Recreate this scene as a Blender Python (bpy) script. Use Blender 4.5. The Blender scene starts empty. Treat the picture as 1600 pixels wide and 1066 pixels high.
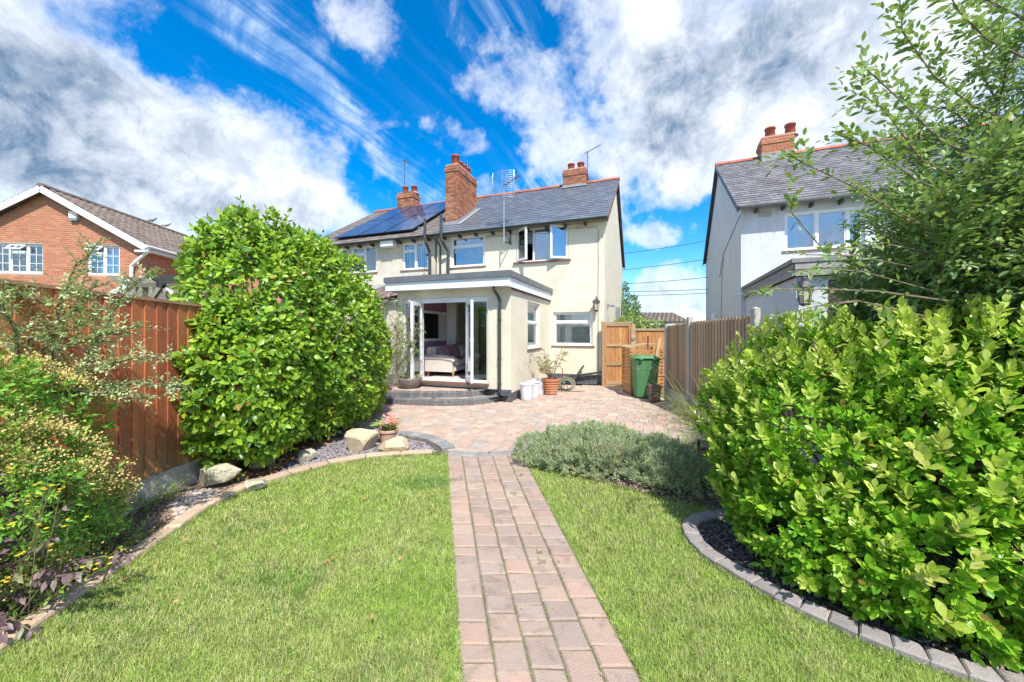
import bpy, math, random
import numpy as np
from mathutils import Vector, Matrix
random.seed(7)
RNG = np.random.default_rng(11)
SC = bpy.context.scene
COL = SC.collection
R = math.radians

# ------------------------------------------------------------------ camera
EYE = 1.6
FPX, CX, HY = 580.0, 800.0, 520.0          # focal length, centre column and horizon row (1600 px wide frame)
cam_d = bpy.data.cameras.new('camera')
cam = bpy.data.objects.new('camera', cam_d); COL.objects.link(cam)
cam.location = (0, 0, EYE); cam.rotation_euler = (R(90), 0, 0)
cam_d.sensor_width = 36.0; cam_d.lens = 36.0 * FPX / 1600.0
cam_d.shift_y = -(533.0 - HY) / 1600.0
cam_d.clip_start = 0.05; cam_d.clip_end = 3000
SC.camera = cam

# ------------------------------------------------------------------ sun, exposure
SUN_DIR = Vector((0.24, -0.80, 1.15)).normalized()      # towards the sun
sun_d = bpy.data.lights.new('sun', 'SUN'); sun_d.energy = 3.7; sun_d.angle = R(0.6); sun_d.color = (1.0, 0.95, 0.86)
sun = bpy.data.objects.new('sun', sun_d); COL.objects.link(sun)
sun.rotation_euler = SUN_DIR.to_track_quat('Z', 'Y').to_euler(); sun.location = (20, -30, 40)
SC.view_settings.view_transform = 'Standard'; SC.view_settings.look = 'None'
SC.view_settings.exposure = 0.96; SC.view_settings.gamma = 1.0
SC.view_settings.use_curve_mapping = False
SC.render.engine = 'CYCLES'
SC.cycles.max_bounces = 8; SC.cycles.diffuse_bounces = 4; SC.cycles.glossy_bounces = 3
SC.cycles.transparent_max_bounces = 12; SC.cycles.transmission_bounces = 4
SC.cycles.use_denoising = True
SC.cycles.sample_clamp_indirect = 6

# ------------------------------------------------------------------ node helper
class NT:
    def __init__(s, tree):
        s.t = tree; s.n = tree.nodes; s.l = tree.links
    def new(s, kind, **kw):
        nd = s.n.new(kind)
        for k, v in kw.items(): setattr(nd, k, v)
        return nd
    def put(s, sock, v):
        if v is None: return
        if hasattr(v, 'is_output') or isinstance(v, bpy.types.NodeSocket): s.l.new(v, sock)
        else: sock.default_value = v
    def math(s, op, a, b=None, c=None, clamp=False):
        nd = s.new('ShaderNodeMath', operation=op); nd.use_clamp = clamp
        s.put(nd.inputs[0], a)
        if b is not None: s.put(nd.inputs[1], b)
        if c is not None: s.put(nd.inputs[2], c)
        return nd.outputs[0]
    def mix(s, f, a, b, blend='MIX'):
        nd = s.new('ShaderNodeMix', data_type='RGBA', blend_type=blend)
        s.put(nd.inputs[0], f)
        s.put(nd.inputs[6], a if not isinstance(a, tuple) else (*a[:3], 1)); s.put(nd.inputs[7], b if not isinstance(b, tuple) else (*b[:3], 1))
        return nd.outputs[2]
    def noise(s, vec, scale, detail=4, rough=0.55, dist=0.0, lac=2.0):
        nd = s.new('ShaderNodeTexNoise'); s.put(nd.inputs['Vector'], vec)
        nd.inputs['Scale'].default_value = scale; nd.inputs['Detail'].default_value = detail
        nd.inputs['Roughness'].default_value = rough; nd.inputs['Distortion'].default_value = dist
        nd.inputs['Lacunarity'].default_value = lac
        return nd.outputs[0]
    def ramp(s, f, stops, interp='LINEAR'):
        nd = s.new('ShaderNodeValToRGB'); s.put(nd.inputs[0], f); cr = nd.color_ramp; cr.interpolation = interp
        while len(cr.elements) < len(stops): cr.elements.new(0.5)
        for e, (p, c) in zip(cr.elements, stops):
            e.position = p; e.color = (*c, 1) if len(c) == 3 else c
        return nd.outputs[0]
    def smooth(s, v, lo, hi, a=0.0, b=1.0):
        nd = s.new('ShaderNodeMapRange', interpolation_type='SMOOTHSTEP')
        s.put(nd.inputs[0], v)
        for i, k in enumerate((lo, hi, a, b)): s.put(nd.inputs[i + 1], k)
        return nd.outputs[0]

# ------------------------------------------------------------------ world: physical sky with a layer of clouds at infinity
W = bpy.data.worlds.new('World'); SC.world = W; W.use_nodes = True
w = NT(W.node_tree); w.n.clear()
sky = w.new('ShaderNodeTexSky', sky_type='NISHITA'); sky.sun_disc = False
sky.sun_elevation = math.asin(SUN_DIR.z); sky.sun_rotation = math.atan2(SUN_DIR.x, SUN_DIR.y)
sky.air_density = 1.0; sky.dust_density = 0.3; sky.ozone_density = 4.0
tc = w.new('ShaderNodeTexCoord').outputs['Generated']
sep = w.new('ShaderNodeSeparateXYZ'); w.l.new(tc, sep.inputs[0])
dx, dy, dz = sep.outputs
az = w.math('ARCTAN2', dx, dy)
hor = w.math('SQRT', w.math('ADD', w.math('MULTIPLY', dx, dx), w.math('MULTIPLY', dy, dy)))
el = w.math('ARCTAN2', dz, hor)
cmb = w.new('ShaderNodeCombineXYZ'); w.l.new(az, cmb.inputs[0]); w.l.new(el, cmb.inputs[1])
AE0 = cmb.outputs[0]
wq = w.new('ShaderNodeTexNoise'); w.l.new(tc, wq.inputs[0]); wq.inputs['Scale'].default_value = 4.2; wq.inputs['Detail'].default_value = 5; wq.inputs['Roughness'].default_value = 0.6
wv = w.new('ShaderNodeVectorMath', operation='SUBTRACT'); w.l.new(wq.outputs[1], wv.inputs[0]); wv.inputs[1].default_value = (0.5, 0.5, 0.5)
wsx = w.new('ShaderNodeVectorMath', operation='MULTIPLY'); w.l.new(wv.outputs[0], wsx.inputs[0]); wsx.inputs[1].default_value = (0.42, 0.26, 0)
wad = w.new('ShaderNodeVectorMath', operation='ADD'); w.l.new(AE0, wad.inputs[0]); w.l.new(wsx.outputs[0], wad.inputs[1]); AE = wad.outputs[0]
def azel(px, py):
    a = math.atan((px - CX) / FPX)
    return a, math.atan((HY - py) / FPX * math.cos(a))
def blob(px, py, rx, ry, rot=0.0):
    """soft elliptical cloud bank at the direction (px, py); radii in degrees"""
    a, e = azel(px, py)
    m = w.new('ShaderNodeMapping', vector_type='TEXTURE'); w.l.new(AE, m.inputs[0])
    m.inputs[1].default_value = (a, e, 0); m.inputs[2].default_value = (0, 0, R(rot)); m.inputs[3].default_value = (R(rx), R(ry), 1)
    g = w.new('ShaderNodeTexGradient', gradient_type='SPHERICAL'); w.l.new(m.outputs[0], g.inputs[0])
    return w.smooth(g.outputs[1], 0.0, 0.75)
def total(items):
    s_ = None
    for wt, args in items:
        t = w.math('MULTIPLY', blob(*args), wt)
        s_ = t if s_ is None else w.math('ADD', s_, t)
    return s_
# planar cloud-deck coordinates (perspective foreshortening towards the horizon)
zz = w.math('ADD', w.math('MAXIMUM', dz, 0.0), 0.28)
cp = w.new('ShaderNodeCombineXYZ'); w.l.new(w.math('DIVIDE', dx, zz), cp.inputs[0]); w.l.new(w.math('DIVIDE', dy, zz), cp.inputs[1])
deck = cp.outputs[0]
n1 = w.noise(deck, 2.3, 9, 0.56, 0.25)
n2 = w.noise(tc, 7.5, 12, 0.66, 0.35)
fb = w.math('ADD', w.math('MULTIPLY', n1, 0.35), w.math('MULTIPLY', n2, 0.65))
CLOUDS = [
    (0.95, (60, 180, 27, 17, -12)), (0.75, (20, 60, 16, 14, 0)), (0.8, (235, 215, 15, 12, -28)), (0.7, (215, 290, 16, 6, -10)),
    (0.9, (440, 250, 9.5, 9, -8)), (0.8, (400, 310, 15, 6.5, -6)), (0.75, (510, 320, 9, 5.5, -20)), (0.4, (20, 300, 9, 5, 0)),
    (0.80, (560, 22, 13, 5.5, -8)), (0.60, (708, 218, 4.6, 4.0, 0)), (0.62, (795, 130, 9, 6, 0)), (0.55, (750, 300, 10, 4, -10)),
    (0.75, (860, 215, 9, 7, 0)), (0.95, (1075, 110, 26, 15, 6)), (0.8, (1100, 190, 17, 11, 0)), (0.8, (960, 30, 18, 9, 0)),
    (0.7, (1330, 20, 19, 8, 0)), (0.95, (1320, 150, 12, 8, 18)), (0.85, (1150, 240, 11, 5, 12)), (0.9, (1450, 190, 15, 14, 0)), (0.72, (1010, 225, 9, 4, 0)),
    (0.78, (1045, 345, 7.5, 2.8, 0)), (0.95, (1040, 442, 10, 5.2, 0)), (0.8, (1080, 500, 12, 4, 0)), (0.45, (700, 350, 9, 4, 0)), (0.5, (300, 420, 30, 5, 0)),
    (0.6, (985, 300, 6, 4, 0)), (0.45, (620, 270, 7, 3.5, -25))]
HOLES = [(-0.5, (150, 60, 10, 5, -10)), (-0.35, (310, 120, 7, 5, -20)), (-0.4, (20, 330, 8, 3, 0)), (-0.55, (1228, 112, 11, 4.0, 14)), (-0.5, (1000, 285, 5, 3, 0)), (-0.5, (815, 35, 5, 5, 0)), (-0.35, (900, 120, 5, 8, 0)), (-0.35, (1100, 232, 4, 2, 0)),
    (-0.55, (1010, 385, 12, 1.6, 2)), (-0.3, (190, 60, 7, 5, 0)), (-0.45, (120, 60, 5, 5, 0))]
cov = total(CLOUDS + HOLES)
# unseen sky: broken cloud goes on, thickened for fill light and whiter reflections
beyond = w.math('MULTIPLY', w.smooth(w.math('MULTIPLY', dy, -1.0), -0.35, 0.1), 0.66)
up = w.math('MULTIPLY', w.smooth(dz, 0.62, 0.8), 0.35)
cov = w.math('ADD', cov, w.math('ADD', beyond, up))
dens = w.math('ADD', w.math('MULTIPLY', cov, 0.62), w.math('MULTIPLY', w.math('SUBTRACT', fb, 0.5), 2.5))
mask = w.smooth(dens, 0.14, 0.56)
thick = w.smooth(dens, 0.34, 0.98)
# thin streaked cirrus, running from upper left to lower right
mp = w.new('ShaderNodeMapping', vector_type='TEXTURE'); w.l.new(deck, mp.inputs[0]); mp.inputs[2].default_value = (0, 0, R(60)); mp.inputs[3].default_value = (1.3, 0.10, 1)
warp = w.new('ShaderNodeVectorMath', operation='ADD'); w.l.new(mp.outputs[0], warp.inputs[0])
wn = w.new('ShaderNodeTexNoise'); w.l.new(deck, wn.inputs[0]); wn.inputs['Scale'].default_value = 1.3; wn.inputs['Detail'].default_value = 3
ws = w.new('ShaderNodeVectorMath', operation='SCALE'); w.l.new(wn.outputs[1], ws.inputs[0]); ws.inputs['Scale'].default_value = 0.9
w.l.new(ws.outputs[0], warp.inputs[1])
c1 = w.noise(warp.outputs[0], 2.2, 9, 0.62)
zone = total([(0.8, (470, 110, 20, 5.5, -36)), (1.0, (600, 235, 17, 4.5, -34)), (0.6, (380, 50, 14, 5, -30)), (0.45, (790, 110, 10, 13, 30)), (0.7, (690, 310, 9, 5, -30)), (0.8, (860, 260, 13, 9, 40)), (0.8, (950, 290, 13, 8, 0)), (0.5, (980, 90, 25, 12, 0))])
cir = w.math('MULTIPLY', w.smooth(w.math('ADD', c1, w.math('MULTIPLY', zone, 0.10)), 0.46, 0.82), w.math('ADD', w.math('MULTIPLY', zone, 0.9), 0.06), clamp=True)
# colours of clear sky and of cloud
hs = w.new('ShaderNodeHueSaturation'); w.l.new(sky.outputs[0], hs.inputs['Color'])
hs.inputs['Saturation'].default_value = 1.46; hs.inputs['Value'].default_value = 1.10
BG = 0.12
blue = hs.outputs[0]
greyw = w.math('ADD', total([(0.8, (150, 265, 22, 7, -12)), (0.6, (40, 170, 18, 12, 0)), (0.75, (1085, 120, 13, 9, 0)), (0.65, (1050, 200, 12, 6, 0)), (0.5, (1180, 60, 14, 7, 0)), (0.25, (430, 320, 12, 5, 0)), (0.35, (1060, 470, 9, 3, 0)), (0.3, (1330, 200, 9, 4, 0))]), 0.06)
n3 = w.noise(tc, 6.0, 12, 0.66, 0.4)
greyw = w.math('MINIMUM', greyw, 0.85)
shade = w.math('MULTIPLY', w.math('MULTIPLY', thick, greyw), w.smooth(n3, 0.25, 0.75, 0.10, 1.15), clamp=True)
billow = w.smooth(w.noise(tc, 13.0, 10, 0.66, 0.4), 0.34, 0.66, -0.18, 0.30)
shade = w.math('ADD', shade, w.math('MULTIPLY', billow, mask), clamp=True)
K = 1.0 / BG
cloudc = w.mix(shade, (0.55 * K, 0.58 * K, 0.63 * K), (0.10 * K, 0.16 * K, 0.25 * K))
wisp = w.smooth(w.noise(tc, 6.5, 8, 0.66, 0.5), 0.34, 0.62, 0.15, 1.0)
colr = w.mix(w.math('MULTIPLY', w.math('MULTIPLY', cir, wisp), 0.72), blue, (0.45 * K, 0.56 * K, 0.70 * K))
colr = w.mix(w.math('MULTIPLY', mask, w.math('ADD', w.math('MULTIPLY', thick, 0.42), 0.56)), colr, cloudc)
bg = w.new('ShaderNodeBackground'); w.l.new(colr, bg.inputs[0]); bg.inputs[1].default_value = BG
wo = w.new('ShaderNodeOutputWorld'); w.l.new(bg.outputs[0], wo.inputs[0])
W.cycles.sampling_method = 'MANUAL'; W.cycles.sample_map_resolution = 512

# ------------------------------------------------------------------ geometry helpers
def G(px, py, z=0.0):
    """the point at height z seen at column px, row py"""
    Y = FPX * (EYE - z) / (py - HY)
    return Vector(((px - CX) / FPX * Y, Y, z))
def AT(px, py, Y):
    return Vector(((px - CX) / FPX * Y, Y, EYE + (HY - py) / FPX * Y))

class MB:
    def __init__(s): s.v = []; s.f = []; s.r = []
    def add(s, vs, fs, rnd=None):
        o = len(s.v); s.v += [tuple(p) for p in vs]
        for f in fs: s.f.append(tuple(i + o for i in f))
        s.r += [random.random() if rnd is None else rnd] * len(vs)
    def box(s, x0, x1, y0, y1, z0, z1, rnd=None):
        if x0 > x1: x0, x1 = x1, x0
        if y0 > y1: y0, y1 = y1, y0
        if z0 > z1: z0, z1 = z1, z0
        s.add([(x0, y0, z0), (x1, y0, z0), (x1, y1, z0), (x0, y1, z0), (x0, y0, z1), (x1, y0, z1), (x1, y1, z1), (x0, y1, z1)],
              [(0, 3, 2, 1), (4, 5, 6, 7), (0, 1, 5, 4), (1, 2, 6, 5), (2, 3, 7, 6), (3, 0, 4, 7)], rnd)
    def bar(s, a, b, w_, h_, up=(0, 0, 1), rnd=None, w2=None, h2=None):
        """straight bar from a to b, w_ wide (sideways), h_ high (along up)"""
        a = Vector(a); b = Vector(b); d = (b - a).normalized(); up = Vector(up)
        sd = d.cross(up)
        if sd.length < 1e-4: sd = d.cross(Vector((1, 0, 0)))
        sd.normalize(); u = sd.cross(d).normalized()
        vs = []
        for p, ww, hh in ((a, w_, h_), (b, w2 or w_, h2 or h_)):
            for i, j in ((-1, -1), (1, -1), (1, 1), (-1, 1)): vs.append(p + sd * (i * ww / 2) + u * (j * hh / 2))
        s.add(vs, [(0, 1, 2, 3), (7, 6, 5, 4), (0, 4, 5, 1), (1, 5, 6, 2), (2, 6, 7, 3), (3, 7, 4, 0)], rnd)
    def tube(s, pts, r, n=8, r2=None, rnd=None, cap=True):
        pts = [Vector(p) for p in pts]; m = len(pts)
        if not isinstance(r, (list, tuple)): r = [r + ((r2 if r2 is not None else r) - r) * i / max(1, m - 1) for i in range(m)]
        vs = []; prev = None
        for i, p in enumerate(pts):
            d = (pts[min(i + 1, m - 1)] - pts[max(i - 1, 0)])
            d = d.normalized() if d.length > 1e-9 else Vector((0, 0, 1))
            if prev is None:
                x = d.orthogonal().normalized()
            else:
                x = prev - d * prev.dot(d)
                x = x.normalized() if x.length > 1e-6 else d.orthogonal().normalized()
            prev = x; y = d.cross(x)
            for k in range(n):
                t = 2 * math.pi * k / n
                vs.append(p + (x * math.cos(t) + y * math.sin(t)) * r[i])
        fs = []
        for i in range(m - 1):
            for k in range(n):
                a = i * n + k; b = i * n + (k + 1) % n
                fs.append((a, b, b + n, a + n))
        if cap: fs.append(tuple(range(n - 1, -1, -1))); fs.append(tuple(range((m - 1) * n, m * n)))
        s.add(vs, fs, rnd)
    def lathe(s, prof, c=(0, 0, 0), n=24, rnd=None, a0=0.0):
        c = Vector(c); vs = []; fs = []; m = len(prof)
        for r_, z_ in prof:
            for k in range(n):
                t = a0 + 2 * math.pi * k / n
                vs.append((c.x + r_ * math.cos(t), c.y + r_ * math.sin(t), c.z + z_))
        for i in range(m - 1):
            for k in range(n):
                a = i * n + k; b = i * n + (k + 1) % n
                fs.append((a, b, b + n, a + n))
        if prof[0][0] > 1e-4: fs.append(tuple(range(n - 1, -1, -1)))
        if prof[-1][0] > 1e-4: fs.append(tuple(range((m - 1) * n, m * n)))
        s.add(vs, fs, rnd)
    def prism(s, poly, z0, z1, rnd=None):
        """poly: xy points, anticlockwise from above"""
        n = len(poly)
        vs = [(p[0], p[1], z0) for p in poly] + [(p[0], p[1], z1) for p in poly]
        fs = [tuple(range(n - 1, -1, -1)), tuple(range(n, 2 * n))] + [(i, (i + 1) % n, (i + 1) % n + n, i + n) for i in range(n)]
        s.add(vs, fs, rnd)
    def xprism(s, prof, x0, x1, rnd=None):
        """prof: (y, z) outline swept along x"""
        n = len(prof)
        vs = [(x0, p[0], p[1]) for p in prof] + [(x1, p[0], p[1]) for p in prof]
        fs = [tuple(range(n)), tuple(range(2 * n - 1, n - 1, -1))] + [(i, i + n, (i + 1) % n + n, (i + 1) % n) for i in range(n)]
        s.add(vs, fs, rnd)
    def yprism(s, prof, y0, y1, rnd=None):
        n = len(prof)
        vs = [(p[0], y0, p[1]) for p in prof] + [(p[0], y1, p[1]) for p in prof]
        fs = [tuple(range(n - 1, -1, -1)), tuple(range(n, 2 * n))] + [(i, (i + 1) % n, (i + 1) % n + n, i + n) for i in range(n)]
        s.add(vs, fs, rnd)
    def paver(s, q, z0, z1, bev=0.006, rnd=None, tilt=0.0):
        c = sum((Vector((p[0], p[1])) for p in q), Vector((0, 0))) / 4
        vs = [(p[0], p[1], z0) for p in q]
        tz = [random.uniform(-tilt, tilt) for _ in q]
        vs += [(p[0], p[1], z1 - bev + t) for p, t in zip(q, tz)]
        for p, t in zip(q, tz):
            d = c - Vector((p[0], p[1])); L = d.length; d = d * (min(bev * 1.6, L * 0.4) / max(L, 1e-6))
            vs.append((p[0] + d.x, p[1] + d.y, z1 + t))
        fs = [(8, 9, 10, 11)]
        for i in range(4):
            j = (i + 1) % 4
            fs += [(i, j, j + 4, i + 4), (i + 4, j + 4, j + 8, i + 8)]
        s.add(vs, fs, rnd)
    def xform(s, M, start=0):
        for i in range(start, len(s.v)): s.v[i] = tuple(M @ Vector(s.v[i]))
    def mesh(s, name, mat, smooth=False):
        me = bpy.data.meshes.new(name); me.from_pydata(s.v, [], s.f)
        if mat: me.materials.append(mat)
        if s.r and len(s.v) > 12:
            at = me.attributes.new('rnd', 'FLOAT', 'POINT'); at.data.foreach_set('value', np.array(s.r, dtype=np.float32))
        if smooth: me.polygons.foreach_set('use_smooth', [True] * len(me.polygons))
        me.update(); return me
    def build(s, name, mat, parent=None, kind=None, smooth=False, label=None, loc=None):
        o = bpy.data.objects.new(name, s.mesh(name, mat, smooth)); COL.objects.link(o)
        if parent: o.parent = parent
        if kind: o['kind'] = kind
        if label: o['label'] = label
        if loc is not None: o.location = loc
        return o

def tag(o, label, cat, group=None, kind=None):
    if label: o['label'] = label
    if cat: o['category'] = cat
    if group: o['group'] = group
    if kind: o['kind'] = kind
    return o
def thing(name, label, cat, loc=(0, 0, 0), rz=0.0, group=None):
    o = bpy.data.objects.new(name, None); COL.objects.link(o); o.location = loc; o.rotation_euler = (0, 0, rz)
    o.empty_display_size = 0.2
    return tag(o, label, cat, group)
def struct(o): o['kind'] = 'structure'; return o
def obj(name, me, parent=None, loc=(0, 0, 0), rot=(0, 0, 0), sc=(1, 1, 1)):
    o = bpy.data.objects.new(name, me); COL.objects.link(o)
    if parent: o.parent = parent
    o.location = loc; o.rotation_euler = rot; o.scale = sc
    return o
def dup(root, loc, rz=0.0, label=None):
    r = root.copy(); COL.objects.link(r); r.location = loc; r.rotation_euler = (0, 0, rz)
    if label: r['label'] = label
    for ch in list(root.children):
        c = ch.copy(); COL.objects.link(c); c.parent = r
        for g in ch.children:
            d = g.copy(); COL.objects.link(d); d.parent = c
    return r

# ------------------------------------------------------------------ numpy helpers
def vnoise(x, y, seed=0):
    x = np.asarray(x, float); y = np.asarray(y, float)
    xi = np.floor(x).astype(np.int64); yi = np.floor(y).astype(np.int64); fx = x - xi; fy = y - yi
    fx = fx * fx * (3 - 2 * fx); fy = fy * fy * (3 - 2 * fy)
    def h(a, b):
        n = (a * 374761393 + b * 668265263 + seed * 1442695041) & 0xFFFFFFFF
        n = ((n ^ (n >> 13)) * 1274126177) & 0xFFFFFFFF
        return ((n ^ (n >> 16)) & 0xFFFF) / 65535.0
    return (h(xi, yi) * (1 - fx) + h(xi + 1, yi) * fx) * (1 - fy) + (h(xi, yi + 1) * (1 - fx) + h(xi + 1, yi + 1) * fx) * fy
def inside(pts, poly):
    x = pts[:, 0]; y = pts[:, 1]; c = np.zeros(len(pts), bool); n = len(poly)
    for i in range(n):
        x1, y1 = poly[i][0], poly[i][1]; x2, y2 = poly[(i + 1) % n][0], poly[(i + 1) % n][1]
        if y1 == y2: continue
        k = ((y1 > y) != (y2 > y)) & (x < (x2 - x1) * (y - y1) / (y2 - y1) + x1)
        c ^= k
    return c
def inside1(p, poly): return bool(inside(np.array([[p[0], p[1]]]), poly)[0])
def unit(a):
    return a / np.maximum(np.linalg.norm(a, axis=-1, keepdims=True), 1e-9)
def np_mesh(name, V, F, mat, rnd=None, k=3):
    me = bpy.data.meshes.new(name); nf = len(F)
    me.vertices.add(len(V)); me.vertices.foreach_set('co', np.ascontiguousarray(V, dtype=np.float32).ravel())
    me.loops.add(nf * k); me.loops.foreach_set('vertex_index', np.ascontiguousarray(F, dtype=np.int32).ravel())
    me.polygons.add(nf); me.polygons.foreach_set('loop_start', np.arange(0, nf * k, k, dtype=np.int32))
    if rnd is not None:
        at = me.attributes.new('rnd', 'FLOAT', 'POINT'); at.data.foreach_set('value', np.ascontiguousarray(rnd, dtype=np.float32))
    if mat: me.materials.append(mat)
    me.update(calc_edges=True); return me
def frames(D, N):
    """columns: side, along, normal"""
    D = unit(D); N = N - D * np.sum(D * N, 1, keepdims=True); N = unit(N); S = np.cross(D, N)
    return S, D, N
def scatter(name, tpl, P, D, N, S, mat, rnd=None, parent=None, kind='stuff', wid=None):
    V, F = tpl; n = len(P); X, Y, Z = frames(D, N)
    S = np.broadcast_to(np.asarray(S, float), (n,))
    wd = S if wid is None else S * wid
    co = (P[:, None, :] + V[None, :, 0, None] * (X * wd[:, None])[:, None, :] + V[None, :, 1, None] * (Y * S[:, None])[:, None, :]
          + V[None, :, 2, None] * (Z * S[:, None])[:, None, :])
    FF = F[None] + (np.arange(n) * len(V))[:, None, None]
    if rnd is None: rnd = RNG.random(n)
    me = np_mesh(name, co.reshape(-1, 3), FF.reshape(-1, F.shape[1]), mat, np.repeat(rnd, len(V)), F.shape[1])
    o = bpy.data.objects.new(name, me); COL.objects.link(o)
    if parent: o.parent = parent
    if kind: o['kind'] = kind
    return o
def leaf_tpl(width=0.45, fold=0.12, droop=0.18, prof=(0.62, 1.0, 0.72), stalk=0.0):
    """unit-length leaf along +y: midrib, two folded halves, arched"""
    n = len(prof); V = [(0, 0, 0)]
    for i, pw in enumerate(prof):
        t = (i + 1) / (n + 1); z = -droop * t * t
        V += [(-width / 2 * pw, t, z + fold * pw * width), (0, t, z), (width / 2 * pw, t, z + fold * pw * width)]
    V.append((0, 1, -droop)); F = [(0, 2, 1), (0, 3, 2)]
    for i in range(n - 1):
        a = 1 + 3 * i
        F += [(a, a + 1, a + 4), (a, a + 4, a + 3), (a + 1, a + 2, a + 5), (a + 1, a + 5, a + 4)]
    a = 1 + 3 * (n - 1); t = len(V) - 1
    F += [(a, a + 1, t), (a + 1, a + 2, t)]
    V = np.array(V, float); V[:, 1] = V[:, 1] + stalk
    return V, np.array(F)
def leaf_objects(parent, tpl, P, D, N, S, mat, name='leaf'):
    V, F = tpl; me = np_mesh('leaf', V, F, mat)
    X, Y, Z = frames(D, N)
    for i in range(len(P)):
        o = bpy.data.objects.new(name, me); COL.objects.link(o); o.parent = parent
        m = Matrix((( *(X[i] * S[i]).tolist(),), (*(Y[i] * S[i]).tolist(),), (*(Z[i] * S[i]).tolist(),))).transposed()
        m4 = m.to_4x4(); m4.translation = Vector(P[i].tolist()); o.matrix_local = m4
def split_leaves(parent, tpl, P, D, N, S, mat, rnd, keep=290, name='leaf', rest='foliage', score=None):
    """the leaves that show largest become objects of their own, the rest one mass"""
    if score is None:
        d = np.linalg.norm(P + np.array(parent.location) - np.array([0, 0, EYE]), axis=1); score = S / d
        facing = unit(np.array([0, 0, EYE]) - P - np.array(parent.location))
    idx = np.argsort(-score); a = idx[:keep]; b = idx[keep:]
    leaf_objects(parent, tpl, P[a], D[a], N[a], S[a], mat, name)
    return scatter(rest, tpl, P[b], D[b], N[b], S[b], mat, rnd[b], parent)
def rock_tpl(n=1, seed=3, rough=0.25):
    import bmesh
    bm = bmesh.new(); bmesh.ops.create_icosphere(bm, subdivisions=n, radius=0.5)
    rr = random.Random(seed)
    V = np.array([v.co[:] for v in bm.verts]); F = np.array([[v.index for v in f.verts] for f in bm.faces]); bm.free()
    V = V * (1 + np.array([rr.uniform(-rough, rough) for _ in V])[:, None])
    return V, F
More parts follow.
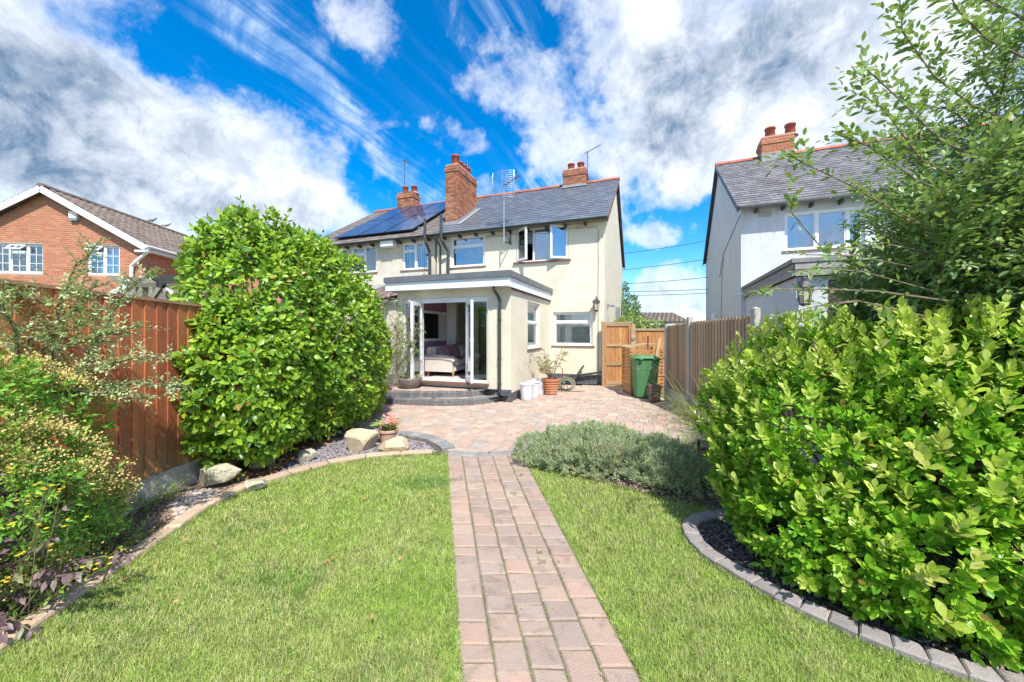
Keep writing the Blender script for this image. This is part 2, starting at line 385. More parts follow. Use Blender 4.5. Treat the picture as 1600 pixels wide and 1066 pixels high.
# ------------------------------------------------------------------ materials
def new_mat(name):
    m = bpy.data.materials.new(name); m.use_nodes = True; t = NT(m.node_tree); t.n.clear()
    out = t.new('ShaderNodeOutputMaterial'); return m, t, out
def rnd_sock(t):
    a = t.new('ShaderNodeAttribute', attribute_name='rnd'); oi = t.new('ShaderNodeObjectInfo')
    return t.math('FRACT', t.math('ADD', a.outputs['Fac'], oi.outputs['Random']))
def M(name, c1, c2=None, rough=0.6, scale=6.0, bump=0.0, bscale=60.0, vary=0.0, palette=None, metal=0.0, spec=0.5,
      stain=None, stain_amt=0.0, stain_scale=1.5, speck=None, speck_scale=180, coord='Object', stretch=None, coat=0.0, detail=5, streak=0.0, streak_col=(0.36, 0.33, 0.28), algae=0.0):
    m, t, out = new_mat(name); c2 = c2 or c1
    co = t.new('ShaderNodeTexCoord').outputs[coord]
    if coord == 'Object':
        # shift the pattern from piece to piece
        oi = t.new('ShaderNodeObjectInfo'); va = t.new('ShaderNodeVectorMath', operation='ADD')
        sc_ = t.math('MULTIPLY', oi.outputs['Random'], 37.0); cb = t.new('ShaderNodeCombineXYZ')
        for i in range(3): t.l.new(sc_, cb.inputs[i])
        t.l.new(co, va.inputs[0]); t.l.new(cb.outputs[0], va.inputs[1]); co = va.outputs[0]
    if stretch:
        mp = t.new('ShaderNodeMapping'); t.l.new(co, mp.inputs[0]); mp.inputs[3].default_value = stretch; co = mp.outputs[0]
    n = t.noise(co, scale, detail, 0.6, 0.2)
    col = t.mix(t.smooth(n, 0.3, 0.7), c1, c2)
    r = rnd_sock(t)
    if palette:
        k = len(palette); pr = t.ramp(r, [(i / k, c) for i, c in enumerate(palette)], 'CONSTANT')
        col = t.mix(0.82, col, pr)
        col = t.mix(t.smooth(n, 0.25, 0.75, 0.0, 0.35), col, c2)
    if vary:
        hs = t.new('ShaderNodeHueSaturation'); t.l.new(col, hs.inputs['Color'])
        r2 = t.math('FRACT', t.math('MULTIPLY', r, 7.31))
        t.l.new(t.math('ADD', t.math('MULTIPLY', r2, 2 * vary), 1 - vary), hs.inputs['Value'])
        r3 = t.math('FRACT', t.math('MULTIPLY', r, 13.7))
        t.l.new(t.math('ADD', t.math('MULTIPLY', r3, vary * 0.08), 0.5 - vary * 0.04), hs.inputs['Hue'])
        col = hs.outputs[0]
    if stain is not None:
        sn = t.noise(co, stain_scale, 6, 0.65, 0.6)
        col = t.mix(t.smooth(sn, 0.48, 0.72, 0.0, stain_amt), col, stain)
    if algae:
        sx = t.new('ShaderNodeSeparateXYZ'); t.l.new(t.new('ShaderNodeTexCoord').outputs['Object'], sx.inputs[0])
        hz = t.math('ADD', sx.outputs[2], t.math('MULTIPLY', t.noise(co, 3.0, 5, 0.7), -0.9))
        col = t.mix(t.smooth(hz, -0.25, 0.35, algae, 0.0), col, (0.16, 0.17, 0.09))
    if streak:
        mp2 = t.new('ShaderNodeMapping'); t.l.new(co, mp2.inputs[0]); mp2.inputs[3].default_value = (9, 9, 0.55)
        sk_ = t.noise(mp2.outputs[0], 1.0, 6, 0.7, 0.3); sk2 = t.noise(co, 0.7, 3, 0.5)
        col = t.mix(t.math('MULTIPLY', t.smooth(sk_, 0.48, 0.74, 0.0, streak), t.smooth(sk2, 0.38, 0.62)), col, streak_col)
    if speck is not None:
        sn = t.noise(co, speck_scale, 2, 0.5)
        col = t.mix(t.smooth(sn, 0.60, 0.68, 0.0, 0.7), col, speck)
    p = t.new('ShaderNodeBsdfPrincipled'); t.put(p.inputs['Base Color'], col)
    p.inputs['Metallic'].default_value = metal; p.inputs['Specular IOR Level'].default_value = spec
    t.put(p.inputs['Roughness'], t.smooth(t.noise(co, scale * 2.3, 3), 0.3, 0.7, max(0.02, rough - 0.08), min(1, rough + 0.08)))
    if coat: p.inputs['Coat Weight'].default_value = coat
    if bump:
        b = t.new('ShaderNodeBump'); b.inputs['Strength'].default_value = min(1.0, bump); b.inputs['Distance'].default_value = 0.01
        t.l.new(t.noise(co, bscale, 4, 0.6), b.inputs['Height']); t.l.new(b.outputs[0], p.inputs['Normal'])
    t.l.new(p.outputs[0], out.inputs[0]); return m
def leafmat(name, pal, rough=0.38, trans=0.30, spec=0.5, rib=None, tcol=None, rare=0.0):
    m, t, out = new_mat(name); r = rnd_sock(t); k = len(pal)
    col = t.ramp(r, [(i / (k - 1) if k > 1 else 0, c) for i, c in enumerate(pal)])
    co = t.new('ShaderNodeTexCoord').outputs['Object']
    if rare:
        q = t.math('GREATER_THAN', t.math('FRACT', t.math('MULTIPLY', r, 91.7)), 1 - rare)
        col = t.mix(t.math('MULTIPLY', q, 0.85), col, (0.34, 0.17, 0.06))
    n = t.noise(co, 9.0, 3); hs = t.new('ShaderNodeHueSaturation'); t.l.new(col, hs.inputs['Color'])
    t.l.new(t.smooth(n, 0.3, 0.7, 0.85, 1.15), hs.inputs['Value']); col = hs.outputs[0]
    p = t.new('ShaderNodeBsdfPrincipled'); t.put(p.inputs['Base Color'], col); p.inputs['Roughness'].default_value = rough
    p.inputs['Specular IOR Level'].default_value = spec
    tr = t.new('ShaderNodeBsdfTranslucent'); t.put(tr.inputs[0], t.mix(0.5, col, tcol or (0.30, 0.42, 0.03)))
    mx = t.new('ShaderNodeMixShader'); mx.inputs[0].default_value = trans
    t.l.new(p.outputs[0], mx.inputs[1]); t.l.new(tr.outputs[0], mx.inputs[2]); t.l.new(mx.outputs[0], out.inputs[0]); return m
def glassmat(name, tint=(0.85, 0.92, 0.95), refl=0.10, rough=0.02):
    m, t, out = new_mat(name)
    lw = t.new('ShaderNodeLayerWeight'); lw.inputs[0].default_value = 0.35
    g = t.new('ShaderNodeBsdfGlossy'); g.inputs['Roughness'].default_value = rough; g.inputs[0].default_value = (0.95, 0.98, 1, 1)
    tr = t.new('ShaderNodeBsdfTransparent'); tr.inputs[0].default_value = (*tint, 1)
    mx = t.new('ShaderNodeMixShader'); t.l.new(t.math('ADD', t.math('MULTIPLY', lw.outputs['Fresnel'], 0.8), refl, clamp=True), mx.inputs[0])
    t.l.new(tr.outputs[0], mx.inputs[1]); t.l.new(g.outputs[0], mx.inputs[2]); t.l.new(mx.outputs[0], out.inputs[0]); return m

m_render = M('cream_pebbledash', (0.76, 0.705, 0.565), (0.71, 0.65, 0.51), rough=0.9, scale=1.4, streak=0.25, bump=0.9, bscale=120, stain=(0.50, 0.45, 0.35), stain_amt=0.5, stain_scale=1.3, speck=(0.52, 0.47, 0.38), speck_scale=70)
m_render_old = M('weathered_pebbledash', (0.66, 0.61, 0.50), (0.56, 0.52, 0.43), rough=0.95, scale=1.5, streak=0.6, bump=0.7, bscale=95, stain=(0.36, 0.32, 0.27), stain_amt=0.45, stain_scale=1.4)
m_render_white = M('white_roughcast', (0.62, 0.64, 0.68), (0.55, 0.57, 0.62), rough=0.9, scale=2, streak=0.5, bump=1.0, bscale=45, stain=(0.50, 0.51, 0.54), stain_amt=0.3, stain_scale=1.0)
m_upvc = M('white_upvc', (0.80, 0.81, 0.83), (0.76, 0.77, 0.80), rough=0.3, scale=3)
m_fascia = M('white_fascia', (0.78, 0.80, 0.85), (0.72, 0.75, 0.82), rough=0.35, scale=2)
m_trimgrey = M('grey_roof_trim', (0.10, 0.115, 0.13), (0.14, 0.15, 0.165), rough=0.45, scale=5)
m_felt = M('grey_felt', (0.20, 0.20, 0.20), (0.27, 0.26, 0.25), rough=0.95, scale=5, bump=0.4, bscale=80)
m_black = M('black_plastic', (0.035, 0.04, 0.045), (0.06, 0.065, 0.07), rough=0.4, scale=10)
m_grey = M('grey_plastic', (0.20, 0.21, 0.22), (0.24, 0.25, 0.26), rough=0.5)
m_plinth = M('painted_plinth', (0.055, 0.065, 0.085), (0.11, 0.12, 0.14), rough=0.7, scale=14, bump=0.5, bscale=35, stain=(0.28, 0.27, 0.26), stain_amt=0.5, stain_scale=9)
m_slate = M('blue_grey_slate', (0.115, 0.135, 0.17), (0.15, 0.165, 0.20), rough=0.42, scale=3, bump=0.2, vary=0.16, stain=(0.12, 0.11, 0.11), stain_amt=0.6, stain_scale=0.35)
m_slate_old = M('weathered_slate', (0.15, 0.145, 0.155), (0.21, 0.20, 0.21), rough=0.6, scale=4, bump=0.3, vary=0.26, stain=(0.09, 0.085, 0.09), stain_amt=0.6, stain_scale=0.8)
m_slate_brown = M('brown_slate', (0.16, 0.13, 0.12), (0.20, 0.175, 0.165), rough=0.7, scale=4, bump=0.3, vary=0.22)
m_tile_brown = M('brown_concrete_tile', (0.155, 0.115, 0.095), (0.21, 0.165, 0.135), rough=0.85, scale=6, bump=0.4, vary=0.22, stain=(0.30, 0.24, 0.17), stain_amt=0.4, stain_scale=3)
m_ridge = M('red_ridge_tile', (0.42, 0.115, 0.055), (0.34, 0.11, 0.065), rough=0.7, scale=9, bump=0.3, vary=0.2)
m_pot = M('clay_chimney_pot', (0.36, 0.075, 0.04), (0.27, 0.06, 0.04), rough=0.65, scale=8, bump=0.2, stain=(0.12, 0.05, 0.04), stain_amt=0.5, stain_scale=6)
BR = [(0.42, 0.15, 0.075), (0.35, 0.115, 0.06), (0.47, 0.19, 0.095), (0.20, 0.09, 0.065), (0.38, 0.16, 0.10), (0.48, 0.24, 0.14), (0.31, 0.10, 0.055)]
m_brick = M('old_red_brick', BR[0], BR[3], rough=0.85, scale=12, bump=0.6, bscale=50, vary=0.15, palette=BR)
BR2 = [(0.50, 0.20, 0.105), (0.46, 0.17, 0.09), (0.54, 0.235, 0.13), (0.43, 0.16, 0.09), (0.52, 0.22, 0.12)]
m_brick2 = M('orange_brick', BR2[0], BR2[3], rough=0.85, scale=7, bump=0.5, bscale=50, vary=0.10, palette=BR2)
m_mortar = M('mortar', (0.42, 0.37, 0.30), (0.34, 0.29, 0.24), rough=0.95, scale=20, bump=0.5)
m_mortar_dark = M('weathered_mortar', (0.42, 0.34, 0.27), (0.52, 0.44, 0.36), rough=0.95, scale=20, bump=0.5)
m_lead = M('lead_flashing', (0.20, 0.215, 0.235), (0.32, 0.33, 0.34), rough=0.6, scale=12, bump=0.3)
m_pv = M('solar_cell_glass', (0.020, 0.040, 0.105), (0.035, 0.06, 0.14), rough=0.12, scale=2, spec=0.8)
m_pvframe = M('solar_frame', (0.02, 0.02, 0.025), rough=0.35, metal=0.6)
m_alu = M('aluminium', (0.62, 0.63, 0.66), (0.5, 0.51, 0.54), rough=0.35, metal=0.9)
m_steel_dark = M('dark_iron', (0.045, 0.045, 0.05), (0.08, 0.08, 0.085), rough=0.5, metal=0.3)
m_rust = M('rusty_iron', (0.24, 0.09, 0.05), (0.12, 0.06, 0.045), rough=0.85, scale=20, bump=0.4)
m_sill = M('red_brown_sill', (0.17, 0.085, 0.07), (0.22, 0.12, 0.10), rough=0.6, scale=10)
m_glass = glassmat('window_glass')
m_glass_up = glassmat('upper_window_glass', (0.75, 0.80, 0.84), 0.22)
m_mirror = M('mirror_glass', (0.60, 0.62, 0.62), rough=0.03, metal=1.0, spec=0.9)
m_blind = M('white_blind', (0.86, 0.86, 0.86), (0.80, 0.80, 0.81), rough=0.7, vary=0.05)
m_frost = M('frosted_bathroom_glass', (0.16, 0.27, 0.36), (0.22, 0.34, 0.42), rough=0.22, scale=1.2)
m_net = M('net_curtain', (0.62, 0.66, 0.70), (0.50, 0.55, 0.60), rough=0.9, scale=3)
m_purple = M('purple_wall_paint', (0.34, 0.17, 0.29), (0.31, 0.16, 0.27), rough=0.8)
m_white_in = M('white_wall_paint', (0.76, 0.74, 0.73), rough=0.85)
m_floor_in = M('grey_wood_floor', (0.34, 0.30, 0.27), (0.42, 0.38, 0.35), rough=0.4, scale=3, stretch=(1, 8, 1))
m_rug = M('pale_rug', (0.42, 0.38, 0.36), (0.52, 0.48, 0.46), rough=0.95, scale=9, bump=0.5)
m_sofa = M('oatmeal_linen', (0.66, 0.60, 0.55), (0.60, 0.54, 0.50), rough=0.95, scale=5, bump=0.3, bscale=200)
m_mauve = M('mauve_cushion', (0.24, 0.12, 0.15), (0.30, 0.16, 0.19), rough=0.75, scale=6, bump=0.2)
m_floral = M('floral_cushion', (0.68, 0.62, 0.56), (0.24, 0.12, 0.14), rough=0.9, scale=17, detail=2)
m_oak = M('oak', (0.50, 0.27, 0.10), (0.42, 0.21, 0.08), rough=0.5, scale=6)
m_wicker = M('wicker', (0.40, 0.24, 0.11), (0.28, 0.16, 0.07), rough=0.8, scale=60, bump=0.8, bscale=120)
PAV = [(0.39, 0.275, 0.22), (0.355, 0.265, 0.22), (0.415, 0.295, 0.23), (0.335, 0.26, 0.225), (0.42, 0.275, 0.215), (0.40, 0.305, 0.245), (0.37, 0.265, 0.215)]
m_paver = M('tumbled_block_paver', PAV[0], (0.30, 0.25, 0.22), rough=0.9, scale=22, bump=0.7, bscale=110, vary=0.10, palette=PAV, stain=(0.17, 0.14, 0.115), stain_amt=0.65, stain_scale=6, speck=(0.52, 0.33, 0.20), speck_scale=140)
PAT = [(0.43, 0.31, 0.25), (0.40, 0.32, 0.26), (0.47, 0.37, 0.29), (0.33, 0.29, 0.27), (0.50, 0.31, 0.23), (0.48, 0.39, 0.31), (0.36, 0.27, 0.24), (0.45, 0.34, 0.28)]
m_patio = M('patio_block_paver', PAT[0], (0.42, 0.34, 0.28), rough=0.9, scale=9, bump=0.6, bscale=90, vary=0.12, palette=PAT, stain=(0.26, 0.21, 0.18), stain_amt=0.4, stain_scale=4)
m_joint = M('sand_joint', (0.13, 0.11, 0.075), (0.19, 0.17, 0.10), rough=1.0, scale=15, bump=0.6, stain=(0.10, 0.14, 0.04), stain_amt=0.6, stain_scale=8)
m_kerb = M('charcoal_kerb', (0.20, 0.20, 0.205), (0.27, 0.265, 0.265), rough=0.9, scale=10, bump=0.6, bscale=90, vary=0.16, stain=(0.36, 0.33, 0.29), stain_amt=0.4, stain_scale=6)
m_kerb_dark = M('dark_step_brick', (0.12, 0.12, 0.13), (0.18, 0.175, 0.175), rough=0.85, scale=14, bump=0.6, bscale=90, vary=0.16)
m_kerb_bed = M('grey_brown_kerb', (0.30, 0.265, 0.25), (0.24, 0.215, 0.21), rough=0.9, scale=12, bump=0.7, bscale=90, vary=0.14, stain=(0.15, 0.13, 0.12), stain_amt=0.5, stain_scale=7)
m_edge = M('sandstone_edging', (0.52, 0.40, 0.28), (0.46, 0.34, 0.25), rough=0.95, scale=9, bump=0.9, bscale=60, vary=0.10, stain=(0.30, 0.24, 0.18), stain_amt=0.5, stain_scale=5)
m_rock = M('yellow_sandstone', (0.56, 0.46, 0.30), (0.42, 0.34, 0.235), rough=0.9, scale=7, bump=1.0, bscale=28, stain=(0.26, 0.24, 0.18), stain_amt=0.6, stain_scale=9)
m_rock_grey = M('lichened_stone', (0.50, 0.46, 0.35), (0.36, 0.34, 0.26), rough=0.95, scale=9, bump=1.0, bscale=30, stain=(0.20, 0.21, 0.13), stain_amt=0.6, stain_scale=11)
m_soil = M('dark_soil', (0.075, 0.055, 0.042), (0.13, 0.10, 0.08), rough=1.0, scale=12, bump=1.0, bscale=50)
m_turf = M('turf_soil', (0.12, 0.155, 0.045), (0.19, 0.21, 0.07), rough=1.0, scale=14, bump=1.0, bscale=70)
m_ground = M('rough_ground', (0.09, 0.12, 0.04), (0.13, 0.13, 0.06), rough=1.0, scale=0.6, bump=0.6, bscale=10)
m_slatechip = M('plum_slate_chip', (0.24, 0.21, 0.235), (0.31, 0.28, 0.30), rough=0.7, vary=0.35)
m_bark = M('bark_chip', (0.24, 0.16, 0.11), (0.33, 0.24, 0.17), rough=0.95, vary=0.4)
m_litter = M('dead_leaf', (0.33, 0.13, 0.05), (0.42, 0.21, 0.09), rough=0.7, vary=0.4)
m_peb_dark = M('dark_pebble', (0.05, 0.053, 0.06), (0.09, 0.09, 0.095), rough=0.45, vary=0.5, palette=[(0.05, 0.052, 0.06), (0.07, 0.07, 0.075), (0.04, 0.042, 0.05), (0.09, 0.085, 0.085), (0.30, 0.15, 0.09), (0.05, 0.05, 0.055), (0.15, 0.12, 0.10)])
m_peb_pale = M('pale_stone_chip', (0.55, 0.47, 0.42), (0.42, 0.35, 0.31), rough=0.85, vary=0.3)
m_redfence = M('red_stained_board', (0.58, 0.185, 0.07), (0.48, 0.145, 0.055), rough=0.8, scale=3.5, bump=0.7, bscale=30, vary=0.24, stain=(0.34, 0.13, 0.07), stain_amt=0.6, stain_scale=2.6, speck=(0.55, 0.33, 0.22), speck_scale=45, stretch=(4, 4, 0.5), algae=0.55)
m_redcap = M('faded_red_rail', (0.42, 0.24, 0.15), (0.33, 0.16, 0.09), rough=0.85, scale=6, bump=0.4)
m_concrete = M('grey_concrete', (0.50, 0.48, 0.44), (0.40, 0.39, 0.36), rough=0.95, scale=6, bump=0.6, bscale=60, stain=(0.28, 0.27, 0.22), stain_amt=0.5, stain_scale=3, speck=(0.30, 0.28, 0.25), speck_scale=90)
m_brownfence = M('brown_feather_board', (0.56, 0.38, 0.23), (0.45, 0.31, 0.19), rough=0.85, scale=5, bump=0.6, bscale=30, vary=0.24, stain=(0.48, 0.42, 0.33), stain_amt=0.6, stain_scale=2.0, stretch=(5, 5, 0.5), algae=0.5)
m_gate = M('orange_pine_board', (0.52, 0.255, 0.085), (0.40, 0.17, 0.055), rough=0.6, scale=4, bump=0.5, bscale=30, vary=0.16, stain=(0.20, 0.10, 0.05), stain_amt=0.7, stain_scale=7, stretch=(3, 3, 0.7))
m_gate_pale = M('weathered_pine', (0.40, 0.27, 0.15), (0.32, 0.22, 0.13), rough=0.8, scale=5, bump=0.5, bscale=30, vary=0.15)
m_oldwood = M('silvered_timber', (0.22, 0.20, 0.15), (0.29, 0.27, 0.22), rough=0.9, scale=5, bump=0.7, bscale=30, stretch=(1, 1, 3), stain=(0.14, 0.17, 0.09), stain_amt=0.5, stain_scale=4)
m_greyboard = M('flaking_grey_board', (0.22, 0.22, 0.24), (0.34, 0.32, 0.31), rough=0.85, scale=7, bump=0.6, bscale=30, vary=0.15, stain=(0.44, 0.36, 0.28), stain_amt=0.5, stain_scale=4)
m_bin = M('green_bin_plastic', (0.055, 0.19, 0.07), (0.07, 0.22, 0.085), rough=0.55, scale=4, bump=0.1, stain=(0.14, 0.24, 0.14), stain_amt=0.5, stain_scale=5, streak=0.3)
m_caddy = M('brown_caddy_plastic', (0.14, 0.075, 0.065), (0.17, 0.09, 0.08), rough=0.5)
m_terra = M('terracotta', (0.50, 0.19, 0.09), (0.44, 0.17, 0.085), rough=0.8, scale=7, bump=0.3, stain=(0.60, 0.40, 0.30), stain_amt=0.4, stain_scale=4)
m_whitepot = M('white_bucket', (0.66, 0.68, 0.72), (0.58, 0.60, 0.65), rough=0.6, scale=4, stain=(0.36, 0.37, 0.38), stain_amt=0.6, stain_scale=7, streak=0.4)
m_taupe = M('taupe_glazed_bowl', (0.16, 0.135, 0.12), (0.20, 0.17, 0.15), rough=0.35)
m_pinkpot = M('pinkish_clay_pot', (0.52, 0.33, 0.24), (0.44, 0.28, 0.20), rough=0.85)
m_wood_twig = M('twig_bark', (0.16, 0.12, 0.085), (0.22, 0.17, 0.13), rough=0.9, scale=20, bump=0.5)
m_wood_pale = M('pale_cane', (0.30, 0.24, 0.14), (0.24, 0.20, 0.12), rough=0.9, scale=20)
m_hose = M('hose_green', (0.17, 0.19, 0.12), (0.24, 0.23, 0.17), rough=0.6)
m_can = M('green_watering_can', (0.10, 0.42, 0.27), rough=0.4)
m_water = M('dark_pond_water', (0.02, 0.03, 0.035), rough=0.06, spec=0.7)
m_cable = M('black_cable', (0.03, 0.03, 0.035), rough=0.6)
m_amber = M('lantern_glass', (0.55, 0.50, 0.36), rough=0.25)
m_redbrown_door = M('dark_red_door', (0.11, 0.045, 0.055), rough=0.5)

# foliage
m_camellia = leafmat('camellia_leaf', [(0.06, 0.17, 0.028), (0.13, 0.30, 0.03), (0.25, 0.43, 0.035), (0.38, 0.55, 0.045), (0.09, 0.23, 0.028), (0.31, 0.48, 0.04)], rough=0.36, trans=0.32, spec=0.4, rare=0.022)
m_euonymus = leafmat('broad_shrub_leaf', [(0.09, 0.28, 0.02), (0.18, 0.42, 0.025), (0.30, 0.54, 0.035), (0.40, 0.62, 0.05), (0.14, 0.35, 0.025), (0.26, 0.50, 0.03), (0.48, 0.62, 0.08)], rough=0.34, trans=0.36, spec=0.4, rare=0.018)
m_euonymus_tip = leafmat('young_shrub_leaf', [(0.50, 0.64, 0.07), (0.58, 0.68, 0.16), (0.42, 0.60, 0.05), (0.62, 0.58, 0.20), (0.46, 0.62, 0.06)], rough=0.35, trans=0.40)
m_elaeagnus = leafmat('grey_green_leaf', [(0.12, 0.24, 0.08), (0.20, 0.33, 0.11), (0.27, 0.41, 0.15), (0.35, 0.48, 0.21), (0.16, 0.29, 0.09), (0.44, 0.54, 0.17)], rough=0.42, trans=0.32)
m_pyra = leafmat('small_pale_leaf', [(0.26, 0.42, 0.12), (0.42, 0.56, 0.22), (0.54, 0.64, 0.34), (0.34, 0.50, 0.15), (0.66, 0.72, 0.46)], rough=0.42, trans=0.28)
m_pyra_dark = leafmat('deep_green_leaf', [(0.09, 0.25, 0.04), (0.18, 0.40, 0.05), (0.28, 0.50, 0.06), (0.12, 0.32, 0.045)], rough=0.35, trans=0.28)
m_seed = leafmat('tan_seed_head', [(0.60, 0.48, 0.16), (0.68, 0.56, 0.24), (0.50, 0.34, 0.12), (0.62, 0.56, 0.18)], rough=0.8, trans=0.1)
m_plum = leafmat('plum_leaf', [(0.10, 0.055, 0.075), (0.16, 0.10, 0.12), (0.24, 0.17, 0.17), (0.13, 0.075, 0.085), (0.17, 0.18, 0.09)], rough=0.45, trans=0.2, tcol=(0.22, 0.10, 0.08))
m_yellowfl = leafmat('yellow_petal', [(0.80, 0.62, 0.02), (0.75, 0.52, 0.02)], rough=0.7, trans=0.2, tcol=(0.8, 0.6, 0.05))
m_pinkfl = leafmat('pink_petal', [(0.75, 0.36, 0.42), (0.82, 0.52, 0.58)], rough=0.6, trans=0.3, tcol=(0.8, 0.4, 0.5))
m_redfl = leafmat('red_petal', [(0.62, 0.10, 0.07), (0.75, 0.25, 0.20), (0.72, 0.38, 0.36)], rough=0.6, trans=0.2, tcol=(0.7, 0.2, 0.2))
m_lavender = leafmat('silver_green_leaf', [(0.27, 0.36, 0.19), (0.37, 0.45, 0.28), (0.26, 0.35, 0.10), (0.44, 0.50, 0.34), (0.38, 0.44, 0.14)], rough=0.8, trans=0.2)
m_straw = leafmat('dry_stem', [(0.40, 0.30, 0.16), (0.30, 0.20, 0.12), (0.50, 0.42, 0.22)], rough=0.9, trans=0.1)
m_cover = leafmat('pale_ground_cover', [(0.26, 0.33, 0.11), (0.40, 0.40, 0.19), (0.18, 0.28, 0.07), (0.46, 0.42, 0.24), (0.30, 0.36, 0.10)], rough=0.7, trans=0.25)
m_rose = leafmat('rose_leaf', [(0.09, 0.19, 0.045), (0.17, 0.29, 0.07), (0.25, 0.34, 0.11), (0.12, 0.23, 0.06)], rough=0.4, trans=0.25)
m_acer = leafmat('acer_leaf', [(0.24, 0.26, 0.07), (0.30, 0.20, 0.09), (0.20, 0.24, 0.07), (0.34, 0.27, 0.12)], rough=0.6, trans=0.3)
m_far = leafmat('far_tree_leaf', [(0.09, 0.17, 0.05), (0.13, 0.23, 0.06), (0.17, 0.26, 0.08)], rough=0.6, trans=0.2)
m_laurel = leafmat('laurel_leaf', [(0.20, 0.30, 0.07), (0.32, 0.42, 0.13), (0.15, 0.24, 0.06)], rough=0.4, trans=0.2)
m_reed = leafmat('arching_grass_blade', [(0.28, 0.36, 0.10), (0.46, 0.46, 0.20), (0.22, 0.32, 0.08), (0.52, 0.46, 0.26)], rough=0.6, trans=0.3)
m_grass = leafmat('lawn_blade', [(0.12, 0.28, 0.03), (0.20, 0.40, 0.04), (0.27, 0.48, 0.055), (0.37, 0.54, 0.09), (0.54, 0.58, 0.20), (0.68, 0.62, 0.36)], rough=0.55, trans=0.35)
m_weed = leafmat('weed_leaf', [(0.16, 0.30, 0.05), (0.26, 0.42, 0.07), (0.34, 0.46, 0.10)], rough=0.5, trans=0.3)
m_tuft = leafmat('coarse_grass_blade', [(0.08, 0.20, 0.06), (0.12, 0.27, 0.08), (0.17, 0.33, 0.10)], rough=0.5, trans=0.25)
# ------------------------------------------------------------------ house frames
class House:
    """local frame: x = u along the garden front (to the right), y = v into the house, z up; origin = right-hand garden corner"""
    def __init__(s, x, y, a): s.x, s.y, s.a = x, y, a; s.c, s.s = math.cos(a), math.sin(a)
    def loc(s, p):
        X, Y = p[0] - s.x, p[1] - s.y
        return Vector((X * s.c - Y * s.s, X * s.s + Y * s.c, p[2]))
    def wld(s, u, v, z=0.0): return Vector((s.x + u * s.c + v * s.s, s.y - u * s.s + v * s.c, z))
    def hit(s, px, py, plane):
        """where the view ray through (px, py) meets n.p = d, in local coordinates"""
        o = s.loc((0, 0, EYE)); e = s.loc(((px - CX) / FPX, 1, EYE + (HY - py) / FPX)); d = e - o
        n = Vector(plane[0]); t = (plane[1] - n.dot(o)) / n.dot(d)
        return o + d * t
    def V(s, px, v, py=520): return s.hit(px, py, ((0, 1, 0), v))
    def Uu(s, px, u, py=520): return s.hit(px, py, ((1, 0, 0), u))

def wall_holes(mb, axis, a0, a1, z0, z1, b0, b1, holes):
    """wall slab with rectangular openings; axis 'u' or 'v'"""
    us = sorted({a0, a1, *[h[0] for h in holes], *[h[1] for h in holes]}); us = [u for u in us if a0 <= u <= a1]
    zs = sorted({z0, z1, *[h[2] for h in holes], *[h[3] for h in holes]}); zs = [z for z in zs if z0 <= z <= z1]
    for i in range(len(us) - 1):
        run = None
        for j in range(len(zs) - 1):
            uc, zc = (us[i] + us[i + 1]) / 2, (zs[j] + zs[j + 1]) / 2
            solid = not any(h[0] < uc < h[1] and h[2] < zc < h[3] for h in holes)
            if solid and run is None: run = zs[j]
            if run is not None and (not solid or j == len(zs) - 2):
                top = zs[j + 1] if solid else zs[j]
                if axis == 'u': mb.box(us[i], us[i + 1], b0, b1, run, top)
                else: mb.box(b0, b1, us[i], us[i + 1], run, top)
                run = None

def rect_frame(mb, axis, a0, a1, z0, z1, b0, b1, w_=0.06):
    def B(p0, p1, q0, q1):
        if axis == 'u': mb.box(p0, p1, b0, b1, q0, q1)
        else: mb.box(b0, b1, p0, p1, q0, q1)
    B(a0, a0 + w_, z0, z1); B(a1 - w_, a1, z0, z1); B(a0 + w_, a1 - w_, z0, z0 + w_); B(a0 + w_, a1 - w_, z1 - w_, z1)

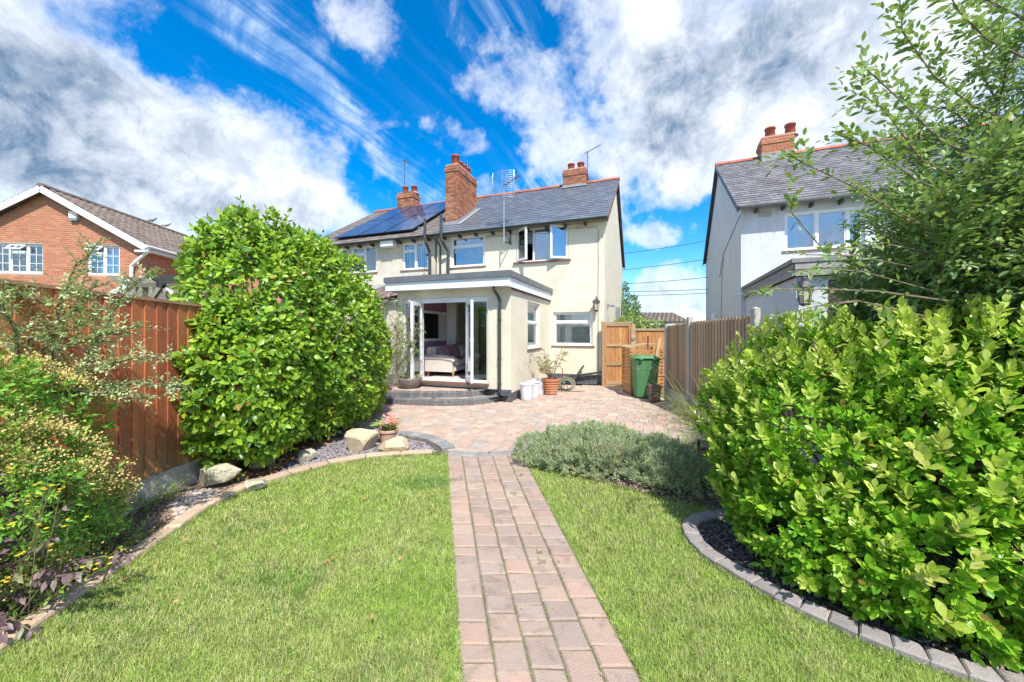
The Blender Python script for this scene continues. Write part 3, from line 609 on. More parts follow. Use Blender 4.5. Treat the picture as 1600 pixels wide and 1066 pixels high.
def window(parent, axis, b, a0, a1, z0, z1, cols, glass=None, out=-1, behind=None, fw=0.05, name='window', bars=None, sill=True):
    """uPVC window in plane b (outer face), out = direction of outside; cols: list of (f0, f1, transom or None)"""
    glass = glass or m_glass
    mb = MB(); d = 0.07
    o0, o1 = (b, b - out * d)
    rect_frame(mb, axis, a0, a1, z0, z1, o0, o1, fw)
    w_ = a1 - a0; pn = []
    for i, (f0, f1, tr) in enumerate(cols):
        c0 = a0 + w_ * f0; c1 = a0 + w_ * f1
        if i < len(cols) - 1:
            if axis == 'u': mb.box(c1 - fw / 2, c1 + fw / 2, o0, o1, z0 + fw, z1 - fw)
            else: mb.box(o0, o1, c1 - fw / 2, c1 + fw / 2, z0 + fw, z1 - fw)
        L = c0 + (fw if i == 0 else fw / 2); Rr = c1 - (fw if i == len(cols) - 1 else fw / 2)
        cells = [(z0 + fw, z1 - fw)]
        if tr:
            zt = z0 + (z1 - z0) * tr
            if axis == 'u': mb.box(L, Rr, o0, o1, zt - fw / 2, zt + fw / 2)
            else: mb.box(o0, o1, L, Rr, zt - fw / 2, zt + fw / 2)
            cells = [(z0 + fw, zt - fw / 2), (zt + fw / 2, z1 - fw)]
        for q0, q1 in cells:
            # sash bead inside the frame
            rect_frame(mb, axis, L + 0.003, Rr - 0.003, q0 + 0.003, q1 - 0.003, b - out * 0.012, b - out * 0.06, 0.028)
            pn.append((L + 0.03, Rr - 0.03, q0 + 0.03, q1 - 0.03))
            if bars:
                nx, nz = bars
                for k in range(1, nx):
                    x = L + (Rr - L) * k / nx
                    if axis == 'u': mb.box(x - 0.009, x + 0.009, b - out * 0.02, b - out * 0.033, q0 + 0.03, q1 - 0.03)
                zn = nz if q1 - q0 > 0.5 else 1
                for k in range(1, zn):
                    z = q0 + (q1 - q0) * k / zn
                    if axis == 'u': mb.box(L + 0.03, Rr - 0.03, b - out * 0.021, b - out * 0.034, z - 0.009, z + 0.009)
    fo = mb.build(name, m_upvc, parent)
    for L, Rr, q0, q1 in pn:
        g = MB()
        if axis == 'u': g.box(L, Rr, b - out * 0.035, b - out * 0.041, q0, q1)
        else: g.box(b - out * 0.035, b - out * 0.041, L, Rr, q0, q1)
        g.build('pane', glass, fo)
    if sill:
        s_ = MB()
        if axis == 'u': s_.box(a0 - 0.06, a1 + 0.06, b + out * 0.09, b - out * 0.02, z0 - 0.045, z0 - 0.003)
        else: s_.box(b + out * 0.09, b - out * 0.02, a0 - 0.06, a1 + 0.06, z0 - 0.045, z0 - 0.003)
        s_.build('sill', m_sill, fo)
    if behind:
        bb = MB(); bd = b - out * 0.13
        if behind == 'venetian':
            n = int((z1 - z0 - 0.1) / 0.05)
            for k in range(n):
                z = z0 + 0.06 + k * 0.05
                if axis == 'u': bb.bar((a0 + 0.06, bd, z), (a1 - 0.06, bd, z), 0.045, 0.004, up=(0, -out * 1.6, 1))
                else: bb.bar((bd, a0 + 0.06, z), (bd, a1 - 0.06, z), 0.045, 0.004, up=(-out * 1.6, 0, 1))
            bb.build('venetian_blind', m_blind, fo)
        elif behind == 'vertical':
            n = int((a1 - a0 - 0.1) / 0.10)
            for k in range(n):
                x = a0 + 0.07 + (k + 0.5) * (a1 - a0 - 0.14) / n
                bb.bar((x, bd, z0 + 0.05), (x, bd, z1 - 0.05), 0.088, 0.004, up=(random.uniform(0.1, 0.5), 1, 0))
            bb.build('vertical_blind', m_blind, fo)
        elif behind in ('net', 'netlow'):
            n = 40; zt = z1 - 0.05
            vs = []; fs = []
            for k in range(n + 1):
                x = a0 + 0.05 + (a1 - a0 - 0.1) * k / n; y = bd - out * 0.03 * math.sin(k * 1.9)
                for z in (z0 + 0.05, zt): vs.append((x, y, z) if axis == 'u' else (y, x, z))
            for k in range(n): fs.append((2 * k, 2 * k + 2, 2 * k + 3, 2 * k + 1))
            bb.add(vs, fs); bb.build('net_curtain', m_net, fo)
        elif behind == 'frost':
            if axis == 'u': bb.box(a0 + 0.05, a1 - 0.05, b - out * 0.045, b - out * 0.055, z0 + 0.05, z1 - 0.05)
            bb.build('frosted_glass', m_frost, fo)
    return fo

def slate_roof(parent, u0, u1, v0, z0, v1, z1, mat, course=0.24, wid=0.30, thick=0.012, name='slates', skip=None, tile=False):
    """lapped slates on the slope that runs from (v0, z0) at the eaves up to (v1, z1); one joined part"""
    L = math.hypot(v1 - v0, z1 - z0); d = Vector((0, (v1 - v0) / L, (z1 - z0) / L)); n = Vector((0, -d.z, d.y))
    if n.z < 0: n = -n
    rows = int(L / course) + 1; mb = MB()
    for r_ in range(rows):
        s0 = r_ * course - 0.02; s1 = min(L, s0 + course * 1.25)
        if s1 - s0 < 0.04: continue
        x = u0 - (wid / 2 if r_ % 2 else 0)
        while x < u1 - 0.01:
            a, b = max(x, u0), min(x + wid, u1); x += wid
            if b - a < 0.04: continue
            g = 0.004; j = random.uniform(-0.007, 0.007); li = random.uniform(0, 0.006)
            A0 = Vector((a + g, v0, z0)) + d * (s0 + j) + n * (thick * 1.5 + li); B0 = Vector((b - g, v0, z0)) + d * (s0 + j) + n * (thick * 1.5 + li)
            A1 = Vector((a + g, v0, z0)) + d * s1 + n * 0.004; B1 = Vector((b - g, v0, z0)) + d * s1 + n * 0.004
            lo = n * -(thick * 1.6)
            if tile:
                m_ = Vector(((a + b) / 2, v0, z0)); M0 = m_ + d * (s0 + j) + n * (thick * 1.5 - 0.028); M1 = m_ + d * s1 + n * (-0.02)
                A0 += n * 0.014; B0 += n * 0.014; A1 += n * 0.014; B1 += n * 0.014
                mb.add([A0, M0, B0, B1, M1, A1, A0 + lo, M0 + lo, B0 + lo], [(0, 1, 4, 5), (1, 2, 3, 4), (6, 7, 1, 0), (7, 8, 2, 1)])
            else:
                mb.add([A0, B0, B1, A1, A0 + lo, B0 + lo], [(0, 1, 2, 3), (4, 5, 1, 0), (4, 0, 3), (5, 2, 1)])
    return mb.build(name, mat, parent, kind='stuff')

def bricks_on(mb, face, a0, a1, z0, z1, b, out, course=0.075, length=0.225, gap=0.010, proud=0.008, ztop=None, zbot=None, skip=None):
    """running-bond stretcher faces on plane b; face 'u': spans x, 'v': spans y; ztop(a)/zbot(a) clip"""
    rows = int(round((z1 - z0) / course))
    for r_ in range(rows):
        q0 = z0 + r_ * course + gap / 2; q1 = z0 + (r_ + 1) * course - gap / 2
        x = a0 - (length / 2 if r_ % 2 else 0)
        while x < a1 - 0.005:
            p0, p1 = max(x + gap / 2, a0), min(x + length - gap / 2, a1); x += length
            if p1 - p0 < 0.03: continue
            c = (p0 + p1) / 2
            if ztop and q1 > ztop(c) : continue
            if zbot and q0 < zbot(c): continue
            for h in (skip or ()):
                if h[2] - 0.01 < q1 and q0 < h[3] + 0.01:
                    if p0 < h[0] < p1: p1 = h[0]
                    elif p0 < h[1] < p1: p0 = h[1]
                    elif h[0] <= p0 and p1 <= h[1]: p1 = p0
            if p1 - p0 < 0.02: continue
            pr = proud + random.uniform(-0.002, 0.003)
            e0, e1 = b - out * 0.002, b + out * pr; rn = random.random(); k = 0.003
            # five visible faces only
            def P(a, z, bb): return (a, bb, z) if face == 'u' else (bb, a, z)
            vs = [P(p0, q0, e0), P(p1, q0, e0), P(p1, q1, e0), P(p0, q1, e0), P(p0 + k, q0 + k, e1), P(p1 - k, q0 + k, e1), P(p1 - k, q1 - k, e1), P(p0 + k, q1 - k, e1)]
            mb.add(vs, [(4, 5, 6, 7), (0, 1, 5, 4), (1, 2, 6, 5), (2, 3, 7, 6), (3, 0, 4, 7)], rn)

def chimney(parent, name, u0, u1, v0, v1, z0, z1, pots, zb=None, mat=None, label=None, band=True, pot_r=0.12, pot_h=0.38, flash=0.16, cut=None):
    """brick stack: mortar core > brickwork, pots, flashing. pots: (u, v, r, h). cut(v) = roof height there"""
    mat = mat or m_brick
    core = MB(); core.box(u0 + 0.006, u1 - 0.006, v0 + 0.006, v1 - 0.006, z0, z1 - 0.004)
    zc = z1 - 0.30
    core.box(u0 - 0.026, u1 + 0.026, v0 - 0.026, v1 + 0.026, zc + 0.003, z1 - 0.15) if band else None
    st = core.build(name, m_mortar_dark, parent, label=label)
    b = MB()
    zf = (lambda v: -9) if cut is None else cut
    for (face, a0, a1, bb, out) in (('u', u0, u1, v0, -1), ('u', u0, u1, v1, 1), ('v', v0, v1, u0, -1), ('v', v0, v1, u1, 1)):
        zbf = (lambda c, bb=bb, face=face: zf(bb if face == 'u' else c) + 0.02)
        bricks_on(b, face, a0, a1, z0, z1, bb, out, zbot=zbf)
        if band: bricks_on(b, face, a0 - 0.03, a1 + 0.03, zc, zc + 0.15, bb + out * 0.03, out)
    b.build('brick', mat, st, kind='stuff')
    for (pu, pv, r_, h_) in pots:
        p = MB(); p.lathe([(r_ * 0.96, 0), (r_, 0.02), (r_ * 0.9, h_ * 0.8), (r_ * 1.05, h_ * 0.83), (r_ * 1.05, h_ * 0.93), (r_ * 0.96, h_), (r_ * 0.8, h_), (r_ * 0.78, h_ - 0.1)], (pu, pv, z1 + 0.01), 18)
        p.build('chimney_pot', m_pot, st, smooth=True)
        f = MB(); f.lathe([(r_ * 1.5, -0.01), (r_ * 1.1, 0.06), (r_, 0.07)], (pu, pv, z1), 12); f.build('flaunching', m_mortar, st)
    return st

def aerial(name, label, base, h, head, parent_rot=0.0, style='yagi', r=0.014):
    t = thing(name, label, 'aerial', base, parent_rot)
    m = MB(); m.tube([(0, 0, 0), (0, 0, h)], r, 8); m.build('mast', m_alu, t)
    return t

# ------------------------------------------------------------------ main house
A = House(2.83, 11.35, 0.35)
ZE, ZR, DD, OV = 5.08, 7.93, 8.5, 0.27        # eaves height, ridge height, depth, eaves overhang
PITCH = (ZR - ZE) / (DD / 2 + OV)
ROOFPL = ((0, -PITCH, 1), ZE + PITCH * OV)      # z - PITCH*v = ZE + PITCH*OV
UP = A.V(683, 0).x                              # party line
house = thing('rendered_house', 'cream pebbledashed house with blue-grey slate roof and flat-roofed garden extension', 'house', (A.x, A.y, 0), -A.a)
UI, WV = -1.74, -3.55                           # extension: right face, front face
UL = A.V(621, WV).x                             # extension: left end

w1 = [A.V(704, 0, 369), A.V(757, 0, 417)]; w2 = [A.V(806, 0, 352), A.V(888, 0, 406)]; w3 = [A.V(864.5, 0, 488.3), A.V(926, 0, 540.5)]
W1 = (w1[0].x, w1[1].x, A.V(757, 0, 415).z, A.V(757, 0, 366).z)
W2 = (w2[0].x, w2[1].x, A.V(845, 0, 408).z, A.V(845, 0, 355).z)
W3 = (w3[0].x, w3[1].x, A.V(895, 0, 540).z, A.V(895, 0, 487.5).z)
mb = MB()
openings = [W1, W2, W3, (UL + 0.5, UI - 0.6, 0.40, 2.45)]
wall_holes(mb, 'u', UP, 0, 0.16, ZE + 0.02, 0, 0.27, openings)
# gable wall on the right
mb.xprism([(0.27, 0.16), (DD, 0.16), (DD, ZE - 0.05), (DD / 2, ZR - 0.14), (0.27, ZE + 0.04), ], -0.27, 0.0)
mb.box(UP, 0, DD, DD + 0.2, 0.16, ZE - 0.06)
mb.xprism([(0.27, 0.16), (DD, 0.16), (DD, ZE - 0.10), (DD / 2, ZR - 0.2), (0.27, ZE)], UP - 0.10, UP)
mb.build('wall', m_render, house)
mb = MB(); mb.box(UP, -0.0, -0.012, 0.27, 0, 0.158); mb.box(-0.25, 0.012, 0.272, DD, 0, 0.158); mb.box(UI + 0.0, -0.0, -0.016, -0.0125, 0.0, 0.30); mb.box(0.001, 0.016, -0.016, DD, 0.0, 0.30)
mb.build('plinth', m_plinth, house)
mb = MB(); mb.box(UP + 0.01, -0.28, 0.28, DD - 0.01, 2.62, 2.80); mb.box(UP + 0.01, -0.28, 0.28, DD - 0.01, 4.86, 4.90)
mb.build('ceiling', m_white_in, house)

# roof: deck, slates, ridge, verge, gutter, rafter ends
mb = MB()
t_ = 0.06
mb.xprism([(-OV, ZE), (DD / 2, ZR), (DD + OV, ZE), (DD + OV, ZE - t_), (DD / 2, ZR - t_ - 0.02), (-OV, ZE - t_)], UP, 0.13)
roof = mb.build('roof', m_trimgrey, house)
slate_roof(roof, UP + 0.005, 0.14, -OV - 0.03, ZE - 0.01, DD / 2, ZR, m_slate, name='slate')
mb = MB()
x = UP
while x < 0.13:
    e = min(x + 0.45, 0.16); prof = [(DD / 2 + 0.13 * math.cos(t), ZR - 0.03 + 0.12 * math.sin(t)) for t in np.linspace(0, math.pi, 7)]
    k = MB(); k.xprism(prof[::-1], x + 0.004, e - 0.004); k.build('ridge_tile', m_ridge, roof); x += 0.45
mb = MB()
for (va, za, vb, zb) in ((-OV - 0.02, ZE - 0.03, DD / 2, ZR - 0.02), (DD + OV + 0.02, ZE - 0.03, DD / 2, ZR - 0.02)):
    mb.bar((0.118, va, za - 0.06), (0.118, vb, zb - 0.06), 0.028, 0.16, up=(0, 0, 1))
mb.build('barge_board', m_sill, roof)
def gutter(parent, u0, u1, v, z, mat, r_=0.055):
    g = MB(); n = 7; vs = []; fs = []
    for u in (u0, u1):
        for rr in (r_, r_ - 0.006):
            for k in range(n): t = math.pi + math.pi * k / (n - 1); vs.append((u, v + rr * math.cos(t), z + rr * math.sin(t)))
    for k in range(n - 1):
        fs.append((k, k + 1, 2 * n + k + 1, 2 * n + k)); fs.append((n + k, 3 * n + k, 3 * n + k + 1, n + k + 1))
        fs.append((k, n + k, n + k + 1, k + 1)); fs.append((2 * n + k, 2 * n + k + 1, 3 * n + k + 1, 3 * n + k))
    fs.append((0, 2 * n, 3 * n, n)); fs.append((n - 1, 2 * n - 1, 4 * n - 1, 3 * n - 1))
    g.add(vs, fs)
    u = u0 + 0.3
    while u < u1: g.box(u - 0.012, u + 0.012, v - 0.006 - r_, v + r_ + 0.004, z - r_ - 0.008, z - r_ + 0.004); u += 0.9
    return g.build('gutter', mat, parent)
gutter(house, UP, 0.10, -OV - 0.07, ZE - 0.02, m_black)
u = UP + 0.35
rafter = MB(); rafter.box(-0.03, 0.03, -0.20, 0, -0.05, 0.05); rme = rafter.mesh('rafter_end', m_steel_dark)
while u < -0.05: obj('rafter_end', rme, house, (u, -0.002, ZE - 0.12)); u += 0.62
mb = MB(); mb.box(UP, 0.1, -OV + 0.01, -0.003, ZE - 0.075, ZE - 0.062); mb.build('soffit', m_oldwood, house)

# windows
window(house, 'u', 0.06, *W1[:2], *W1[2:], [(0, 1, 0.68)], glass=m_glass_up, behind='frost')
wf = W2; ww = wf[1] - wf[0]
# three-light window, outer sashes standing open
mb = MB(); rect_frame(mb, 'u', wf[0], wf[1], wf[2], wf[3], 0.06, 0.13, 0.05)
c1_, c2_ = wf[0] + ww * 0.34, wf[0] + ww * 0.665
for c in (c1_, c2_): mb.box(c - 0.03, c + 0.03, 0.06, 0.13, wf[2] + 0.05, wf[3] - 0.05)
w2o = mb.build('window', m_upvc, house)
g = MB(); g.box(c1_ + 0.03, c2_ - 0.03, 0.09, 0.096, wf[2] + 0.05, wf[3] - 0.05); g.build('pane', m_glass_up, w2o)
g = MB(); g.box(wf[0] - 0.08, wf[1] + 0.08, -0.07, 0.05, wf[2] - 0.05, wf[2] - 0.003); g.build('sill', m_sill, w2o)
g = MB()
for k in range(60):
    pass
def curtain(parent, a0, a1, z0, z1, b, mat, n=40, amp=0.03, name='net_curtain'):
    vs = []; fs = []; bb = MB()
    for k in range(n + 1):
        x = a0 + (a1 - a0) * k / n
        for z in (z0, z1): vs.append((x, b + amp * math.sin(k * 1.9), z))
    for k in range(n): fs.append((2 * k, 2 * k + 2, 2 * k + 3, 2 * k + 1))
    bb.add(vs, fs); return bb.build(name, mat, parent)
curtain(w2o, c1_ - 0.02, wf[1] - 0.05, wf[2] + 0.05, wf[3] - 0.05, 0.24, m_net)
curtain(w2o, wf[0] + 0.05, c1_ - 0.02, (wf[2] + wf[3]) / 2 + 0.1, wf[3] - 0.05, 0.24, m_net)
def sash(parent, hinge, width, z0, z1, ang, side, glass=m_glass_up, name='sash', y=0.05, fw=0.065, handle=False):
    """casement leaf hinged at u = hinge; side +1 extends to +u when closed, ang swings it outwards (towards -v)"""
    m = MB(); rect_frame(m, 'u', 0, width, z0, z1, -0.03, 0.03, fw)
    T = Matrix.Translation((hinge, y, 0)) @ Matrix.Rotation(-ang if side > 0 else ang, 4, 'Z')
    if side < 0: T = T @ Matrix.Scale(-1, 4, (1, 0, 0))
    m.xform(T); o = m.build(name, m_upvc, parent)
    if side < 0: o.data.flip_normals()
    g = MB(); g.box(fw - 0.005, width - fw + 0.005, -0.004, 0.004, z0 + fw - 0.005, z1 - fw + 0.005); g.xform(T); g.build('pane', glass, o)
    if handle:
        h = MB(); zc = (z0 + z1) / 2
        for s_ in (-1, 1):
            h.box(width - 0.075, width - 0.035, s_ * 0.032, s_ * 0.042, zc - 0.11, zc + 0.11); h.bar((width - 0.055, s_ * 0.06, zc + 0.02), (width - 0.18, s_ * 0.06, zc + 0.02), 0.02, 0.02)
            h.bar((width - 0.055, s_ * 0.03, zc + 0.02), (width - 0.055, s_ * 0.07, zc + 0.02), 0.02, 0.02)
        h.xform(T); h.build('handle', m_alu, o)
    return o
sash(house, wf[0] + 0.03, c1_ - wf[0] - 0.02, wf[2] + 0.03, wf[3] - 0.02, R(40), 1)
sash(house, wf[1] - 0.03, wf[1] - c2_ - 0.02, wf[2] + 0.03, wf[3] - 0.02, R(27), -1)
window(house, 'u', 0.06, *W3[:2], *W3[2:], [(0, 1, 0.70)], behind='venetian')
# air bricks, cable, gas pipe, rain pipes and soil pipes
for px, py in ((800 + 105, 355), (764, 371), (783.5, 368)):
    c = A.V(px, 0, py); m = MB(); m.box(c.x - 0.10, c.x + 0.10, -0.006, -0.001, c.z - 0.07, c.z + 0.07)
    for i in range(6):
        for j in range(3): m.box(c.x - 0.085 + i * 0.03, c.x - 0.067 + i * 0.03, -0.010, -0.006, c.z - 0.05 + j * 0.04, c.z - 0.025 + j * 0.04)
    m.build('air_brick', m_render_old, house)
m = MB(); x = A.V(935, 0).x; pts = [(x, -0.012, 0.42)] + [(x + random.uniform(-0.008, 0.008), -0.012, z) for z in np.linspace(0.7, ZE - 0.35, 9)] + [(x - 0.05, -0.02, ZE - 0.22)] + [(x - 0.05 - k * 0.35, -0.02, ZE - 0.20 - 0.02 * (k % 2)) for k in range(1, 12)]
m.tube(pts, 0.008, 6); m.build('cable', m_grey, house)
def pipe(parent, pts, r_, mat=m_black, name='rain_pipe', collars=()):
    m = MB(); m.tube(pts, r_, 10)
    for z in collars: m.lathe([(r_, -0.03), (r_ * 1.25, -0.03), (r_ * 1.25, 0.03), (r_, 0.03)], (pts[-1][0], pts[-1][1], z), 10)
    return m.build(name, mat, parent, smooth=False)
x = A.V(691.5, -0.3).x; x2 = A.V(700.5, -0.12).x
zt = A.V(691, -0.38, 335).z
pipe(house, [(x, -0.40, zt), (x, -0.40, ZE - 0.15), (x + 0.03, -0.38, ZE - 0.3), (x2, -0.14, ZE - 0.62), (x2, -0.12, 3.1)], 0.052, name='soil_pipe', collars=(4.3, 3.6))
x = A.V(688, -0.1).x
pipe(house, [(x - 0.05, -OV - 0.06, ZE - 0.06), (x - 0.05, -OV - 0.06, ZE - 0.16), (x, -0.1, ZE - 0.42), (x, -0.1, 3.1)], 0.034)
# box, lamp and sensor on the right-hand wall
c = A.Uu(962.5, 0, 491); m = MB(); m.box(0.003, 0.14, c.y - 0.28, c.y + 0.28, c.z - 0.30, c.z + 0.27); m.build('meter_box', m_grey, house)
m = MB(); m.tube([(0.06, c.y - 0.1, c.z - 0.3), (0.06, c.y - 0.1, c.z - 0.5), (0.06, c.y - 0.2, c.z - 0.6), (0.06, c.y - 0.2, 1.3)], 0.02, 8); m.build('gas_pipe', m_steel_dark, house)
c = A.Uu(949, 0, 478); m = MB(); m.box(0.003, 0.05, c.y - 0.05, c.y + 0.05, c.z - 0.06, c.z + 0.06); m.tube([(0.05, c.y, c.z), (0.14, c.y - 0.02, c.z + 0.01)], 0.02, 8); m.lathe([(0.06, 0), (0.065, 0.05), (0.03, 0.09)], (0.18, c.y, c.z - 0.04), 12); m.build('security_light', m_grey, house)
lan = A.V(931.5, -0.16, 478)
def lantern(parent, c, mat, s_=1.0, name='wall_lantern', wall=0.0):
    m = MB(); x, y, z = c
    for a in range(6):
        t = math.pi / 3 * a; m.bar((x + 0.05 * s_ * math.cos(t), y + 0.05 * s_ * math.sin(t), z - 0.10 * s_), (x + 0.075 * s_ * math.cos(t), y + 0.075 * s_ * math.sin(t), z + 0.08 * s_), 0.010, 0.010)
    m.lathe([(0.055 * s_, -0.115 * s_), (0.055 * s_, -0.10 * s_)], c, 6); m.lathe([(0.095 * s_, 0.08 * s_), (0.09 * s_, 0.095 * s_), (0.04 * s_, 0.15 * s_), (0.012, 0.16 * s_), (0.018, 0.19 * s_), (0.0, 0.21 * s_)], c, 6)
    m.lathe([(0.03 * s_, -0.13 * s_), (0.05 * s_, -0.115 * s_)], c, 6)
    m.tube([(x, y, z + 0.17 * s_), (x, y + (wall - y) * 0.5, z + 0.22 * s_), (x, wall - 0.01, z + 0.10 * s_)], 0.010, 6); m.box(x - 0.03, x + 0.03, wall - 0.02, wall - 0.002, z - 0.05 * s_, z + 0.17 * s_)
    o = m.build(name, mat, parent); g = MB(); g.lathe([(0.046 * s_, -0.095 * s_), (0.068 * s_, 0.078 * s_)], c, 6); g.build('lantern_glass', m_amber, o); return o
lantern(house, tuple(lan), m_steel_dark, 1.35)

# chimney stacks of the main house
zroof = lambda v: ZE + PITCH * (v + OV)
su0, su1 = A.V(696, 0.55, 300).x, A.V(715.5, 0.55, 300).x
sv1 = A.Uu(744.5, su1, 300).y
zt = A.V(714, 0.55, 254.5).z
pts_ = [(su0 + (su1 - su0) * 0.5, 0.55 + 0.30 + k * (sv1 - 1.15) / 3, 0.14 if k else 0.16, (0.42, 0.30, 0.32, 0.34)[k]) for k in range(4)]
st = chimney(house, 'chimney_stack', su0, su1, 0.55, sv1, zroof(0.55) - 0.3, zt, pts_, cut=zroof, label='tall wide brick chimney stack with four clay pots')
m = MB(); n_ = 16
for k in range(n_):
    v = 0.55 + (sv1 - 0.55) * k / n_; dv = (sv1 - 0.55) / n_
    m.box(su1 + 0.012, su1 + 0.02, v, v + dv * 0.92, zroof(v), zroof(v + dv) + 0.13)
m.box(su0 - 0.02, su1 + 0.03, 0.50, 0.536, zroof(0.5) - 0.02, zroof(0.55) + 0.12); m.bar((su1 + 0.09, 0.45, zroof(0.45) + 0.045), (su1 + 0.09, sv1 + 0.1, zroof(sv1 + 0.1) + 0.045), 0.16, 0.012, up=(0, -PITCH, 1))
m.build('lead_flashing', m_lead, st)
m = MB(); c0 = Vector(pts_[3][:2] + (zt + 0.34,))
for k in range(6): t = k * math.pi / 3; m.bar(c0 + Vector((0.08 * math.cos(t), 0.08 * math.sin(t), 0)), c0 + Vector((0, 0, 0.34)), 0.012, 0.012)
m.build('pot_guard', m_steel_dark, st)
ru0, ru1 = A.V(880, DD / 2 - 0.35, 275).x, A.V(915, DD / 2 - 0.35, 275).x
zt2 = A.V(898, DD / 2 - 0.35, 262.5).z
st = chimney(house, 'chimney_stack', ru0, ru1, DD / 2 - 0.35, DD / 2 + 0.35, ZR - 0.5, zt2, [(ru0 + (ru1 - ru0) * 0.3, DD / 2 - 0.05, 0.15, 0.30), (ru0 + (ru1 - ru0) * 0.72, DD / 2 + 0.05, 0.15, 0.34)], cut=zroof, label='small brick chimney stack on the ridge with two pots')
m = MB(); m.box(ru0 - 0.02, ru1 + 0.02, DD / 2 - 0.39, DD / 2 - 0.363, zroof(DD / 2 - 0.4) - 0.02, zroof(DD / 2 - 0.4) + 0.14); m.bar((ru0 - 0.1, DD / 2 - 0.42, zroof(DD / 2 - 0.42) + 0.06), (ru1 + 0.1, DD / 2 - 0.42, zroof(DD / 2 - 0.42) + 0.06), 0.14, 0.012, up=(0, -PITCH, 1)); m.build('lead_flashing', m_lead, st)

# ------------------------------------------------------------------ extension
ZF, ZS = 2.98, 2.66
du0, du1 = A.V(629, WV).x, A.V(762.5, WV).x
ZD0, ZD1 = 0.40, A.V(700, WV, 465).z
sv = (A.Uu(824.6, UI, 500).y, A.Uu(843.5, UI, 500).y)
SW = (sv[0], sv[1], A.Uu(843, UI, 543).z, A.Uu(824.6, UI, 470.5).z)
mb = MB()
wall_holes(mb, 'u', UL, UI - 0.27, 0.0, ZS + 0.1, WV, WV + 0.27, [(du0, du1, ZD0, ZD1)])
wall_holes(mb, 'v', WV, -0.001, 0.0, ZS + 0.1, UI - 0.27, UI, [SW])
mb.box(UL - 0.0, UL + 0.25, WV + 0.27, -0.001, 0.0, ZS + 0.1)
mb.build('extension_wall', m_render, house)
mb = MB(); mb.box(UL - 0.01, UI + 0.012, WV - 0.012, WV - 0.001, 0, 0.27); mb.box(UI + 0.001, UI + 0.013, WV - 0.0, -0.02, 0, 0.20); mb.build('extension_plinth', m_plinth, house)
# flat roof: fascia boards, grey trim, deck, soffit
fo_, so_ = 0.30, 0.055
mb = MB(); FL = UL - 0.12
mb.box(FL, UI + so_, WV - fo_, WV - fo_ + 0.02, ZS, ZF - 0.10); mb.box(UI + so_, UI + so_ + 0.02, WV - fo_, -0.003, ZS - 0.02, ZF - 0.10)
mb.box(FL, UI + so_ - 0.001, WV - fo_ + 0.021, WV - 0.002, ZS + 0.002, ZS + 0.014); mb.box(FL - 0.02, FL - 0.001, WV - fo_, -0.003, ZS, ZF - 0.10)
mb.build('fascia', m_fascia, house)
mb = MB(); g_ = 0.045
mb.box(FL - g_, UI + so_ + g_, WV - fo_ - g_, WV - fo_ - 0.002, ZF - 0.12, ZF + 0.02); mb.box(UI + so_ + 0.022, UI + so_ + g_ + 0.02, WV - fo_ - 0.001, -0.003, ZF - 0.12, ZF + 0.02); mb.box(FL - 0.06, FL - 0.021, WV - fo_, -0.003, ZF - 0.12, ZF + 0.02)
mb.build('roof_edge_trim', m_trimgrey, house)
mb = MB(); mb.box(FL, UI + so_, WV - fo_ + 0.021, -0.003, ZS + 0.12, ZF - 0.05); mb.build('flat_roof', m_felt, house)
m = MB(); m.box(UI + 0.001, UI + 0.02, WV, -0.003, ZS - 0.06, ZS - 0.025); m.build('drip_strip', m_sill, house)
# rain pipe at the corner
x = A.V(780, WV - 0.1).x; xt = A.V(771, WV - 0.25, 441).x
pipe(house, [(xt, WV - 0.24, ZS - 0.0), (xt, WV - 0.24, ZS - 0.07), (x - 0.02, WV - 0.10, ZS - 0.22), (x, WV - 0.07, ZS - 0.32), (x, WV - 0.07, 0.18)], 0.036, collars=(1.9, 1.0, 0.4))
# door set
ux0, ux1 = A.V(656.5, WV).x, A.V(730, WV).x
mb = MB(); y0, y1 = WV + 0.05, WV + 0.12
rect_frame(mb, 'u', du0, du1, ZD0, ZD1, y0, y1, 0.055)
for x in (ux0, ux1): mb.box(x - 0.03, x + 0.03, y0 - 0.004, y1, ZD0 + 0.055, ZD1 - 0.055)
mb.box(du0 + 0.056, du1 - 0.056, y0 - 0.002, y1, ZD1 - 0.12, ZD1 - 0.056)
ds = mb.build('door_frame', m_upvc, house)
for a_, b_ in ((du0 + 0.055, ux0 - 0.03), (ux1 + 0.03, du1 - 0.055)):
    g = MB(); g.box(a_, b_, y0 + 0.03, y0 + 0.036, ZD0 + 0.055, ZD1 - 0.12); g.build('side_light', m_glass, ds)
g = MB(); g.box(du0 - 0.06, du1 + 0.03, WV - 0.10, WV + 0.05, ZD0 - 0.05, ZD0 - 0.004); g.build('threshold', m_sill, ds)
g = MB(); xv = (ux0 + ux1) / 2; g.box(xv - 0.16, xv + 0.2, y0 - 0.02, y0 - 0.006, ZD1 - 0.09, ZD1 - 0.065); g.build('trickle_vent', m_upvc, ds)
lw = (ux1 - ux0 - 0.06) / 2
sash(ds, ux0 + 0.03, lw, ZD0 + 0.05, ZD1 - 0.12, R(78), 1, m_glass, 'french_door', WV + 0.03, 0.09, True)
sash(ds, ux1 - 0.03, lw, ZD0 + 0.05, ZD1 - 0.12, R(128), -1, m_glass, 'french_door', WV + 0.03, 0.09, True)
window(house, 'v', UI - 0.06, *SW, [(0, 1, 0.56)], out=1, behind='venetian')
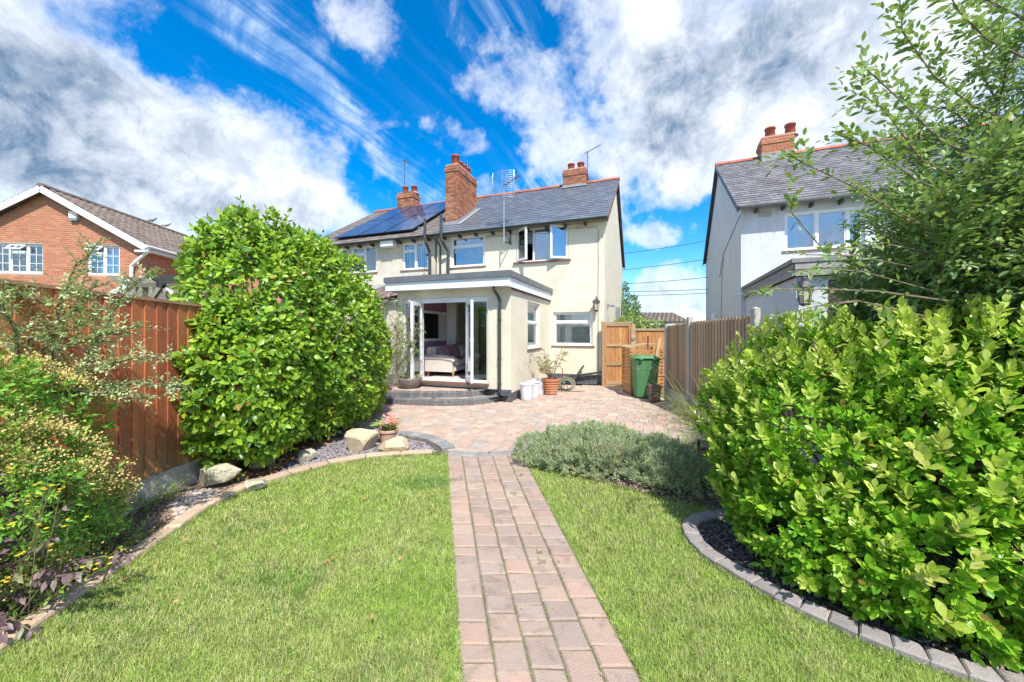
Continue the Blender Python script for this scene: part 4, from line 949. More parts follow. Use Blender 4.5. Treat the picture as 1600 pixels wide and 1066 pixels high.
# inside: floor, ceiling, walls
mb = MB(); mb.box(UL + 0.25, UI - 0.27, WV + 0.27, 0.0, 0.28, 0.395); mb.box(UP + 0.02, -0.28, 0.281, DD - 0.02, 0.28, 0.394); mb.box(UL + 0.5, UI - 0.6, 0.0, 0.281, 0.28, 0.396); mb.build('floor_inside', m_floor_in, house)
vb = A.Uu(698, UL + 0.30, 500).y
mb = MB(); mb.box(UL + 0.251, UL + 0.29, WV + 0.28, vb, 0.396, 2.52); mb.build('purple_wall', m_purple, house)
mb = MB(); mb.box(UL + 0.251, UI - 0.271, WV + 0.28, -0.002, 2.52, 2.56)
bk = A.V(712, vb).x; mb.box(UL + 0.251, bk, vb + 0.001, vb + 0.12, 0.396, 2.519)
mb.box(UI - 0.60, UI - 0.272, -0.15, -0.004, 0.396, 2.519)
b2 = A.V(719.5, 1.2).x; mb.box(UP + 0.02, b2, 1.2, 1.3, 0.396, 2.6); mb.box(UP + 0.02, -0.3, 3.6, 3.7, 0.396, 2.6)
mb.build('inside_wall', m_white_in, house)
mb = MB(); mb.box(b2 + 0.05, b2 + 1.6, 3.5, 3.598, 0.397, 2.55); mb.build('far_purple_wall', m_purple, house)
mb = MB(); mb.box(UL + 0.6, UI - 0.5, WV + 0.5, WV + 2.6, 0.396, 0.408); mb.build('rug', m_rug, house)

# things inside
def local_thing(name, label, cat, p, rz=0.0, group=None):
    return thing(name, label, cat, A.wld(*p), -A.a + rz, group)
mir = local_thing('framed_mirror', 'white framed mirror on the purple wall above the sofa', 'mirror', (UL + 0.295, -2.2, 1.36))
m = MB()
my0, my1, mz = -0.85, 0.80, 0.86
for (a0, a1, q0, q1) in ((my0, my0 + 0.07, 0, mz), (my1 - 0.07, my1, 0, mz), (my0 + 0.07, my1 - 0.07, 0, 0.07), (my0 + 0.07, my1 - 0.07, mz - 0.07, mz)): m.box(0, 0.025, a0, a1, q0, q1)
m.build('frame', m_upvc, mir); m = MB(); m.box(0.0, 0.015, my0 + 0.07, my1 - 0.07, 0.07, mz - 0.07); m.build('mirror_glass', m_mirror, mir)

sofa = local_thing('sofa', 'oatmeal two-seat sofa with rolled arms just inside the open doors', 'sofa', (UL + 0.32, -2.80, 0.396)); sofa.scale = (1, 1, 0.86)
def soft_box(mb, x0, x1, y0, y1, z0, z1, r_=0.06, n=3):
    """rounded cushion-like block"""
    import bmesh
    bm = bmesh.new(); bmesh.ops.create_cube(bm, size=1.0)
    for v in bm.verts: v.co = Vector(((x0 + x1) / 2 + v.co.x * (x1 - x0), (y0 + y1) / 2 + v.co.y * (y1 - y0), (z0 + z1) / 2 + v.co.z * (z1 - z0)))
    bmesh.ops.bevel(bm, geom=list(bm.edges), offset=r_, segments=n, affect='EDGES', profile=0.5)
    bm.verts.ensure_lookup_table(); mb.add([v.co[:] for v in bm.verts], [[v.index for v in f.verts] for f in bm.faces]); bm.free()
SL = 1.75
m = MB(); soft_box(m, 0.05, 0.92, 0.12, SL - 0.12, 0.18, 0.36, 0.02); m.build('base', m_sofa, sofa, smooth=True)
for k in range(2):
    m = MB(); y_ = 0.17 + k * (SL - 0.34) / 2; soft_box(m, 0.24, 0.96, y_, y_ + (SL - 0.34) / 2 - 0.01, 0.36, 0.52, 0.05); m.build('seat_cushion', m_sofa, sofa, smooth=True)
    m = MB(); soft_box(m, 0.10, 0.34, y_, y_ + (SL - 0.34) / 2 - 0.01, 0.52, 0.92, 0.08); m.xform(Matrix.Rotation(R(-8), 4, 'Y')); m.build('back_cushion', m_sofa, sofa, smooth=True)
m = MB(); soft_box(m, 0.0, 0.16, 0.05, SL - 0.05, 0.2, 0.94, 0.06); m.build('backrest', m_sofa, sofa, smooth=True)
for y_ in (0.0, SL - 0.17):
    m = MB(); m.xprism([(y_, 0.16), (y_ + 0.17, 0.16), (y_ + 0.17, 0.56), (y_, 0.56)], 0.02, 0.88)
    m.tube([(0.02, y_ + 0.07, 0.60), (0.5, y_ + 0.07, 0.61), (0.86, y_ + 0.07, 0.56), (0.93, y_ + 0.07, 0.50)], 0.10, 14); m.build('arm', m_sofa, sofa, smooth=False)
for (x, y_) in ((0.86, 0.08), (0.86, SL - 0.08), (0.08, 0.08), (0.08, SL - 0.08)):
    m = MB(); m.lathe([(0.018, 0), (0.022, 0.03), (0.032, 0.10), (0.04, 0.18)], (x, y_, 0), 12); m.build('leg', m_oak, sofa, smooth=True)
def cushion(label, p, size, rot, mat):
    t = local_thing('cushion', label, 'cushion', p, 0, 'cushions on the sofa')
    n = 9; vs = []; fs = []; m = MB()
    for sgn in (1, -1):
        for i in range(n):
            for j in range(n):
                a, b = i / (n - 1) * 2 - 1, j / (n - 1) * 2 - 1
                th = 0.075 * ((1 - a * a) * (1 - b * b)) ** 0.45
                pin = 1 - 0.07 * (1 - abs(a) * abs(b)) * max(abs(a), abs(b))
                vs.append((sgn * th, a * size / 2 * pin, b * size / 2 * pin))
    for q in range(2):
        for i in range(n - 1):
            for j in range(n - 1):
                k = q * n * n + i * n + j; f = (k, k + n, k + n + 1, k + 1); fs.append(f if q == 0 else f[::-1])
    m.add(vs, fs); m.xform(Matrix.Translation((0, 0, size * 0.5)) @ Matrix.Rotation(rot[1], 4, 'Z') @ Matrix.Rotation(rot[0], 4, 'Y') @ Matrix.Rotation(rot[2], 4, 'X'))
    m.build('cover', mat, t, smooth=True)
su = UL + 0.32
cushion('small mauve cushion tucked behind the near sofa arm', (su + 0.50, -2.50, 0.83), 0.40, (R(-22), R(-35), R(20)), m_mauve)
cushion('tall mauve cushion leaning in the middle of the sofa', (su + 0.56, -2.14, 0.83), 0.46, (R(-20), R(-25), R(4)), m_mauve)
cushion('floral cushion at the front of the row on the sofa', (su + 0.66, -1.86, 0.83), 0.42, (R(-22), R(-30), R(-8)), m_floral)
cushion('mauve cushion at the far end of the sofa', (su + 0.56, -1.50, 0.83), 0.48, (R(-20), R(-30), R(-6)), m_mauve)
ch = local_thing('dining_chair', 'cream ladder-back chair seen through the right side light', 'chair', (UI - 0.95, -1.2, 0.396))
m = MB(); soft_box(m, -0.2, 0.2, -0.2, 0.2, 0.44, 0.50, 0.015); m.build('seat', m_blind, ch)
m = MB()
for x in (-0.18, 0.18): m.bar((x, -0.19, 0.5), (x, -0.24, 1.0), 0.04, 0.03, up=(0, 1, 0))
for z in (0.62, 0.76, 0.92): m.bar((-0.18, -0.215, z), (0.18, -0.215, z), 0.02, 0.07)
m.build('backrest', m_blind, ch)
for x in (-0.17, 0.17):
    for y_ in (-0.17, 0.17): m = MB(); m.bar((x, y_, 0), (x, y_, 0.44), 0.04, 0.04, up=(0, 1, 0)); m.build('leg', m_blind, ch)
bs = local_thing('wicker_basket', 'brown wicker basket on the floor inside the right side light', 'basket', (UI - 0.75, -2.55, 0.396))
m = MB(); m.lathe([(0.15, 0), (0.19, 0.16), (0.20, 0.32), (0.215, 0.34), (0.19, 0.345), (0.17, 0.16), (0.13, 0.03)], (0, 0, 0), 24); m.build('basket_body', m_wicker, bs)
m = MB()
for z in np.linspace(0.03, 0.31, 10): m.lathe([(0.152 + 0.14 * z, z - 0.01), (0.163 + 0.14 * z, z), (0.152 + 0.14 * z, z + 0.01)], (0, 0, 0), 24)
m.build('weave', m_wicker, bs)

# aerial on a bracket at the wall
c = A.V(800, 0, 385); mx = A.V(787.5, -0.42).x
ar = local_thing('television_aerial', 'large curved grid aerial on a tall pole bracketed to the cream wall', 'aerial', (mx, -0.42, A.V(787.5, -0.42, 380).z))
zt = A.V(788, -0.42, 290).z - ar.location.z
m = MB(); m.tube([(0, 0, 0), (0, 0, zt)], 0.02, 8); m.build('mast', m_alu, ar)
m = MB(); ox = A.V(800, 0, 380).x - mx
for z in (0.05, 0.42): m.bar((0.0, 0.0, z), (0.0 + ox * 0.6, 0.36, z + 0.02), 0.03, 0.03); m.bar((ox * 0.6, 0.38, z + 0.02), (ox, 0.40, z), 0.03, 0.03)
m.bar((ox * 0.6, 0.38, 0.07), (ox * 0.6, 0.38, 0.44), 0.03, 0.03, up=(0, 1, 0)); m.bar((0, 0, 0.42), (ox * 0.6, 0.36, 0.07), 0.02, 0.02); m.build('bracket', m_steel_dark, ar)
m = MB(); hd = Vector((0.55, 0.10, 0.32))
m.bar(Vector((0, 0, zt)) - hd * 0.1, Vector((0, 0, zt)) + hd * 0.9, 0.035, 0.05); m.build('boom', m_steel_dark, ar)
m = MB()
for k in range(12):
    p = Vector((0, 0, zt)) + hd * (0.02 + 0.88 * k / 11); L = 0.10 + 0.05 * (k % 3 == 0)
    for sg in (-1, 1): m.bar(p, p + Vector((sg * 0.03, -sg * 0.10, 0.09 * 1)) * 1.0, 0.006, 0.006); m.bar(p, p + Vector((0.02 * sg, 0.1 * sg, -0.09)), 0.006, 0.006)
m.build('director', m_alu, ar)
m = MB()
for k in range(13):
    z = zt - 0.42 + 0.84 * k / 12
    pts = [Vector((-0.42 + 0.0 + 0.22 * math.cos(t), 0.55 * math.sin(t), z)) + Vector((-0.05, 0, 0)) for t in np.linspace(-1.3, 1.3, 9)]
    pts = [Vector((0.30 * math.cos(2 * 0.55) * 0 + 0.38 * math.sin(t) , -0.05 - 0.10 * math.cos(t * 1.4) , z)) for t in np.linspace(-1.25, 1.25, 9)]
    m.tube(pts, 0.006, 4)
for sg in (-1, 1):
    e = 0.38 * math.sin(1.25) * sg
    for h_ in (-1, 1): m.tube([(e, -0.07, zt + 0.03 * h_), (e * 1.04, -0.09, zt + 0.2 * h_), (e, -0.07, zt + 0.43 * h_)], 0.014, 5)
m.bar((0, -0.15, zt - 0.42), (0, -0.15, zt + 0.42), 0.012, 0.012, up=(0, 1, 0)); m.build('reflector', m_alu, ar)

def yagi(label, p, h_, heading, length, els, tilt=0.0, r_=0.015):
    t = local_thing('television_aerial', label, 'aerial', p)
    m = MB(); m.tube([(0, 0, 0), (0, 0, h_)], r_, 6); m.build('mast', m_steel_dark, t)
    d = Vector((math.cos(heading), math.sin(heading), tilt)).normalized(); s_ = d.cross(Vector((0, 0, 1))).normalized()
    m = MB(); a = Vector((0, 0, h_ - 0.05)); m.bar(a - d * 0.15, a + d * length, 0.02, 0.02); m.build('boom', m_steel_dark, t)
    m = MB()
    for k in range(els): q = a - d * 0.15 + d * (length + 0.15) * k / (els - 1); m.bar(q - s_ * 0.17, q + s_ * 0.17, 0.009, 0.009); 
    m.bar(a + Vector((0, 0, -0.14)) - s_ * 0.2, a + Vector((0, 0, -0.14)) + s_ * 0.2, 0.01, 0.01); m.build('element', m_alu, t); return t
p = A.V(918, DD / 2 - 0.1, 285)
yagi('slim aerial beside the small right chimney, boom pointing up to the right', (p.x, p.y, p.z), A.V(918, DD / 2 - 0.1, 236).z - p.z, 0.3, 0.62, 9, 0.55)

# ------------------------------------------------------------------ adjoining house
nb = thing('adjoining_house', 'left half of the pair: weathered cream render, solar panels on its slate roof', 'house', (A.x, A.y, 0), -A.a)
UE = A.V(590, DD / 2, 327).x
a1_ = (A.V(531, 0).x, A.V(588, 0).x, A.V(588, 0, 425).z, A.V(588, 0, 383).z); a2_ = (A.V(628, 0).x, A.V(669, 0).x, A.V(669, 0, 420).z, A.V(669, 0, 376).z)
mb = MB(); wall_holes(mb, 'u', UE, UP - 0.105, 0, ZE + 0.01, 0.004, 0.27, [a1_, a2_]); mb.xprism([(0.27, 0), (DD, 0), (DD, ZE - 0.06), (DD / 2, ZR - 0.16), (0.27, ZE)], UE, UE + 0.25); mb.box(UE, UP - 0.11, DD, DD + 0.2, 0, ZE - 0.06)
mb.build('wall', m_render_old, nb)
mb = MB(); mb.box(UE + 0.26, UP - 0.11, 0.28, DD - 0.01, 2.62, 2.80); mb.build('ceiling', m_white_in, nb)
mb = MB(); mb.xprism([(-OV, ZE), (DD / 2, ZR), (DD + OV, ZE), (DD + OV, ZE - t_), (DD / 2, ZR - t_ - 0.02), (-OV, ZE - t_)], UE - 0.12, UP - 0.004); roof2 = mb.build('roof', m_trimgrey, nb)
slate_roof(roof2, UE - 0.13, UP - 0.005, -OV - 0.03, ZE - 0.01, DD / 2, ZR, m_slate_brown, name='slate')
x = UE - 0.12
while x < UP - 0.01:
    e = min(x + 0.45, UP - 0.004); prof = [(DD / 2 + 0.13 * math.cos(t), ZR - 0.03 + 0.12 * math.sin(t)) for t in np.linspace(0, math.pi, 7)]
    k = MB(); k.xprism(prof[::-1], x + 0.004, e - 0.004); k.build('ridge_tile', m_ridge, roof2); x += 0.45
gutter(nb, UE - 0.12, UP - 0.01, -OV - 0.07, ZE - 0.02, m_black)
u = UE + 0.3
while u < UP - 0.1: obj('rafter_end', rme, nb, (u, 0.002, ZE - 0.12)); u += 0.62
window(nb, 'u', 0.06, *a1_[:2], *a1_[2:], [(0, 0.33, None), (0.33, 0.67, 0.72), (0.67, 1, None)], behind='vertical')
window(nb, 'u', 0.06, *a2_[:2], *a2_[2:], [(0, 0.5, 0.70), (0.5, 1, None)], behind='vertical')
x = A.V(666.5, -0.3).x; x2 = A.V(672, -0.12).x; zt_ = A.V(667, -0.38, 342).z
pipe(nb, [(x, -0.40, zt_), (x, -0.40, ZE - 0.15), (x + 0.03, -0.38, ZE - 0.3), (x2, -0.14, ZE - 0.62), (x2, -0.12, 3.5), (x2 - 0.1, -0.12, 3.2)], 0.052, name='soil_pipe', collars=(4.4,))
c = A.V(607, -0.16, 381); m = MB(); soft_box(m, c.x - 0.29, c.x + 0.29, -0.30, -0.001, c.z - 0.13, c.z + 0.13, 0.03); m.build('alarm_box', m_upvc, nb)
# solar panels: two rows of three, standing off the slates
dl = Vector((0, 1, PITCH)).normalized(); nl = Vector((0, -PITCH, 1)).normalized()
off = ((0, -PITCH, 1), ZE + PITCH * OV + 0.15 * 1.15)
bl = A.hit(523, 371, off); br = A.hit(643, 359, off); tr = A.hit(694, 322, off)
xs = [bl.x, bl.x + (br.x - bl.x) * 0.33, bl.x + (br.x - bl.x) * 0.66, br.x]
s0, s1 = bl.y, DD / 2 - 0.35
S0 = (s0 + OV) / dl.y; S1 = (s1 + OV) / dl.y
for r_ in range(2):
    for c_ in range(3):
        a, b = xs[c_] + 0.01, xs[c_ + 1] - 0.01; q0 = S0 + (S1 - S0) * r_ / 2 + 0.01; q1 = S0 + (S1 - S0) * (r_ + 1) / 2 - 0.01
        base = Vector((0, -OV, ZE)); 
        def Q(u_, s_, n_): p_ = base + dl * s_ + nl * n_; return (u_, p_.y, p_.z)
        m = MB(); vs = [Q(a, q0, .10), Q(b, q0, .10), Q(b, q1, .10), Q(a, q1, .10), Q(a, q0, .14), Q(b, q0, .14), Q(b, q1, .14), Q(a, q1, .14)]
        m.add(vs, [(0, 3, 2, 1), (4, 5, 6, 7), (0, 1, 5, 4), (1, 2, 6, 5), (2, 3, 7, 6), (3, 0, 4, 7)]); po = m.build('solar_panel', m_pvframe, nb)
        m = MB(); nx = 6; ny = 8
        for i in range(nx):
            for j in range(ny):
                x0 = a + 0.03 + (b - a - 0.06) * i / nx + 0.004; x1 = a + 0.03 + (b - a - 0.06) * (i + 1) / nx - 0.004
                y0_ = q0 + 0.03 + (q1 - q0 - 0.06) * j / ny + 0.003; y1_ = q0 + 0.03 + (q1 - q0 - 0.06) * (j + 1) / ny - 0.003
                m.add([Q(x0, y0_, .143), Q(x1, y0_, .143), Q(x1, y1_, .143), Q(x0, y1_, .143)], [(0, 1, 2, 3)])
        m.build('solar_cell', m_pv, po)
m = MB()
for s_ in (S0 + 0.4, S1 - 0.5):
    p_ = Vector((0, -OV, ZE)) + dl * s_ + nl * 0.07; m.bar((xs[0] - 0.1, p_.y, p_.z), (xs[3] + 0.1, p_.y, p_.z), 0.04, 0.04)
m.build('mounting_rail', m_alu, nb)
nu0, nu1 = A.V(620.5, DD / 2 - 0.3, 300).x, A.V(645, DD / 2 - 0.3, 300).x
st = chimney(nb, 'chimney_stack', nu0, nu1, DD / 2 - 0.3, DD / 2 + 0.3, ZR - 0.5, A.V(633, DD / 2 - 0.3, 300).z, [(nu0 + 0.28, DD / 2, 0.15, 0.38), (nu0 + 0.28 + 0.5, DD / 2 + 0.05, 0.15, 0.36)], cut=zroof, label='small brick chimney stack above the solar panels')
m = MB(); m.box(nu0 - 0.02, nu1 + 0.02, DD / 2 - 0.34, DD / 2 - 0.312, ZR - 0.34, ZR - 0.08); m.build('lead_flashing', m_lead, st)
p = A.V(632, DD / 2 - 0.1, 292)
yagi('short aerial standing on the chimney above the solar panels', (p.x, p.y, p.z), A.V(632, DD / 2, 252).z - p.z, 1.2, 0.35, 6, 0.0)
# lean-to of the adjoining house and the cream wall that runs out to the bed
lt0 = A.V(600, WV + 1.4).x
wb = thing('garden_wall', 'cream rendered lean-to wall behind the climbing rose', 'wall', (A.x, A.y, 0), -A.a)
mb = MB(); mb.box(UL - 1.1, UL - 0.02, WV - 0.02, WV + 0.2, 0, 2.42); mb.box(UL - 1.1, UL - 0.88, WV - 1.1, WV - 0.021, 0, 2.42); mb.build('wall', m_render_old, wb)
mb = MB(); mb.xprism([(WV - 0.35, 2.43), (WV + 2.2, 3.02), (WV + 2.2, 2.92), (WV - 0.35, 2.36)], UL - 3.4, UL - 0.16)
lr = mb.build('lean_to_roof', m_oldwood, wb); slate_roof(lr, UL - 3.4, UL - 0.16, WV - 0.38, 2.43, WV + 2.2, 3.03, m_tile_brown, 0.28, 0.30, 0.02, name='roof_tile', tile=True)
gutter(wb, UL - 3.4, UL - 0.14, WV - 0.44, 2.40, m_black)
# small tiled canopies under the neighbour's windows
mb = MB(); c0 = A.V(628, -0.6, 428); mb.xprism([(-0.9, c0.z - 0.42), (-0.002, c0.z + 0.10), (-0.002, c0.z - 0.02), (-0.9, c0.z - 0.5)], c0.x - 0.3, UP - 0.5); mb.build('porch_roof', m_greyboard, nb)
mb = MB(); c1c = A.V(560, -0.6, 428); mb.xprism([(-1.2, 3.0), (-0.002, 3.45), (-0.002, 3.3), (-1.2, 2.9)], c1c.x - 1.0, c1c.x + 0.9); mb.build('porch_roof', m_greyboard, nb)
# ------------------------------------------------------------------ white house on the right
B = House(6.47, 10.49, 0.38)
BE, BR_, BD = 5.10, 8.12, 8.5
BP = (BR_ - BE) / (BD / 2 + OV)
white = thing('white_house', 'white roughcast house with weathered grey slate roof, right of the brown fence', 'house', (B.x, B.y, 0), -B.a)
bw = (B.V(1226, 0).x, B.V(1352, 0).x, B.V(1226, 0, 392.5).z, B.V(1226, 0, 333).z)
EX = 4.0                                                   # flat-roofed extension
eu = 0.02; ev = B.Uu(1237, eu, 450).y
mb = MB(); wall_holes(mb, 'u', 0, 9.0, 0, BE + 0.02, 0, 0.27, [bw])
mb.xprism([(0.271, 0), (BD, 0), (BD, BE - 0.05), (BD / 2, BR_ - 0.14), (0.271, BE + 0.04)], 0, 0.27); mb.box(0, 9, BD, BD + 0.2, 0, BE - 0.05); mb.box(8.8, 9.0, 0.271, BD, 0, BE)
mb.build('wall', m_render_white, white)
mb = MB(); mb.box(0.28, 8.79, 0.28, BD - 0.01, 2.62, 2.8); mb.box(0.28, 8.79, 0.9, 1.0, 2.8, 5.0); mb.build('ceiling', m_white_in, white)
mb = MB(); mb.xprism([(-OV, BE), (BD / 2, BR_), (BD + OV, BE), (BD + OV, BE - t_), (BD / 2, BR_ - t_ - 0.02), (-OV, BE - t_)], -0.13, 9.1); wr = mb.build('roof', m_trimgrey, white)
slate_roof(wr, -0.14, 9.1, -OV - 0.03, BE - 0.01, BD / 2, BR_, m_slate_old, 0.21, 0.24, 0.014, name='slate')
x = -0.13
while x < 9.1:
    e = x + 0.45; prof = [(BD / 2 + 0.13 * math.cos(t), BR_ - 0.03 + 0.12 * math.sin(t)) for t in np.linspace(0, math.pi, 7)]
    k = MB(); k.xprism(prof[::-1], x + 0.004, e - 0.004); k.build('ridge_tile', m_ridge, wr); x += 0.45
mb = MB()
for (va, za, vb_, zb_) in ((-OV - 0.02, BE - 0.03, BD / 2, BR_ - 0.02), (BD + OV + 0.02, BE - 0.03, BD / 2, BR_ - 0.02)): mb.bar((-0.118, va, za - 0.06), (-0.118, vb_, zb_ - 0.06), 0.028, 0.15, up=(0, 0, 1))
mb.build('barge_board', m_steel_dark, wr)
gutter(white, -0.10, 9.0, -OV - 0.07, BE - 0.02, m_grey)
u = 0.35
while u < 8.6: obj('rafter_end', rme, white, (u, -0.002, BE - 0.12)); u += 0.62
wo_ = window(white, 'u', 0.06, *bw[:2], *bw[2:], [(0, 0.42, None), (0.42, 0.80, None), (0.80, 1, None)], glass=m_glass_up, behind='net')
c = B.V(1195, 0, 335); m = MB(); m.box(c.x - 0.15, c.x + 0.15, -0.006, -0.001, c.z - 0.08, c.z + 0.08)
for i in range(7):
    for j in range(3): m.box(c.x - 0.135 + i * 0.04, c.x - 0.115 + i * 0.04, -0.011, -0.006, c.z - 0.065 + j * 0.05, c.z - 0.035 + j * 0.05)
m.build('air_brick', m_concrete, white)
c0_, c1_b = B.V(1190.5, BD / 2 - 0.35, 230).x, B.V(1240, BD / 2 - 0.35, 230).x
zcut = lambda v: BE + BP * (v + OV)
st = chimney(white, 'chimney_stack', c0_, c1_b, BD / 2 - 0.35, BD / 2 + 0.35, BR_ - 0.5, B.V(1215, BD / 2 - 0.35, 210).z, [(c0_ + 0.33, BD / 2, 0.17, 0.42), (c0_ + 0.95, BD / 2, 0.17, 0.44)], cut=zcut, mat=m_brick2, label='orange brick chimney stack with two red pots and painted flashing')
m = MB(); m.box(c0_ - 0.02, c1_b + 0.02, BD / 2 - 0.40, BD / 2 - 0.362, BR_ - 0.32, BR_ + 0.02); m.box(c0_ - 0.03, c0_ - 0.013, BD / 2 - 0.38, BD / 2 + 0.1, BR_ - 0.32, BR_ + 0.06); m.build('lead_flashing', m_lead, st)
m = MB(); c = B.Uu(1125, 0, 360)
m.tube([(-0.01, 0.05, BE - 0.15), (-0.012, c.y - 0.8, BE - 0.7), (-0.01, c.y, BE - 1.4)], 0.012, 5); m.tube([(-0.01, c.y - 0.9, BE - 0.8), (-0.012, c.y - 0.6, 3.8), (-0.01, c.y - 0.4, 2.6), (-0.01, c.y - 0.3, 1.9)], 0.010, 5); m.build('cable', m_grey, white)
c = B.Uu(1118, 0, 500); m = MB(); m.box(-0.12, -0.003, c.y - 0.3, c.y + 0.3, c.z - 0.5, c.z + 0.25); m.build('meter_box', m_fascia, white)
# its extension
zt_ = B.V(1237, ev, 404.5).z; z_2 = B.V(1237, ev, 432).z; zw = z_2 - 0.0
du = B.V(1294, ev + 0.12).x
mb = MB(); mb.box(eu + 0.10, eu + 0.35, ev + 0.12, -0.004, 0, zw); wall_holes(mb, 'u', eu + 0.351, eu + EX, 0, zw, ev + 0.12, ev + 0.37, [(du, du + 0.95, 0, zw - 0.06)])
mb.box(eu + EX - 0.25, eu + EX, ev + 0.371, -0.004, 0, zw); mb.build('extension_wall', m_render_white, white)
h3 = (zt_ - 0.08 - z_2) / 2
m = MB(); m.box(eu, eu + EX + 0.1, ev - 0.02, -0.004, zt_ - 0.075, zt_); m.build('flat_roof', m_felt, white)
bd_ = MB()
for k in range(2):
    q0 = z_2 + k * h3 + 0.004; q1 = q0 + h3 - 0.01
    for which in (0, 1):
        m = MB()
        if which == 0: m.box(eu + 0.02 + 0.012 * k, eu + 0.045 + 0.012 * k, ev + 0.03, -0.006, q0, q1)
        else: m.box(eu + 0.05, eu + EX, ev + 0.005 - 0.010 * k, ev + 0.028 - 0.010 * k, q0, q1)
        m.build('fascia_board', m_greyboard, white)
m = MB(); m.box(du + 0.05, du + 0.90, ev + 0.20, ev + 0.25, 0, zw - 0.07)
for x in (du, du + 0.90): m.box(x, x + 0.05, ev + 0.13, ev + 0.26, 0, zw - 0.065)
m.build('door', m_redbrown_door, white)
lp = B.V(1228, ev - 0.05, 462)
lantern(white, (max(lp.x, eu + 0.16), ev - 0.10, lp.z), m_steel_dark, 1.5, wall=ev + 0.12)

# ------------------------------------------------------------------ brick house on the left
C_ = House(-14.25, 14.3, -0.137)
ua = C_.V(75, 0).x; CE = C_.V(222, -0.15, 384).z; CR = C_.V(75, -0.3, 290).z
cov_ = 0.30; CP = (CR - CE) / (-ua + cov_); zr_ = lambda u: CR - CP * abs(u - ua)
brick = thing('brick_house', 'orange brick house with brown tiled gable roof beyond the red fence', 'house', (C_.x, C_.y, 0), -C_.a)
vi = C_.Uu(287, 0, 400).y
cw1 = (C_.V(-14, 0).x, C_.V(67, 0).x, C_.V(30, 0, 427).z, C_.V(30, 0, 381).z); cw2 = (C_.V(136, 0).x, C_.V(187, 0).x, C_.V(160, 0, 430).z, C_.V(160, 0, 383).z)
core = MB(); wall_holes(core, 'u', 2 * ua, 0, 0, CE, 0.004, 0.25, [cw1, cw2]); core.yprism([(2 * ua, CE), (0, CE), (ua, CR - 0.2)], 0.004, 0.25)
core.box(-0.25, -0.004, 0.251, vi, 0, CE - 0.05); core.box(-0.25, 4.0, vi + 0.004, vi + 0.25, 0, CE - 0.05); core.box(2 * ua, 2 * ua + 0.25, 0.251, 12, 0, CE - 0.05); core.box(3.75, 4, vi + 0.251, 12, 0, CE - 0.05)
core.box(2 * ua + 0.26, -0.26, 1.6, 1.7, 0, CE)
co_ = core.build('wall', m_mortar, brick)
b = MB(); bricks_on(b, 'u', 2 * ua, 0, 1.65, CR, 0.004, -1, ztop=lambda c: zr_(c) - 0.10, skip=[cw1, cw2], gap=0.012); bricks_on(b, 'v', 0, vi, 1.65, CE - 0.05, -0.004, 1, gap=0.012); bricks_on(b, 'u', 0.01, 4.0, 1.65, CE - 0.05, vi + 0.004, -1, gap=0.012)
b.build('brick', m_brick2, co_, kind='stuff')
mb = MB()
for sg in (1, -1):
    e = ua + sg * (-ua + cov_)
    mb.yprism([(ua, CR), (e, CE), (e, CE - 0.10), (ua, CR - 0.10)] if sg > 0 else [(ua, CR), (ua, CR - 0.10), (e, CE - 0.10), (e, CE)], -0.26, 12.2)
cr = mb.build('roof', m_trimgrey, brick)
tm = MB()
# tiles on both slopes, built along x then turned to follow the slope
for sg in (1, -1):
    L = math.hypot(-ua + cov_, CR - CE); d = Vector((-sg * (-ua + cov_) / L, 0, (CR - CE) / L)); n = Vector((sg * (CR - CE) / L, 0, (-ua + cov_) / L)); e = Vector((ua + sg * (-ua + cov_), 0, CE))
    rows = int(L / 0.27) + 1
    for r_ in range(rows):
        s0_ = r_ * 0.27 - 0.03; s1_ = min(L, s0_ + 0.34); y = -0.28
        while y < (12.0 if sg > 0 else 1.2):
            a, b2_ = y + 0.004, y + 0.296; y += 0.30; mid = (a + b2_) / 2; j = random.uniform(-0.008, 0.008)
            def T(yy, s_, h_): return e + d * (s_ + j) + n * h_ + Vector((0, yy, 0))
            vs = [T(a, s0_, .050), T(mid - .05, s0_, .020), T(mid + .05, s0_, .020), T(b2_, s0_, .050), T(b2_, s1_, .028), T(mid + .05, s1_, .002), T(mid - .05, s1_, .002), T(a, s1_, .028), T(a, s0_, .008), T(b2_, s0_, .008)]
            f = [(0, 1, 6, 7), (1, 2, 5, 6), (2, 3, 4, 5), (8, 9, 3, 2), (8, 2, 1), (8, 1, 0)]
            tm.add(vs, f)
tm.build('roof_tile', m_tile_brown, cr, kind='stuff')
y = -0.28
while y < 12:
    k = MB(); prof = [(ua + 0.13 * math.cos(t), CR - 0.02 + 0.12 * math.sin(t)) for t in np.linspace(0, math.pi, 7)]; k.yprism(prof, y + 0.004, y + 0.44); k.build('ridge_tile', m_tile_brown, cr); y += 0.45
mb = MB()
for sg in (1, -1):
    e = ua + sg * (-ua + cov_ + 0.02); mb.bar((ua - sg * 0.001, -0.275, CR - 0.11), (e, -0.275, CE - 0.11), 0.024, 0.22, up=(0, 0, 1))
mb.box(cov_ - 0.35, cov_ + 0.02, -0.285, 0.004, CE - 0.26, CE - 0.19)
mb.build('barge_board', m_fascia, brick)
mb = MB(); mb.box(cov_ - 0.02, cov_ + 0.0, -0.25, vi - 0.3, CE - 0.22, CE - 0.03); mb.box(-0.004, cov_ - 0.021, -0.25, vi - 0.3, CE - 0.20, CE - 0.19); mb.build('fascia', m_fascia, brick)
g = MB(); n_ = 6
g.tube([(cov_ + 0.06, -0.28, CE - 0.04), (cov_ + 0.06, vi - 0.2, CE - 0.04)], 0.055, 8); g.build('gutter', m_upvc, brick)
